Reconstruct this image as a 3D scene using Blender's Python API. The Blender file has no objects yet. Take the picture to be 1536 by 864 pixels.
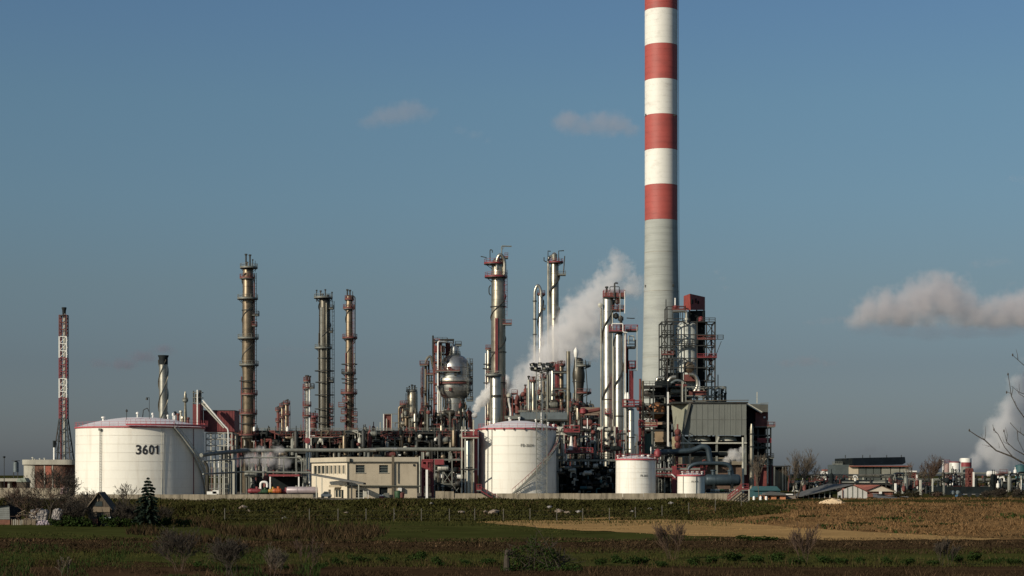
import bpy, bmesh, math, random
from mathutils import Vector, Matrix, noise as mnoise
R = math.radians
PI = math.pi
scene = bpy.context.scene
COL = scene.collection

# ---------------------------------------------------------------- camera, sky, sun, exposure
F = 2850.0          # focal length in pixels of the 1536 px wide frame
HOR = 712.0         # row of the horizon
CAMZ = 5.0
cam_data = bpy.data.cameras.new("camera")
cam = bpy.data.objects.new("camera", cam_data)
COL.objects.link(cam)
cam.location = (0, 0, CAMZ)
cam.rotation_euler = (R(90), 0, 0)
cam_data.sensor_width = 36.0
cam_data.lens = 36.0 * F / 1536.0
cam_data.shift_y = (HOR - 432.0) / 1536.0
cam_data.clip_start = 0.5
cam_data.clip_end = 60000
scene.camera = cam

SUN_EL = 24.0
SUN_AZ = 229.0      # clockwise from +Y (the view direction): behind the camera to the left
world = bpy.data.worlds.new("World")
scene.world = world
world.use_nodes = True
nt = world.node_tree
nt.nodes.clear()
sky = nt.nodes.new("ShaderNodeTexSky")
sky.sky_type = 'NISHITA'
sky.sun_disc = False
sky.sun_elevation = R(SUN_EL)
sky.sun_rotation = R(SUN_AZ)
sky.air_density = 1.0
sky.dust_density = 1.2
sky.ozone_density = 1.6
# the lower air carries a grey-mauve winter haze layer: grade the sky colour by elevation only
tc = nt.nodes.new("ShaderNodeTexCoord")
sep = nt.nodes.new("ShaderNodeSeparateXYZ")
nt.links.new(tc.outputs["Generated"], sep.inputs[0])
ramp = nt.nodes.new("ShaderNodeValToRGB")
er = ramp.color_ramp
SKY = [(0.0, (0.5, 0.565, 0.8)), (0.015, (0.49, 0.56, 0.79)), (0.03, (0.455, 0.525, 0.725)), (0.057, (0.425, 0.475, 0.615)), (0.098, (0.5, 0.555, 0.62)), (0.143, (0.56, 0.665, 0.715)), (0.193, (0.595, 0.735, 0.775)), (0.236, (0.585, 0.735, 0.83)), (1.0, (0.585, 0.735, 0.83))]
er.elements[0].position = 0.0; er.elements[0].color = (*SKY[0][1], 1)
er.elements[1].position = 1.0; er.elements[1].color = (*SKY[-1][1], 1)
for p, c in SKY[1:-1]:
    e = er.elements.new(p); e.color = (*c, 1)
mx = nt.nodes.new("ShaderNodeMix"); mx.data_type = 'RGBA'; mx.blend_type = 'MULTIPLY'
mx.inputs["Factor"].default_value = 1.0
nt.links.new(sep.outputs["Z"], ramp.inputs["Fac"])
nt.links.new(sky.outputs[0], mx.inputs[6])
nt.links.new(ramp.outputs["Color"], mx.inputs[7])
bg = nt.nodes.new("ShaderNodeBackground")
bg.inputs["Strength"].default_value = 0.085
nt.links.new(mx.outputs[2], bg.inputs["Color"])
wo = nt.nodes.new("ShaderNodeOutputWorld")
nt.links.new(bg.outputs[0], wo.inputs["Surface"])

sl = bpy.data.lights.new("sun", 'SUN')
sl.energy = 4.2
sl.angle = R(0.5)
sl.color = (1.0, 0.90, 0.74)
sun = bpy.data.objects.new("sun", sl)
COL.objects.link(sun)
_a, _e = R(SUN_AZ), R(SUN_EL)
SUNV = Vector((math.sin(_a) * math.cos(_e), math.cos(_a) * math.cos(_e), math.sin(_e)))
sun.rotation_euler = SUNV.to_track_quat('Z', 'Y').to_euler()
sun.location = (-200, -200, 200)

scene.render.engine = 'CYCLES'
scene.view_settings.view_transform = 'Standard'
scene.view_settings.look = 'None'
scene.view_settings.exposure = 0.0
scene.view_settings.gamma = 1.0
scene.cycles.use_denoising = True
scene.cycles.max_bounces = 7
scene.cycles.diffuse_bounces = 2
scene.cycles.glossy_bounces = 3
scene.cycles.transparent_max_bounces = 16
scene.cycles.volume_bounces = 5
scene.cycles.volume_step_rate = 0.2
scene.cycles.volume_max_steps = 192

# ---------------------------------------------------------------- helpers
def X(px, Y): return (px - 768.0) * Y / F
def Z(py, Y): return CAMZ + (HOR - py) * Y / F
def Q(px, py, Y): return Vector((X(px, Y), Y, Z(py, Y)))
def W(w, Y): return w * Y / F

class MB:
    """collects shapes (world coordinates) and links them as ONE mesh object"""
    def __init__(s): s.v = []; s.f = []; s.sm = []
    def add(s, vs, fs, smooth=False):
        b = len(s.v); s.v += [tuple(a) for a in vs]
        s.f += [tuple(i + b for i in f) for f in fs]; s.sm += [smooth] * len(fs); return s
    def box(s, c, d, rz=0.0, rot=None):
        c = Vector(c); hx, hy, hz = d[0] / 2, d[1] / 2, d[2] / 2
        m = rot if rot else Matrix.Rotation(rz, 3, 'Z')
        vs = [c + m @ Vector((x * hx, y * hy, z * hz)) for z in (-1, 1) for y in (-1, 1) for x in (-1, 1)]
        return s.add(vs, [(0, 2, 3, 1), (4, 5, 7, 6), (0, 1, 5, 4), (2, 6, 7, 3), (0, 4, 6, 2), (1, 3, 7, 5)])
    def bb(s, a, b):
        return s.box([(a[i] + b[i]) / 2 for i in range(3)], [abs(b[i] - a[i]) for i in range(3)])
    def tube(s, pts, r, n=6, smooth=True, cap=True):
        pts = [Vector(p) for p in pts]; rs = r if isinstance(r, (list, tuple)) else [r] * len(pts)
        rings = []; prev = None
        for i, p in enumerate(pts):
            if i == 0: d = pts[1] - p
            elif i == len(pts) - 1: d = p - pts[-2]
            else: d = (pts[i + 1] - p).normalized() + (p - pts[i - 1]).normalized()
            if d.length < 1e-9: d = Vector((0, 0, 1))
            d.normalize()
            if prev is None:
                u = Vector((0, 0, 1)) if abs(d.z) < 0.9 else Vector((0, 1, 0))
                u = (u - d * u.dot(d)).normalized()
            else:
                u = prev - d * prev.dot(d)
                u = u.normalized() if u.length > 1e-6 else d.orthogonal().normalized()
            prev = u; w = d.cross(u)
            rings.append([p + (u * math.cos(2 * PI * k / n + PI / n) + w * math.sin(2 * PI * k / n + PI / n)) * rs[i] for k in range(n)])
        vs = [v for rg in rings for v in rg]
        fs = [(i * n + k, i * n + (k + 1) % n, (i + 1) * n + (k + 1) % n, (i + 1) * n + k) for i in range(len(pts) - 1) for k in range(n)]
        if cap: fs += [tuple(range(n - 1, -1, -1)), tuple((len(pts) - 1) * n + k for k in range(n))]
        return s.add(vs, fs, smooth and n > 4)
    def bar(s, a, b, w):
        return s.tube([a, b], w * 0.7071, 4, False)
    def bent(s, pts, r, n=10, br=None, k=4):
        """a pipe through pts with rounded elbows"""
        pts = [Vector(p) for p in pts]; out = [pts[0]]; br = br or r * 2.2
        for i in range(1, len(pts) - 1):
            a = pts[i - 1] - pts[i]; b = pts[i + 1] - pts[i]
            t = min(br, a.length * .49, b.length * .49); a.normalize(); b.normalize()
            p0 = pts[i] + a * t; p2 = pts[i] + b * t
            for j in range(k + 1):
                u = j / k; out.append(p0 * (1 - u) ** 2 + pts[i] * 2 * u * (1 - u) + p2 * u * u)
        out.append(pts[-1]); return s.tube(out, r, n)
    def lathe(s, prof, c, n=32, smooth=True, cap=True, a0=0.0, a1=2 * PI, axis=None):
        c = Vector(c); full = abs(a1 - a0 - 2 * PI) < 1e-6; m = n if full else n + 1
        vs = []
        for r, z in prof:
            for k in range(m):
                a = a0 + (a1 - a0) * k / n
                p = Vector((r * math.cos(a), r * math.sin(a), z))
                if axis is not None: p = axis @ p
                vs.append(c + p)
        fs = []
        for i in range(len(prof) - 1):
            for k in range(n):
                k2 = (k + 1) % m
                fs.append((i * m + k, i * m + k2, (i + 1) * m + k2, (i + 1) * m + k))
        if cap and full:
            if prof[0][0] > 1e-4: fs.append(tuple(range(m - 1, -1, -1)))
            if prof[-1][0] > 1e-4: fs.append(tuple((len(prof) - 1) * m + k for k in range(m)))
        return s.add(vs, fs, smooth)
    def prism(s, poly, a, b):
        """poly: list of (u, v) in the XZ plane, extruded from y=a to y=b"""
        n = len(poly)
        vs = [(p[0], a, p[1]) for p in poly] + [(p[0], b, p[1]) for p in poly]
        fs = [tuple(range(n)), tuple(range(2 * n - 1, n - 1, -1))] + [(i, i + n, (i + 1) % n + n, (i + 1) % n) for i in range(n)]
        return s.add(vs, fs)
    def build(s, name, mat, parent=None, kind=None):
        me = bpy.data.meshes.new(name)
        base = wloc(parent) if parent is not None else Vector((0, 0, 0))
        me.from_pydata([(v[0] - base.x, v[1] - base.y, v[2] - base.z) for v in s.v], [], s.f)
        me.polygons.foreach_set("use_smooth", s.sm)
        if any(s.sm): me.set_sharp_from_angle(angle=R(38))
        me.materials.append(mat)
        o = bpy.data.objects.new(name, me); COL.objects.link(o)
        if parent is not None: o.parent = parent
        if kind: o["kind"] = kind
        return o

_loc = {}
def wloc(o):
    if o.name in _loc: return _loc[o.name]
    l = Vector(o.location)
    if o.parent is not None: l = l + wloc(o.parent)
    return l
def thing(name, label, cat, loc, group=None):
    o = bpy.data.objects.new(name, None); COL.objects.link(o)
    o.empty_display_size = 1.0
    o.location = loc; o["label"] = label; o["category"] = cat
    if group: o["group"] = group
    return o
def tag(o, label, cat, group=None):
    o["label"] = label; o["category"] = cat
    if group: o["group"] = group
    return o
def recenter(o, loc):
    """put the origin of a top-level mesh at loc"""
    loc = Vector(loc); o.data.transform(Matrix.Translation(-loc)); o.location = loc; return o
def dup_tree(o, loc=None, parent=None, rz=None):
    c = o.copy(); COL.objects.link(c)
    if parent is not None: c.parent = parent
    if loc is not None: c.location = loc
    if rz is not None: c.rotation_euler = (0, 0, rz)
    for ch in o.children: dup_tree(ch, None, c)
    return c

# ---------------------------------------------------------------- materials
def mat(name, col, rough=0.7, metal=0.0, var=0.18, scale=0.6, streak=None, samt=0.5, sscale=(1.2, 1.2, 0.06), bump=0.0, bscale=3.0, spots=None, pos=False, spec=0.5, thr=(0.5, 0.72), col2=None):
    m = bpy.data.materials.new(name); m.use_nodes = True
    t = m.node_tree; N = t.nodes; L = t.links
    b = N["Principled BSDF"]
    b.inputs["Roughness"].default_value = rough; b.inputs["Metallic"].default_value = metal
    b.inputs["Specular IOR Level"].default_value = spec
    if pos:
        g = N.new("ShaderNodeNewGeometry"); vec = g.outputs["Position"]
    else:
        g = N.new("ShaderNodeTexCoord"); vec = g.outputs["Object"]
    n1 = N.new("ShaderNodeTexNoise"); n1.inputs["Scale"].default_value = scale; n1.inputs["Detail"].default_value = 6; n1.inputs["Roughness"].default_value = 0.65
    L.new(vec, n1.inputs["Vector"])
    r1 = N.new("ShaderNodeValToRGB"); r1.color_ramp.elements[0].position = .3; r1.color_ramp.elements[1].position = .7
    c2 = col2 if col2 else [min(1, c * (1 + var)) for c in col]
    r1.color_ramp.elements[0].color = (*[c * (1 - var) for c in col], 1); r1.color_ramp.elements[1].color = (*c2, 1)
    L.new(n1.outputs["Fac"], r1.inputs["Fac"]); out = r1.outputs["Color"]
    if streak:
        mp = N.new("ShaderNodeMapping"); mp.inputs["Scale"].default_value = sscale
        L.new(vec, mp.inputs["Vector"])
        n2 = N.new("ShaderNodeTexNoise"); n2.inputs["Scale"].default_value = 1.0; n2.inputs["Detail"].default_value = 7; n2.inputs["Roughness"].default_value = 0.7
        L.new(mp.outputs[0], n2.inputs["Vector"])
        r2 = N.new("ShaderNodeMapRange"); r2.inputs["From Min"].default_value = thr[0]; r2.inputs["From Max"].default_value = thr[1]; r2.inputs["To Max"].default_value = samt
        L.new(n2.outputs["Fac"], r2.inputs["Value"])
        x = N.new("ShaderNodeMix"); x.data_type = 'RGBA'; L.new(r2.outputs[0], x.inputs["Factor"]); L.new(out, x.inputs[6]); x.inputs[7].default_value = (*streak, 1); out = x.outputs[2]
    if spots:
        n3 = N.new("ShaderNodeTexNoise"); n3.inputs["Scale"].default_value = scale * 3.1; n3.inputs["Detail"].default_value = 8; n3.inputs["Roughness"].default_value = .75
        L.new(vec, n3.inputs["Vector"])
        r3 = N.new("ShaderNodeMapRange"); r3.inputs["From Min"].default_value = .56; r3.inputs["From Max"].default_value = .68
        L.new(n3.outputs["Fac"], r3.inputs["Value"])
        x = N.new("ShaderNodeMix"); x.data_type = 'RGBA'; L.new(r3.outputs[0], x.inputs["Factor"]); L.new(out, x.inputs[6]); x.inputs[7].default_value = (*spots, 1); out = x.outputs[2]
    L.new(out, b.inputs["Base Color"])
    if metal > 0.3:
        mr = N.new("ShaderNodeMapRange"); mr.inputs["To Min"].default_value = rough - .1; mr.inputs["To Max"].default_value = rough + .15
        L.new(n1.outputs["Fac"], mr.inputs["Value"]); L.new(mr.outputs[0], b.inputs["Roughness"])
    if bump:
        n4 = N.new("ShaderNodeTexNoise"); n4.inputs["Scale"].default_value = bscale; n4.inputs["Detail"].default_value = 5
        L.new(vec, n4.inputs["Vector"])
        bm = N.new("ShaderNodeBump"); bm.inputs["Strength"].default_value = bump; bm.inputs["Distance"].default_value = 0.1
        L.new(n4.outputs["Fac"], bm.inputs["Height"]); L.new(bm.outputs[0], b.inputs["Normal"])
    return m

alu = mat("aluminium_cladding", (0.29, 0.265, 0.205), .36, .75, .3, .5, (0.10, 0.07, 0.045), .8, (1.5, 1.5, .1))
alu_brown = mat("tarnished_cladding", (0.19, 0.15, 0.10), .42, .65, .3, .6, (0.07, 0.04, 0.025), .8, (1.2, 1.2, .12))
alu_dark = mat("dark_cladding", (0.075, 0.068, 0.052), .42, .6, .25, .6, (0.04, 0.035, 0.025), .7, (1.2, 1.2, .12))
alu_bright = mat("bright_cladding", (0.40, 0.385, 0.33), .34, .78, .2, .5, (0.14, 0.11, 0.07), .7, (1.5, 1.5, .1))
steel_dark = mat("dark_steel", (0.028, 0.031, 0.028), .6, .2, .4, .7, (0.09, 0.045, 0.03), .5)
steel_grey = mat("grey_painted_steel", (0.17, 0.175, 0.15), .55, .1, .25, .6, (0.10, 0.08, 0.06), .5)
steel_light = mat("light_painted_steel", (0.44, 0.43, 0.36), .5, .1, .15, .6, (0.2, 0.16, 0.12), .4)
black = mat("sooty_black", (0.02, 0.024, 0.025), .8, 0, .4, .8, spec=.15)
deep = mat("dark_paint_and_shade", (0.012, 0.016, 0.017), .9, 0, .5, .5, (0.04, 0.035, 0.025), .5, spec=.1)  # near-black: dark equipment, and shade painted in under decks and racks
rim_red = mat("rim_red_paint", (0.40, 0.075, 0.085), .6, 0, .2, .8)
red = mat("red_paint", (0.20, 0.030, 0.034), .55, 0, .3, .8, (0.12, 0.03, 0.03), .5)
red_dark = mat("dark_red_cladding", (0.14, 0.022, 0.022), .6, 0, .25, .5, (0.06, 0.015, 0.015), .5)
red_rust = mat("rust_red_paint", (0.14, 0.038, 0.030), .7, 0, .35, .8, (0.07, 0.03, 0.02), .6)
tankwhite = mat("white_tank_paint", (0.78, 0.75, 0.66), .5, 0, .05, .12, (0.50, 0.43, 0.33), .6, (.6, .6, .05), thr=(.5, .78), spots=(0.74, 0.70, 0.60))
tankwhite2 = mat("weathered_white_tank_paint", (0.80, 0.78, 0.71), .5, 0, .05, .3, (0.50, 0.37, 0.22), .65, (1.1, 1.1, .04), spots=(0.72, 0.68, 0.58))
roofwhite = mat("tank_roof_paint", (0.66, 0.62, 0.62), .6, 0, .1, .4, (0.3, 0.25, 0.25), .3, (.4, .4, .4))
white = mat("white_paint", (0.78, 0.76, 0.70), .5, 0, .08, .5, (0.4, 0.36, 0.3), .3)
chim_white = mat("chimney_white_paint", (0.74, 0.72, 0.65), .6, 0, .05, .15, (0.46, 0.42, 0.36), .55, (.22, .22, .5), thr=(.52, .7))
chim_red = mat("chimney_red_paint", (0.38, 0.075, 0.06), .6, 0, .12, .15, (0.25, 0.06, 0.05), .7, (.15, .15, .4))
chim_conc = mat("chimney_concrete", (0.35, 0.365, 0.335), .75, 0, .08, .1, (0.24, 0.25, 0.225), .8, (.06, .06, .9))
concrete = mat("stained_concrete", (0.29, 0.245, 0.175), .85, 0, .2, .5, (0.09, 0.075, 0.05), .85, (1.2, 1.2, .18), thr=(.46, .66))
conc_plain = mat("plain_concrete", (0.36, 0.34, 0.28), .85, 0, .15, .4, (0.18, 0.16, 0.13), .5)
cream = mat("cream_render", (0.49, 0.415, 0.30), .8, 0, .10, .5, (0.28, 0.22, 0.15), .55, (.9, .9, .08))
cream_light = mat("pale_sunlit_cream_render", (0.62, 0.54, 0.41), .8, 0, .06, .3)
glass = mat("dark_window_glass", (0.035, 0.045, 0.045), .15, 0, .3, .5)
brick_wall = mat("brick_red", (0.12, 0.055, 0.035), .85, 0, .35, 1.2, (0.22, 0.15, 0.10), .4)
brick_orange = mat("brick_orange", (0.46, 0.19, 0.09), .85, 0, .2, 1.5)
blue_pipe = mat("slate_blue_cladding", (0.038, 0.058, 0.070), .45, .35, .25, .5, (0.03, 0.035, 0.04), .5)
blue_grey = mat("blue_grey_cladding", (0.13, 0.155, 0.16), .55, .2, .2, .5, (0.06, 0.065, 0.06), .5)
corr = mat("grey_sheet_cladding", (0.15, 0.158, 0.14), .65, .1, .14, .25, (0.085, 0.09, 0.075), .7, (1.5, 1.5, .05))
corr_dark = mat("dark_sheet_cladding", (0.09, 0.09, 0.075), .65, .1, .2, .3)
roofgrey = mat("grey_roof_sheet", (0.085, 0.085, 0.08), .8, 0, .25, .5)
tile_red = mat("red_tile_roof", (0.20, 0.065, 0.045), .85, 0, .25, 1.0)
teal = mat("teal_paint", (0.03, 0.09, 0.10), .6, 0, .2, .5)
green = mat("green_paint", (0.02, 0.06, 0.02), .6, 0, .2, .8)
orange = mat("orange_paint", (0.38, 0.085, 0.02), .5, 0, .15, .8)
yellow = mat("yellow_paint", (0.38, 0.22, 0.03), .5, 0, .15, .8)
ink = mat("black_lettering", (0.02, 0.02, 0.022), .6, 0, .1, 1)
faded_ink = mat("faded_lettering", (0.22, 0.21, 0.18), .6, 0, .2, 1)
bark = mat("grey_bark", (0.10, 0.078, 0.055), .9, 0, .3, 2)
bark_dark = mat("dark_bark", (0.042, 0.032, 0.022), .9, 0, .3, 2)
bark_red = mat("reddish_twigs", (0.07, 0.042, 0.026), .9, 0, .3, 2)
spruce = mat("spruce_needles", (0.018, 0.032, 0.02), .8, 0, .4, 1.5, spec=.2)
leaf = mat("dark_green_leaves", (0.022, 0.038, 0.009), .8, 0, .5, .8, spec=0.05, pos=True)
weed = mat("weeds", (0.042, 0.041, 0.013), .9, 0, .5, .25, spec=0.0, pos=True, spots=(0.065, 0.045, 0.024))
grass_green = mat("short_green_grass", (0.045, 0.050, 0.014), .95, 0, .35, .12, spec=0.0, pos=True, spots=(0.055, 0.050, 0.018), streak=(0.07, 0.055, 0.022), samt=.6, sscale=(.02, .12, .1))
grass_dry = mat("dry_grass", (0.18, 0.105, 0.045), .95, 0, .35, .15, spec=0.0, pos=True, spots=(0.12, 0.10, 0.04))
grass_straw = mat("straw_stubble", (0.33, 0.205, 0.085), .95, 0, .15, .15, spec=0.0, pos=True, streak=(0.20, 0.125, 0.055), samt=.7, sscale=(.03, .3, .1))
soil = mat("brown_soil", (0.050, 0.030, 0.016), .95, 0, .4, .2, spec=0.0, pos=True, spots=(0.028, 0.028, 0.010))
yard = mat("yard_gravel", (0.16, 0.14, 0.11), .95, 0, .2, .3, spec=0.0, pos=True)
cloudy_white = mat("pale_rubbish", (0.26, 0.235, 0.215), .8, 0, .2, 1)
rubble = mat("rubble", (0.22, 0.17, 0.13), .9, 0, .25, 1)
hay = mat("pale_sand", (0.62, 0.46, 0.28), .9, 0, .2, 1)
pinkish = mat("dusty_pink_grey_paint", (0.36, 0.30, 0.31), .45, .3, .2, .6)
# ---------------------------------------------------------------- terrain
def sst(a, b, x):
    t = max(0.0, min(1.0, (x - a) / (b - a))); return t * t * (3 - 2 * t)
def gh(x, y):
    left = -3.0 + 3.0 * sst(328, 353, y)
    right = -3.0 + 2.25 * sst(230, 386, y) + 0.75 * sst(388, 401, y)
    t = sst(32, 52, x)
    h = left * (1 - t) + right * t
    n = mnoise.noise(Vector((x * .06, y * .06, 0))) * .14 + mnoise.noise(Vector((x * .25, y * .25, 3))) * .05
    return h + n * (1 - sst(353, 366, y)) * (1 if y > 60 else .3)
def ray_ground(px, py):
    """distance at which the line of sight through (px, py) meets the terrain"""
    y = 60.0
    while y < 1500:
        if Z(py, y) <= gh(X(px, y), y): return y
        y += .5
    return y
def grid(name, xs, ys, m, dz=0.0, kind="structure", inside=None):
    vs = [(x, y, gh(x, y) + dz) for y in ys for x in xs]; n = len(xs)
    fs = [(j * n + i, j * n + i + 1, (j + 1) * n + i + 1, (j + 1) * n + i) for j in range(len(ys) - 1) for i in range(n - 1)]
    b = MB(); b.add(vs, fs, True); o = b.build(name, m); o["kind"] = kind; return o
def spread(stops):
    out = []
    for (a, b, st) in stops:
        v = a
        while v < b - 1e-6: out.append(v); v += st
    out.append(stops[-1][1]); return out
grid("ground", spread([(-9000, -600, 1400), (-600, -150, 50), (-150, 150, 2.5), (150, 600, 50), (600, 9000, 1400)]),
     spread([(-300, 60, 60), (60, 100, 5), (100, 380, 2.5), (380, 600, 20), (600, 12000, 1200)]), weed)
def patch(name, upper, lower, m, dz, nu=120, nv=10):
    """a field: sheet between two boundary lines given where they are seen, laid on the terrain"""
    def line(L, px):
        for (a, b) in zip(L, L[1:]):
            if px <= b[0]: return a[1] + (b[1] - a[1]) * (px - a[0]) / (b[0] - a[0])
        return L[-1][1]
    a0, a1 = upper[0][0], upper[-1][0]; vs = []
    for i in range(nu + 1):
        px = a0 + (a1 - a0) * i / nu
        jit = mnoise.noise(Vector((px * .035, 7.3, 0))) * 1.3 + mnoise.noise(Vector((px * .13, 2.3, 0))) * .7
        pu, pl = line(upper, px) + jit * .6, line(lower, px) + jit
        yu, yl = ray_ground(px, pu), ray_ground(px, max(pl, pu + .01))
        xu, xl = X(px, yu), X(px, yl)
        for j in range(nv + 1):
            t = j / nv; x = xu + (xl - xu) * t; y = yu + (yl - yu) * t
            vs.append((x, y, gh(x, y) + dz))
    n = nv + 1
    fs = [(i * n + j, i * n + j + 1, (i + 1) * n + j + 1, (i + 1) * n + j) for i in range(nu) for j in range(nv)]
    b = MB(); b.add(vs, fs, True); return b.build(name, m, kind="structure")
patch("plowed_strip", [(-40, 806), (500, 812), (800, 813), (1200, 811), (1580, 809)], [(-40, 900)] + [(1580, 900)], soil, .03, 100, 40)
patch("green_field", [(-40, 788), (260, 789), (420, 783), (560, 781), (720, 783), (860, 796), (1000, 802), (1100, 806)], [(-40, 807), (260, 812), (500, 812), (800, 814), (1000, 811), (1100, 808)], grass_green, .06, 120, 12)
patch("green_strip", [(-40, 822), (300, 830), (700, 828), (1580, 824)], [(-40, 838), (300, 846), (700, 850), (1580, 850)], grass_green, .06, 100, 8)
patch("dry_meadow", [(1030, 757), (1100, 753), (1580, 752)], [(1030, 781), (1100, 786), (1250, 800), (1400, 809), (1580, 811)], grass_dry, .06, 100, 30)
patch("stubble_field", [(715, 783.5), (840, 778), (950, 776), (1100, 785), (1200, 793), (1380, 803), (1500, 809)], [(715, 784.5), (840, 794), (1000, 803), (1200, 811), (1380, 811), (1500, 810)], grass_straw, .09, 120, 10)
yo = grid("plant_yard", spread([(-160, 33, 10)]), spread([(374, 900, 20)]), yard, .05)

def blades(name, region, n, h, w, m, seed, lean=.35, quad=False):
    """loose grass and weeds: region() gives a point, each blade is a small leaning leaf"""
    rng = random.Random(seed); vs = []; fs = []
    for i in range(n):
        p = region(rng)
        if p is None: continue
        x, y = p; z = gh(x, y); hh = h * rng.uniform(.5, 1.5) * (1 + 1.1 * mnoise.noise(Vector((x * .11, y * .11, 20))))
        a = rng.uniform(0, PI); l = rng.uniform(-lean, lean) * hh; l2 = rng.uniform(-lean, lean) * hh
        ww = w * rng.uniform(.6, 1.4); c, s = math.cos(a) * ww, math.sin(a) * ww
        b = len(vs)
        vs += [(x - c, y - s, z - .02), (x + c, y + s, z - .02), (x + l, y + l2, z + hh)]
        fs.append((b, b + 1, b + 2))
    b = MB(); b.add(vs, fs); return b.build(name, m, kind="stuff")
def seen(px0, px1, py0, py1, cond=None):
    """random ground point whose place in the view lies in a box (denser far away, where the view is compressed)"""
    def f(rng):
        px = rng.uniform(px0, px1); py = rng.uniform(py0, py1)
        if cond and not cond(px, py, rng): return None
        y = (CAMZ + 3) * F / (py - HOR); x = X(px, y); return x, y
    return f
def wbox(x0, x1, y0, y1, cond=None):
    def f(rng):
        x = rng.uniform(x0, x1); y = rng.uniform(y0, y1)
        if cond and not cond(x, y): return None
        return x, y
    return f
STUB = ([(715, 783.5), (840, 778), (950, 776), (1100, 785), (1200, 793), (1380, 803), (1500, 809)], [(715, 784.5), (840, 794), (1000, 803), (1200, 811), (1380, 811), (1500, 810)])
def on_stubble(x, y):
    py = HOR + F * (CAMZ - gh(x, y)) / y; px = 768 + F * x / y
    if not 715 < px < 1500: return False
    def li(L):
        for (a, b) in zip(L, L[1:]):
            if px <= b[0]: return a[1] + (b[1] - a[1]) * (px - a[0]) / (b[0] - a[0])
        return L[-1][1]
    return li(STUB[0]) - .3 < py < li(STUB[1]) + .5
def nz(x, y, s, o=0.0): return mnoise.noise(Vector((x * s, y * s, o)))
leaf_dry = mat("dry_weed_stems", (0.105, 0.066, 0.036), .95, 0, .5, .3, spec=0.0, pos=True)
leaf_brown = mat("brown_weed_stems", (0.040, 0.028, 0.015), .95, 0, .5, .3, spec=0.0, pos=True)
straw_blade = mat("straw_blades", (0.15, 0.088, 0.040), .95, 0, .3, .3, spec=0.0, pos=True)
blades("bank_weeds", wbox(-95, 48, 327, 358), 60000, .42, .20, weed, 1, lean=1.2)
blades("bank_dry_weeds", wbox(-95, 48, 327, 358, lambda x, y: nz(x, y, .12, 4) > .08), 7000, .5, .08, leaf_dry, 2, lean=.8)
blades("meadow_grass", wbox(30, 125, 245, 400, lambda x, y: x < y * .29 and not on_stubble(x, y)), 60000, .26, .12, straw_blade, 3, lean=1.2)
blades("meadow_green_tufts", wbox(30, 125, 235, 398, lambda x, y: nz(x, y * .6, .09, 9) > .24 and not on_stubble(x, y)), 14000, .4, .2, leaf, 4, lean=1.0)
blades("bare_weeds", seen(-20, 1560, 808, 832), 26000, .22, .09, leaf_brown, 5, lean=1.3)
blades("brown_scrub", seen(190, 620, 781, 816, lambda a, b, r: mnoise.noise(Vector((a * .012, b * .09, 1))) + (.25 - abs(a - 400) / 700) - abs(b - 797) / 50 > r.random() * .5 - .12), 20000, .75, .09, leaf_brown, 55, lean=.6)
blades("scrub_tips", seen(190, 620, 781, 816, lambda a, b, r: mnoise.noise(Vector((a * .012, b * .09, 1))) + (.15 - abs(a - 400) / 700) - abs(b - 797) / 50 > r.random() * .5 - .1), 3000, .95, .05, leaf_dry, 56, lean=.6)
blades("pale_weeds", seen(-20, 1560, 809, 820, lambda a, b, r: mnoise.noise(Vector((a * .02, b * .3, 0))) > .05), 6000, .22, .08, leaf_dry, 6, lean=1.3)
blades("near_weeds", seen(-20, 1560, 846, 885, lambda a, b, r: mnoise.noise(Vector((a * .02, b * .1, 2))) > -.25), 30000, .22, .04, leaf_brown, 7, lean=.9)
blades("near_dry_stems", seen(-20, 1560, 840, 885, lambda a, b, r: mnoise.noise(Vector((a * .015, b * .08, 8))) > .12), 5000, .5, .02, leaf_dry, 77, lean=.6)
blades("near_green_weeds", seen(-20, 480, 818, 885, lambda a, b, r: mnoise.noise(Vector((a * .02, b * .06, 5))) > 0), 16000, .34, .04, leaf, 8)
blades("strip_grass", seen(-20, 1560, 824, 852), 26000, .22, .05, weed, 9)
blades("field_edge_weeds", seen(-20, 1100, 782, 790, lambda a, b, r: b < 786 or r.random() < .3), 7000, .35, .09, weed, 10)

tus = mat("meadow_tussocks", (0.21, 0.125, 0.058), .95, 0, .4, .3, spec=0.0, pos=True)
blades("meadow_tussocks", wbox(30, 125, 245, 398, lambda x, y: nz(x, y * .5, .16, 30) > .18 and not on_stubble(x, y)), 14000, .55, .07, tus, 31, lean=.7)
blades("meadow_dark_weeds", wbox(30, 125, 240, 398, lambda x, y: nz(x, y * .5, .05, 40) > .12 and not on_stubble(x, y)), 12000, .35, .12, leaf_brown, 32, lean=1.0)
blades("stubble_stalks", wbox(-10, 90, 240, 345, lambda x, y: on_stubble(x, y) and nz(x, y, .1, 50) > -.15), 26000, .14, .05, grass_straw, 33, lean=.5)
blades("field_weeds", seen(-20, 1000, 784, 812, lambda a, b, r: mnoise.noise(Vector((a * .01, b * .12, 60))) > .1), 12000, .16, .10, weed, 34, lean=1.2)

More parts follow.
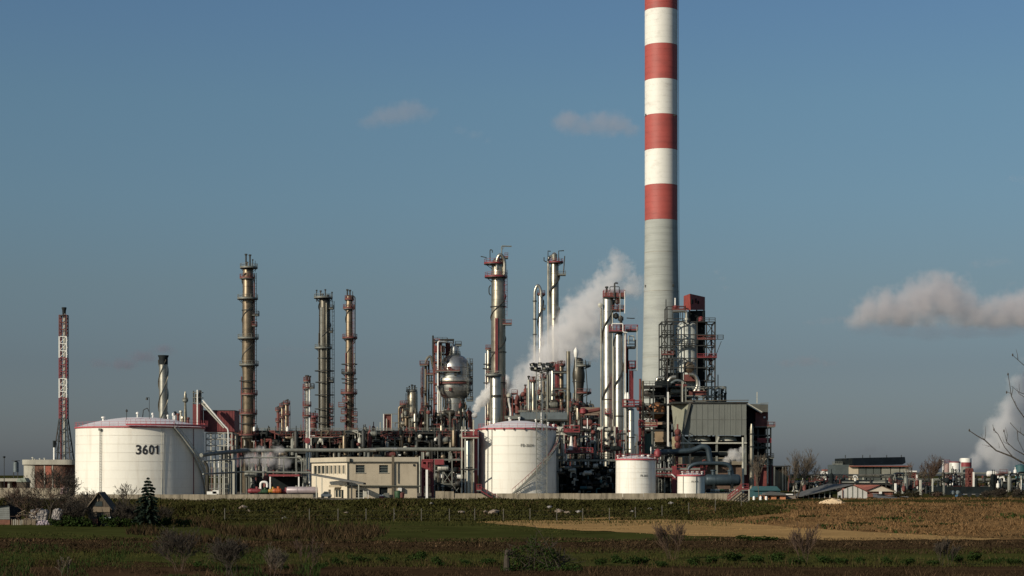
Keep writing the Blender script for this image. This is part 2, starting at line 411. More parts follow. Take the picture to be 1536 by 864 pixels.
# ---------------------------------------------------------------- concrete wall round the plant
def wall_run(label, cat_loc, runs, Y, ztop, step):
    t = thing("concrete_wall", label, "wall", cat_loc)
    for (x0, x1) in runs:
        n = max(1, round((x1 - x0) / step)); w = (x1 - x0) / n
        for i in range(n):
            rr = random.Random(i * 7 + int(x0))
            b = MB(); dz = rr.uniform(-.03, .03); dy = rr.uniform(-.02, .02)
            b.bb((x0 + i * w + .03, Y - .14 + dy, -.6), (x0 + (i + 1) * w - .03, Y + .14 + dy, ztop + dz))
            b.build("panel", concrete, t)
    return t
WY = 372.0
wall_run("long stained concrete wall left of the cream building below the big white tank", (X(330, WY), WY, 0), [(X(110, WY), X(470, WY))], WY, Z(741.5, WY), 4.2)
wall_run("long stained concrete wall below the smaller white tanks right of the cream building", (X(900, WY), WY, 0), [(X(682, WY), X(1123, WY))], WY, Z(740, WY), 4.2)
w3 = wall_run("short higher concrete wall piece beside the red stair frame right of the cream building", (X(665, 376), 376, 0), [(X(653, 376), X(681, 376))], 376, Z(737, 376), 2)
wall_run("low tan concrete wall behind the garden huts at far left", (X(20, 400), 400, 0), [(X(-40, 400), X(108, 400))], 400, Z(732, 400), 5)

# wire fence with concrete posts at the foot of the bank
t = thing("wire_fence", "sparse wire fence with thin concrete posts at the foot of the weedy bank", "fence", (X(650, 326), 326, -3))
conc_post = mat("weathered_post", (0.11, 0.10, 0.08), .9)
fp = None; FX = []
for i, px in enumerate([337, 464, 507, 549, 591, 632, 674, 712, 755, 795, 835, 874, 914, 953, 993, 1033, 1073, 1112]):
    Yp = 326 + (0 if px < 900 else (px - 900) * .08)
    x = X(px, Yp); z = gh(x, Yp)
    if fp is None:
        fp = MB().box((t.location.x, t.location.y, t.location.z + 1.0), (.13, .13, 2.4)).build("post", conc_post, t)
        fp.location = (x - t.location.x, Yp - t.location.y, z - t.location.z)
    else:
        c = fp.copy(); COL.objects.link(c); c.parent = t; c.location = (x - t.location.x, Yp - t.location.y, z - t.location.z)
    FX.append((x, Yp, z))
for k in (.5, 1.1, 1.8):
    MB().tube([(a, b - .12, c + k) for a, b, c in FX], .012, 4).build("wire", steel_dark, t)

# rubble and litter lying on the bank
rng = random.Random(5)
def chunk(rng, s):
    b = bmesh.new(); bmesh.ops.create_icosphere(b, subdivisions=1, radius=1)
    vs = [Vector((v.co.x * s * rng.uniform(.7, 1.3), v.co.y * s * rng.uniform(.6, 1.1), v.co.z * s * .55 * rng.uniform(.5, 1.3))) for v in b.verts]
    fs = [tuple(v.index for v in f.verts) for f in b.faces]; b.free(); return vs, fs
for (px, py, s, mm, nm, lb) in [(364, 764, .9, rubble, "rubble_chunk", "large pinkish broken concrete chunk on the weedy bank left of the cream building"),
        (373, 768, .6, rubble, "rubble_chunk", "small pinkish broken concrete chunk just right of the larger one on the bank"),
        (320, 767, .45, cloudy_white, "litter_bag", "pale litter bag on the bank near the spruce side"),
        (427, 779, .55, cloudy_white, "litter_bag", "white litter bag at the bank foot below the pink tank trailer"),
        (519, 771, .45, rubble, "rubble_chunk", "small rubble chunk on the bank below the canopy post"),
        (647, 757, .55, cloudy_white, "litter_bag", "white litter bag at the bank top beside the red stair frame"),
        (592, 774, .5, cloudy_white, "litter_bag", "pale litter bag low on the bank below the cream building"),
        (824, 763, .65, cloudy_white, "litter_bag", "white litter bag on the bank left of the floodlight mast foot"),
        (838, 770, .9, rubble, "rubble_chunk", "grey slab of rubble low on the bank right of the floodlight mast"),
        (852, 771, .8, rubble, "rubble_chunk", "grey lumpy rubble piece next to the slab on the bank"),
        (868, 770, .7, cloudy_white, "litter_bag", "whitish rubbish heap on the bank left of the medium white tank"),
        (740, 771, 1.1, rubble, "rubble_chunk", "long tilted rubble slab on the bank below the red stair"),
        (728, 770, .6, rubble, "rubble_chunk", "small rubble block left of the tilted slab on the bank"),
        (692, 771, .8, rubble, "rubble_chunk", "dull rubble block on the bank right of the cream building"),
        (975, 765, .5, cloudy_white, "litter_bag", "pale litter bag on the bank below the medium white tank"),
        (1006, 757, .6, cloudy_white, "litter_bag", "bright litter bag near the wall below the smallest white tank"),
        (948, 769, .45, cloudy_white, "litter_bag", "small pale litter bag low on the bank left of the smallest tank")]:
    Yp = ray_ground(px, py); v, f = chunk(rng, s); p = Vector((X(px, Yp), Yp, gh(X(px, Yp), Yp) + s * .25))
    b = MB(); b.add([a + p for a in v], f); o = b.build(nm, mm); recenter(o, p - Vector((0, 0, s * .25))); tag(o, lb, nm.split("_")[0])

# ---------------------------------------------------------------- the striped chimney
CY = 620.0; cx = X(991.8, CY)
def cr(py):  # radius in metres at a row
    return W(24.6, CY) if py < 330 else W(24.6 + (py - 330) / 250.0 * 4.2 * ((py - 330) / 250.0) ** .4, CY)
t = thing("striped_chimney", "very tall concrete chimney with red and white bands above bare grey concrete", "chimney", (cx, CY, 0))
rows = [(-34, 17, chim_red), (17, 69.5, chim_white), (69.5, 122, chim_red), (122, 174.5, chim_white), (174.5, 226.5, chim_red), (226.5, 279, chim_white), (279, 331.5, chim_red)]
rows = [(-139, -86.5, chim_red), (-86.5, -34, chim_white)] + rows
for (a, b_, m) in rows:
    b = MB(); n = 6; prof = []
    for k in range(n):      # formwork lifts show as fine joints
        z0 = Z(b_, CY) + (Z(a, CY) - Z(b_, CY)) * k / n; z1 = Z(b_, CY) + (Z(a, CY) - Z(b_, CY)) * (k + 1) / n
        r = cr(b_); prof += [(r, z0 + .04), (r, z1 - .04), (r - .035, z1 - .02), (r - .035, z1 + .02)]
    b.lathe([(p[0], p[1]) for p in prof], (cx, CY, 0), 64, cap=False); b.build("band", m, t)
b = MB(); prof = []
N_ = 36
for k in range(N_):
    py0 = 760 - (760 - 331.5) * k / N_; py1 = 760 - (760 - 331.5) * (k + 1) / N_
    prof += [(cr(py0), Z(py0, CY) + .04), (cr(py1), Z(py1, CY) - .04), (cr(py1) - .05, Z(py1, CY) - .02), (cr(py1) - .05, Z(py1, CY) + .02)]
b.lathe(prof, (cx, CY, 0), 64, cap=False); b.build("shaft", chim_conc, t)
b = MB(); b.lathe([(cr(0) - .3, Z(-139, CY) - 1), (cr(0) - .3, Z(-139, CY) + .5), (cr(0) + .3, Z(-139, CY) + .5), (cr(0) + .3, Z(-139, CY) - .3)], (cx, CY, 0), 48); b.build("rim", steel_dark, t)
for py in (438, 537, 380): b = MB(); b.lathe([(cr(py) + .05, Z(py, CY)), (cr(py) + .05, Z(py, CY) + .12)], (cx, CY, 0), 64, cap=False); b.build("band_joint", conc_plain, t)
for (px, py) in ((967.8, 430), (1008, 430), (968.5, 174), (1010, 176)):
    dx = X(px, CY) - cx; dy = -math.sqrt(max(0, cr(py) ** 2 - dx * dx)); b = MB(); b.box((cx + dx, CY + dy, Z(py, CY)), (.55, .55, .7)); b.build("aircraft_light", steel_dark, t)
# ladder on the shaded side
b = MB(); a = R(-20); lx, ly = cx + math.cos(a) * (cr(500) + .3), CY + math.sin(a) * (cr(500) + .3)
for s in (-.3, .3): b.bar((lx, ly + s, 0), (lx - W(2, CY), ly + s, Z(-60, CY)), .1)
b.build("ladder", steel_dark, t)

# ---------------------------------------------------------------- tanks
def theta_for(cx, cy, r, px):
    best = (9, 0)
    for k in range(-900, 901):
        th = k / 10.0; x = cx + r * math.sin(R(th)); y = cy - r * math.cos(R(th))
        d = abs(768 + F * x / y - px)
        if d < best[0]: best = (d, th)
    return R(best[1])
def cyl(cx, cy, r, th, z): return Vector((cx + r * math.sin(th), cy - r * math.cos(th), z))
def wrap_text(body, cx, cy, r, px0, px1, zc, hgt, m, parent, bold=.02):
    """lettering laid on a cylindrical shell, one narrow cell for each character"""
    t0, t1 = theta_for(cx, cy, r, px0), theta_for(cx, cy, r, px1); base = wloc(parent)
    wd = [.6 if ch in "1-" else 1.0 for ch in body]; tot = sum(wd); u = 0; out = bmesh.new()
    for ch, w in zip(body, wd):
        if ch == "1":   # plain upright with a flag
            c = hgt * .62 * .5; vs = []
            for (a, z) in ((-.02, 0), (.20, 0), (.20, 1), (.05, 1), (-.02, .90), (-.24, .80), (-.24, .66), (-.02, .74)):
                k = a / .62 / 1.0; pos = (u + w * .55 + k * .84) / tot; vs.append(out.verts.new(cyl(cx, cy, r + .018, t0 + (t1 - t0) * pos, zc + (z - .5) * hgt) - base))
            out.faces.new([vs[i] for i in (0, 1, 2, 3, 4, 7)]); out.faces.new([vs[i] for i in (4, 5, 6, 7)]); u += w; continue
        cu = bpy.data.curves.new("text", 'FONT'); cu.body = ch; cu.size = hgt / .7; cu.offset = bold; cu.extrude = .006; cu.resolution_u = 4
        o = bpy.data.objects.new("text", cu); COL.objects.link(o); bpy.context.view_layer.update()
        me = bpy.data.meshes.new_from_object(o.evaluated_get(bpy.context.evaluated_depsgraph_get()))
        xs = [v.co.x for v in me.vertices]; w0 = max(xs) - min(xs)
        for v in me.vertices:
            k = (v.co.x - min(xs)) / w0 - .5; fill = .84 if ch not in "1-" else .84 * min(w, w0 / (hgt * .62)); pos = (u + w * .5 + fill * k) / tot
            th = t0 + (t1 - t0) * pos
            v.co = cyl(cx, cy, r + .012 + v.co.z, th, zc + v.co.y - hgt / 2) - base
        out.from_mesh(me); u += w; COL.objects.unlink(o); bpy.data.objects.remove(o)
    me = bpy.data.meshes.new("number"); out.to_mesh(me); out.free(); me.materials.append(m)
    q = bpy.data.objects.new("number", me); COL.objects.link(q); q.parent = parent; return q
def rail_ring(parent, cx, cy, r, z, th0, th1, n, h=1.1, m=None, name="railing", w=.09, mid=True):
    b = MB()
    for i in range(n + 1):
        th = th0 + (th1 - th0) * i / n; b.bar(cyl(cx, cy, r, th, z), cyl(cx, cy, r, th, z + h), w)
    for zz in ((h, h * .5) if mid else (h,)):
        b.tube([cyl(cx, cy, r, th0 + (th1 - th0) * i / (n * 2), z + zz) for i in range(n * 2 + 1)], w * .55, 4)
    return b.build(name, m or red, parent)
def tank(label, px0, px1, ytop, Yc, dome, mshell, text=None, tpx=None, tpy=None, th=1.5, tm=None, rail=None, bold=.02):
    cxp = (px0 + px1) / 2; hw = (px1 - px0) / 2
    cx = X(cxp, Yc); r = hw * Yc / F
    zt = Z(ytop, Yc - r * .6)
    t = thing("storage_tank", label, "tank", (cx, Yc, 0))
    b = MB(); prof = []; nC = max(3, int(zt / 1.9))
    for k in range(nC):
        z0, z1 = zt * k / nC, zt * (k + 1) / nC
        rr = r - .012 * k; prof += [(rr, z0), (rr, z1 - .01)]
    b.lathe(prof, (cx, Yc, 0), 96, cap=False); b.build("shell", mshell, t)
    b = MB(); b.lathe([(r + .02, zt), (r * .8, zt + dome * .38), (r * .55, zt + dome * .72), (r * .28, zt + dome * .93), (0.01, zt + dome)], (cx, Yc, 0), 64, cap=False); b.build("roof", roofwhite, t)
    b = MB(); b.lathe([(r - .02, zt - .25), (r + .14, zt - .25), (r + .14, zt + .08), (r - .02, zt + .08)], (cx, Yc, 0), 96, cap=False); b.build("rim", rail or rim_red, t)
    for k in range(1, nC):
        z0 = zt * k / nC; MB().tube([cyl(cx, Yc, r + .004, R(a), z0) for a in range(-100, 101, 4)], .022, 4).build("weld_seam", seam_paint, t)
    if text: wrap_text(text, cx, Yc, r, tpx[0], tpx[1], Z(tpy, Yc - r), th, tm or ink, t, bold)
    return t, cx, Yc, r, zt
seam_paint = mat("seam_paint", (0.63, 0.59, 0.51), .6, 0, .2, .5)
def vent(parent, p, h=1.3, w=.28, mm=None):
    b = MB(); b.lathe([(w * .6, 0), (w * .6, h * .6), (w * 1.2, h * .62), (w * 1.2, h * .9), (w * .3, h)], p, 12); return b.build("vent", mm or white, parent)

# big tank 3601
t, cx, cy, r, zt = tank("largest white storage tank, marked 3601, at left with red rim and low domed roof", 115, 306, 640.5, 455, 2.6, tankwhite, "3601", (203, 237.5), 674.3, W(13.6, 440), bold=.085)
rail_ring(t, cx, cy, r + .02, zt + .05, -PI, PI, 44, 1.1, rim_red, w=.05)
# red walkway deck standing out from the rim on the right
th0, th1 = theta_for(cx, cy, r, 190), R(88)
b = MB(); K = 30
for i in range(K):
    a, c = th0 + (th1 - th0) * i / K, th0 + (th1 - th0) * (i + 1) / K
    pts = [cyl(cx, cy, rr, th_, z) for z in (zt + .22, zt + .62) for rr in (r + .05, r + 1.0) for th_ in (a, c)]
    b.add(pts, [(0, 1, 3, 2), (4, 6, 7, 5), (2, 3, 7, 6), (0, 4, 5, 1), (0, 2, 6, 4), (1, 5, 7, 3)])
b.build("walkway", rim_red, t)
rail_ring(t, cx, cy, r + .98, zt + .62, th0, th1, 22, 1.1, rim_red, w=.05)
# vents, mast and fittings on the roof
for (px, dr, h, w) in ((162.5, .62, 1.1, .42), (211, .25, 1.4, .3), (232, .28, 1.3, .26), (262, .55, 1.9, .3), (253, .45, 1.2, .25), (230, .1, .9, .25)):
    x = X(px, cy); y = cy - math.sqrt(max(0.1, (r * dr) ** 2 - min((x - cx) ** 2, (r * dr) ** 2 - .1))) if abs(x - cx) < r * dr else cy
    q = math.hypot(x - cx, y - cy) / r; vent(t, (x, y, zt + 2.6 * (1 - q * q) - .1), h, w)
b = MB(); b.tube([Q(224, 640, 448), Q(224, 596.5, 448), Q(219.5, 596.5, 448)], .07, 5); b.lathe([(.3, 0), (.25, .5), (.05, .6)], Q(220.3, 600, 448), 8); b.build("lamp_post", steel_dark, t)
b = MB(); b.tube([Q(190, 640, 446), Q(190, 616, 446)], .07, 5); b.lathe([(.2, 0), (.3, .3), (.05, .7)], Q(190, 618, 446), 8); b.build("lamp_post", steel_dark, t)
b = MB(); b.bent([Q(214, 626, 452), Q(215, 615, 452), Q(221, 612, 452), Q(224, 618, 452)], .1, 6); b.build("gooseneck_pipe", steel_dark, t)
# level gauge pipe and ladder on the shell
thp = theta_for(cx, cy, r, 151)
b = MB()
for o_ in (-.22, .22): b.bar(cyl(cx, cy, r + .12, thp + o_ / r, .5), cyl(cx, cy, r + .12, thp + o_ / r, zt - .6), .07)
for k in range(24): z = .8 + k * (zt - 1.6) / 24; b.bar(cyl(cx, cy, r + .12, thp - .22 / r, z), cyl(cx, cy, r + .12, thp + .22 / r, z), .04)
b.box(cyl(cx, cy, r + .3, thp, zt - .7), (.6, .6, .5)); b.build("gauge_ladder", steel_grey, t)
for px in (242.5, 246): th_ = theta_for(cx, cy, r, px); MB().tube([cyl(cx, cy, r + .06, th_, .3), cyl(cx, cy, r + .06, th_, zt - .3)], .045, 5).build("pipe", steel_light, t)
th_ = theta_for(cx, cy, r, 290); MB().tube([cyl(cx, cy, r + .1, th_, .3), cyl(cx, cy, r + .1, th_, zt - .3)], .09, 5).build("pipe", red, t)
# spiral stair
def tank_stair(t, cx, cy, r, tha, za, thb, zb, m, ms, n=46, out=.95, rm=None):
    b = MB()
    for i in range(n):
        u = (i + .5) / n; th = tha + (thb - tha) * u; z = za + (zb - za) * u
        c = cyl(cx, cy, r + out / 2 + .05, th, z); dth = abs(thb - tha) / n
        b.box(c, (r * dth * .85 + .02, out * .9, .06), rz=th)
    b.build("steps", ms, t, kind="stuff")
    for (nm, rr, dz, w) in (("stringer", r + .06, -.14, .16), ("stringer", r + out + .04, -.14, .32), ("handrail", r + out + .02, .95, .1)):
        b = MB(); b.tube([cyl(cx, cy, rr, tha + (thb - tha) * i / 40, za + (zb - za) * i / 40 + dz) for i in range(41)], w * .7, 4)
        if nm == "handrail":
            for i in range(0, 41, 2):
                th, z = tha + (thb - tha) * i / 40, za + (zb - za) * i / 40; b.bar(cyl(cx, cy, rr, th, z), cyl(cx, cy, rr, th, z + .95), .06)
        b.build(nm, (rm or m) if nm == "handrail" else m, t)
tank_stair(t, cx, cy, r, theta_for(cx, cy, r, 259), zt, R(97), .5, steel_light, steel_light, 56)

# tank FB-3604
t, cx, cy, r, zt = tank("second largest white tank with red rim, behind the floodlight mast and curving stair", 717.5, 834.5, 642.5, 432, 1.9, tankwhite, "FB-3604", (781, 800.5), 668, W(4.6, 422), faded_ink, bold=.01)
rail_ring(t, cx, cy, r + .02, zt + .05, -PI, PI, 30, 1.0, rim_red, w=.05)
tank_stair(t, cx, cy, r, theta_for(cx, cy, r, 769), .8, R(80), zt - 1.5, steel_grey, steel_grey, 48, 1.0, red)
for px in (738,): th_ = theta_for(cx, cy, r, px); MB().tube([cyl(cx, cy, r + .08, th_, .3), cyl(cx, cy, r + .08, th_, zt)], .06, 5).build("pipe", steel_grey, t)
for (px, q) in ((735, .7), (779, .2), (764, .6), (804, .5), (822, .7), (830, .85)):
    x = X(px, cy); vent(t, (x, cy - .5, zt + 1.9 * (1 - min(1, ((x - cx) / r) ** 2)) - .1), .9, .25)
b = MB(); b.bb((X(706, 428), 426, .2), (X(716.3, 428), 431, Z(644, 428))); o = b.build("pipe_casing", red, t)
# white painted top pipe on the rim
b = MB(); b.tube([cyl(cx, cy, r + .2, R(a), zt + .25) for a in range(20, 86, 6)], .12, 6); b.build("foam_pipe", white, t)
for a in range(-80, 86, 15):
    b = MB(); b.lathe([(.12, 0), (.12, .3), (.2, .32), (.2, .5)], cyl(cx, cy, r + .18, R(a), zt - .5), 8); b.build("foam_pourer", red, t)

# medium tank
t, cx, cy, r, zt = tank("medium white tank streaked with rust, in front of the two shiny columns", 923.5, 983.5, 688.5, 424, .8, tankwhite2, "FB-3602", (960.5, 972), 713.5, W(3.3, 420), faded_ink, bold=.01)
rail_ring(t, cx, cy, r + .02, zt + .08, -PI, PI, 24, 1.0, red, w=.08)
for (px, h) in ((935, .8), (963, .8), (972, .8), (955, .6), (976, 2.6), (927, .7)):
    x = X(px, cy); vent(t, (x, cy - 3.2 * (1 - abs(x - cx) / r), zt + .15), h, .32 if h < 2 else .1)
b = MB(); b.lathe([(.1, 0), (.75, .3), (.85, 1.2), (.5, 1.9), (.1, 2.1)], (X(986, cy), cy - 1, Z(687, cy)), 14); b.tube([(X(986, cy), cy - 1, Z(687, cy) - 1.2), (X(986, cy), cy - 1, Z(687, cy))], .12); b.build("drum", red, t)
for z in (.35, .65): b = MB(); b.tube([cyl(cx, cy, r + .03, R(a), zt * z) for a in range(-90, 91, 6)], .03, 4); b.build("seam", white, t)
# small tank
t, cx, cy, r, zt = tank("smallest white tank with red railing, left of the blue horizontal vessel", 1016, 1057, 712.5, 420, .5, tankwhite, "FB-3601", (1037, 1047), 722.5, W(2.8, 417), faded_ink, bold=.01)
rail_ring(t, cx, cy, r + .02, zt + .08, -PI, PI, 18, 1.0, red, w=.09)
for px in (1023, 1031, 1038, 1045, 1052): x = X(px, cy); vent(t, (x, cy - 1.5, zt + .1), .7, .3)
for px in (1025, 1044): th_ = theta_for(cx, cy, r, px); MB().tube([cyl(cx, cy, r + .07, th_, .3), cyl(cx, cy, r + .07, th_, zt)], .07, 5).build("pipe", steel_grey, t)
# ---------------------------------------------------------------- builders for process plant
def shell(root, prof, cx, cy, m, n=28, name="shell", seams=None):
    """prof: [(radius, z)] from bottom to top, domed head added; seams: spacing of cladding joints"""
    b = MB(); pr = [(0.01, prof[0][1])] + list(prof)
    r, z = prof[-1]
    for a in (25, 50, 70, 85): pr.append((r * math.cos(R(a)), z + r * .55 * math.sin(R(a))))
    pr.append((0.01, z + r * .55)); b.lathe(pr, (cx, cy, 0), n, cap=False)
    o = b.build(name, m, root)
    if seams:
        b = MB()
        for (r0, z0), (r1, z1) in zip(prof, prof[1:]):
            if z1 - z0 < seams: continue
            k = int((z1 - z0) / seams)
            for i in range(1, k):
                u = i / k; rr = r0 + (r1 - r0) * u + .035; z_ = z0 + (z1 - z0) * u
                b.lathe([(rr - .06, z_ - .06), (rr, z_ - .05), (rr, z_ + .05), (rr - .06, z_ + .06)], (cx, cy, 0), n, cap=False)
        if b.v: b.build("cladding_seam", m, o)
    return o
def platform(root, cx, cy, z, ra, off=0.0, m=None, rm=None, h=1.1, n=14, th=.22, bracket=True, rw=.085):
    """round deck of radius ra round a vessel, shifted sideways by off"""
    m = m or steel_grey; rm = rm or red
    b = MB(); c = (cx + off, cy, 0)
    b.lathe([(0.01, z), (ra, z), (ra, z + th), (0.01, z + th)], c, 20, smooth=False, cap=False)
    if bracket:
        for k in range(6):
            a = 2 * PI * k / 6 + .4; b.bar((c[0] + ra * .9 * math.cos(a), cy + ra * .9 * math.sin(a), z), (cx + (ra - off) * .45 * math.cos(a), cy + ra * .45 * math.sin(a), z - ra * .45), .12)
    o = b.build("platform", m, root)
    rl = rail_ring(o, cx + off, cy, ra - .06, z + th, -PI, PI, n, h, rm, w=rw)
    tb = MB(); tb.lathe([(ra + .02, z + th * .6), (ra + .02, z + th + .3)], c, 20, cap=False); tb.build("toe_plate", rm, o)
    return o
def side_deck(root, x0, x1, y0, y1, z, m=None, rm=None, h=1.1, rw=.085, th=.2, toe=True):
    b = MB(); b.bb((x0, y0, z), (x1, y1, z + th)); o = b.build("platform", m or steel_grey, root)
    b = MB(); cs = [(x0, y0), (x1, y0), (x1, y1), (x0, y1)]
    for (p, q) in zip(cs, cs[1:] + cs[:1]):
        L = math.dist(p, q); k = max(1, int(L / 1.3))
        for i in range(k): u = i / k; xx, yy = p[0] + (q[0] - p[0]) * u, p[1] + (q[1] - p[1]) * u; b.bar((xx, yy, z + th), (xx, yy, z + th + h), rw)
        for hh in (.5, 1): b.bar((*p, z + th + h * hh), (*q, z + th + h * hh), rw)
        if toe: b.bb((min(p[0], q[0]) - .03, min(p[1], q[1]) - .03, z + th + .01), (max(p[0], q[0]) + .03, max(p[1], q[1]) + .03, z + th + .28))
    b.build("railing", rm or red, o); return o
def ladder(root, x, y, z0, z1, m=None, cage=True, w=.5, name="ladder", rw=.075, side=1):
    b = MB()
    for s in (-w / 2, w / 2): b.bar((x + s, y, z0), (x + s, y, z1), rw)
    n = int((z1 - z0) / .9)
    for i in range(n): z = z0 + .5 + i * .9; b.bar((x - w / 2, y, z), (x + w / 2, y, z), rw * .7)
    if cage:
        z = z0 + 2.2
        while z < z1:
            b.tube([(x - w * .7, y, z), (x - w * .8, y - .6, z), (x, y - .95, z), (x + w * .8, y - .6, z), (x + w * .7, y, z)], .045, 4); z += 1.4
        for a in (-.8, 0, .8): b.bar((x + a * w, y - (.95 if a == 0 else .6), z0 + 2.2), (x + a * w, y - (.95 if a == 0 else .6), z1), .05)
    return b.build(name, m or red, root)
def helix(root, cx, cy, r, z0, z1, turns, a0, m, w=.09, name="spiral_pipe", hand=1):
    n = max(12, int(abs(turns) * 26)); b = MB()
    b.tube([(cx + r * math.cos(a0 + hand * 2 * PI * turns * i / n), cy + r * math.sin(a0 + hand * 2 * PI * turns * i / n), z0 + (z1 - z0) * i / n) for i in range(n + 1)], w, 5)
    return b.build(name, m, root)
def pipe(root, pts, r, m, name="pipe", n=8): return MB().bent(pts, r, n).build(name, m, root)
def member(root, a, b_, w, m, name="beam"): return MB().bar(a, b_, w).build(name, m, root)
def rods(root, cx, cy, z, spec, m=None):
    """vent pipes and lightning rods standing on top: (dx, height, radius)"""
    for dx, h, r in spec:
        b = MB(); b.tube([(cx + dx, cy, z - .5), (cx + dx, cy, z + h)], r, 6)
        if r > .1: b.tube([(cx + dx, cy, z + h - .35), (cx + dx, cy, z + h + .05)], r * 1.7, 6)
        b.build("vent_pipe", m or steel_dark, root)
def frame(root, xs, ys, zs, m, w=.3, brace=(), skip=(), deck=None, rail=None, bw=None, base=0.0, name=("post", "beam", "brace")):
    """steel frame: posts at xs x ys up to zs[-1], beams at every level, crosses in the front bays named in brace"""
    bw = bw or w * .8
    for y in ys:
        for x in xs: member(root, (x, y, base), (x, y, zs[-1] + (.02 if y == ys[0] else .05)), w, m, name[0])
    for i, z in enumerate(zs):
        if i in skip: continue
        for y in ys: member(root, (xs[0] - .1, y - .05, z), (xs[-1] + .1, y - .05, z), bw, m, name[1])
        if len(ys) > 1:
            for x in xs: member(root, (x + .04, ys[0], z - .05), (x + .04, ys[-1], z - .05), bw, m, name[1])
        if deck and i in deck:
            MB().bb((xs[0] - .2, ys[0] - .2, z + bw * .7), (xs[-1] + .2, ys[-1] + .2, z + bw * .7 + .12)).build("deck", m, root)
        if rail and i in rail[0]:
            b = MB(); zz = z + bw * .7 + .12
            n = int((xs[-1] - xs[0]) / 1.6)
            for y in (ys[0] - .15, ys[-1] + .15):
                for k in range(n + 1): x = xs[0] + (xs[-1] - xs[0]) * k / n; b.bar((x, y, zz), (x, y, zz + 1.1), .08)
                for hh in (.55, 1.1): b.bar((xs[0], y, zz + hh), (xs[-1], y, zz + hh), .09)
            for x in (xs[0], xs[-1]):
                for hh in (.55, 1.1): b.bar((x, ys[0], zz + hh), (x, ys[-1], zz + hh), .08)
            b.build("railing", rail[1], root)
    for (bi, li) in brace:
        z0 = base if li == 0 else zs[li - 1]; z1 = zs[li]
        member(root, (xs[bi], ys[0] - .02, z0), (xs[bi + 1], ys[0] - .02, z1), bw * .7, m, name[2])
        member(root, (xs[bi + 1], ys[0] - .1, z0), (xs[bi], ys[0] - .1, z1), bw * .7, m, name[2])
def hdrum(root, p, L, r, m, name="shell", ang=0.0, saddles=True, sm=None):
    """horizontal vessel with domed ends centred at p"""
    ax = Matrix.Rotation(R(90), 3, 'Y') if abs(ang) < 1e-6 else Matrix.Rotation(ang, 3, 'Z') @ Matrix.Rotation(R(90), 3, 'Y')
    pr = [(0.01, -L / 2 - r * .5)] + [(r * math.cos(R(a)), -L / 2 - r * .5 * math.sin(R(a))) for a in (80, 55, 30, 0)] + [(r, L / 2)] + [(r * math.cos(R(a)), L / 2 + r * .5 * math.sin(R(a))) for a in (30, 55, 80)] + [(0.01, L / 2 + r * .5)]
    b = MB(); b.lathe(pr, p, 24, cap=False, axis=ax)
    for u in (-.25, .25):
        b.lathe([(r + .05, L * u - .12), (r + .05, L * u + .12)], p, 24, cap=False, axis=ax)
    o = b.build(name, m, root)
    if saddles:
        for u in (-.3, .3):
            d = ax @ Vector((0, 0, L * u)); MB().box((p[0] + d.x, p[1] + d.y, p[2] - r * .9), (.5, r * 1.5, r * .9 + .4), ang).build("saddle", sm or conc_plain, root)
    return o
def exchanger(label, px, py, Y, L, r, m, ang=0.0, group=None):
    p = Vector((X(px, Y), Y, Z(py, Y))); t = thing("heat_exchanger", label, "heat exchanger", (p.x, p.y, max(0, p.z - r - .4)), group)
    hdrum(t, p, L, r, m, ang=ang)
    ax = Matrix.Rotation(ang, 3, 'Z') @ Matrix.Rotation(R(90), 3, 'Y')
    b = MB(); b.lathe([(r * 1.2, -L * .36 - .1), (r * 1.2, -L * .36 + .1)], p, 20, axis=ax); b.build("flange", steel_grey, t)
    pipe(t, [p + Vector((L * .2, 0, r * .8)), p + Vector((L * .2, 0, r + 1.2)), p + Vector((L * .2 + 2, 0, r + 1.2))], .16, alu)
    return t

# ---------------------------------------------------------------- far left: flare tower, round brick building, stub chimney
FY = 900.0; c0 = X(95.5, FY)
t = thing("flare_tower", "tall red and white lattice flare tower at far left", "tower", (c0, FY, 0))
def fw(py): return W(6.0, FY) if py < 628 else W(6.0 + (py - 628) / 62.0 * 8, FY)
bands = [(473, 505, red_rust), (505, 537, white), (537, 568, red), (568, 597, white), (597, 628, red), (628, 712, steel_dark)]
for (a, b_, m) in bands:
    s = MB(); legs = [(-1, -1), (1, -1), (1, 1), (-1, 1)]; n = 3 if b_ < 640 else 5
    for k in range(n):
        pa, pb = b_ + (a - b_) * k / n, b_ + (a - b_) * (k + 1) / n
        if pb < 473: pb = 473
        A = [Vector((c0 + i * fw(pa) * .9, FY + j * fw(pa) * .9, Z(pa, FY))) for i, j in legs]
        B = [Vector((c0 + i * fw(pb) * .9, FY + j * fw(pb) * .9, Z(pb, FY))) for i, j in legs]
        for q in range(4):
            s.bar(A[q], B[q], .48); s.bar(B[q], B[(q + 1) % 4], .30)
            s.bar(A[q], B[(q + 1) % 4], .20)
    s.build("lattice_section", m, t)
b = MB(); b.tube([(c0 + .4, FY, 0), (c0 + .4, FY, Z(470, FY))], .75, 10); b.build("flare_riser", steel_light, t)
b = MB(); b.tube([(c0 - 1.2, FY, Z(690, FY)), (c0 - 1.2, FY, Z(475, FY))], .4, 8); b.build("pilot_pipe", red_dark, t)
b = MB(); b.lathe([(.8, Z(473, FY)), (.9, Z(466, FY)), (1.2, Z(462, FY)), (1.1, Z(461, FY))], (c0 + .2, FY, 0), 14); b.build("flare_tip", black, t)
b = MB(); b.lathe([(fw(480) + .5, Z(474, FY)), (fw(480) + .5, Z(473, FY))], (c0, FY, 0), 14); b.build("platform", steel_dark, t)
t = thing("stub_chimney", "short white stub chimney with black top behind the round brick building", "chimney", (X(81.5, 700), 700, 0))
b = MB(); b.lathe([(W(1.9, 700), 0), (W(1.7, 700), Z(671, 700))], (X(81.5, 700), 700, 0), 14, cap=False); b.build("shaft", white, t)
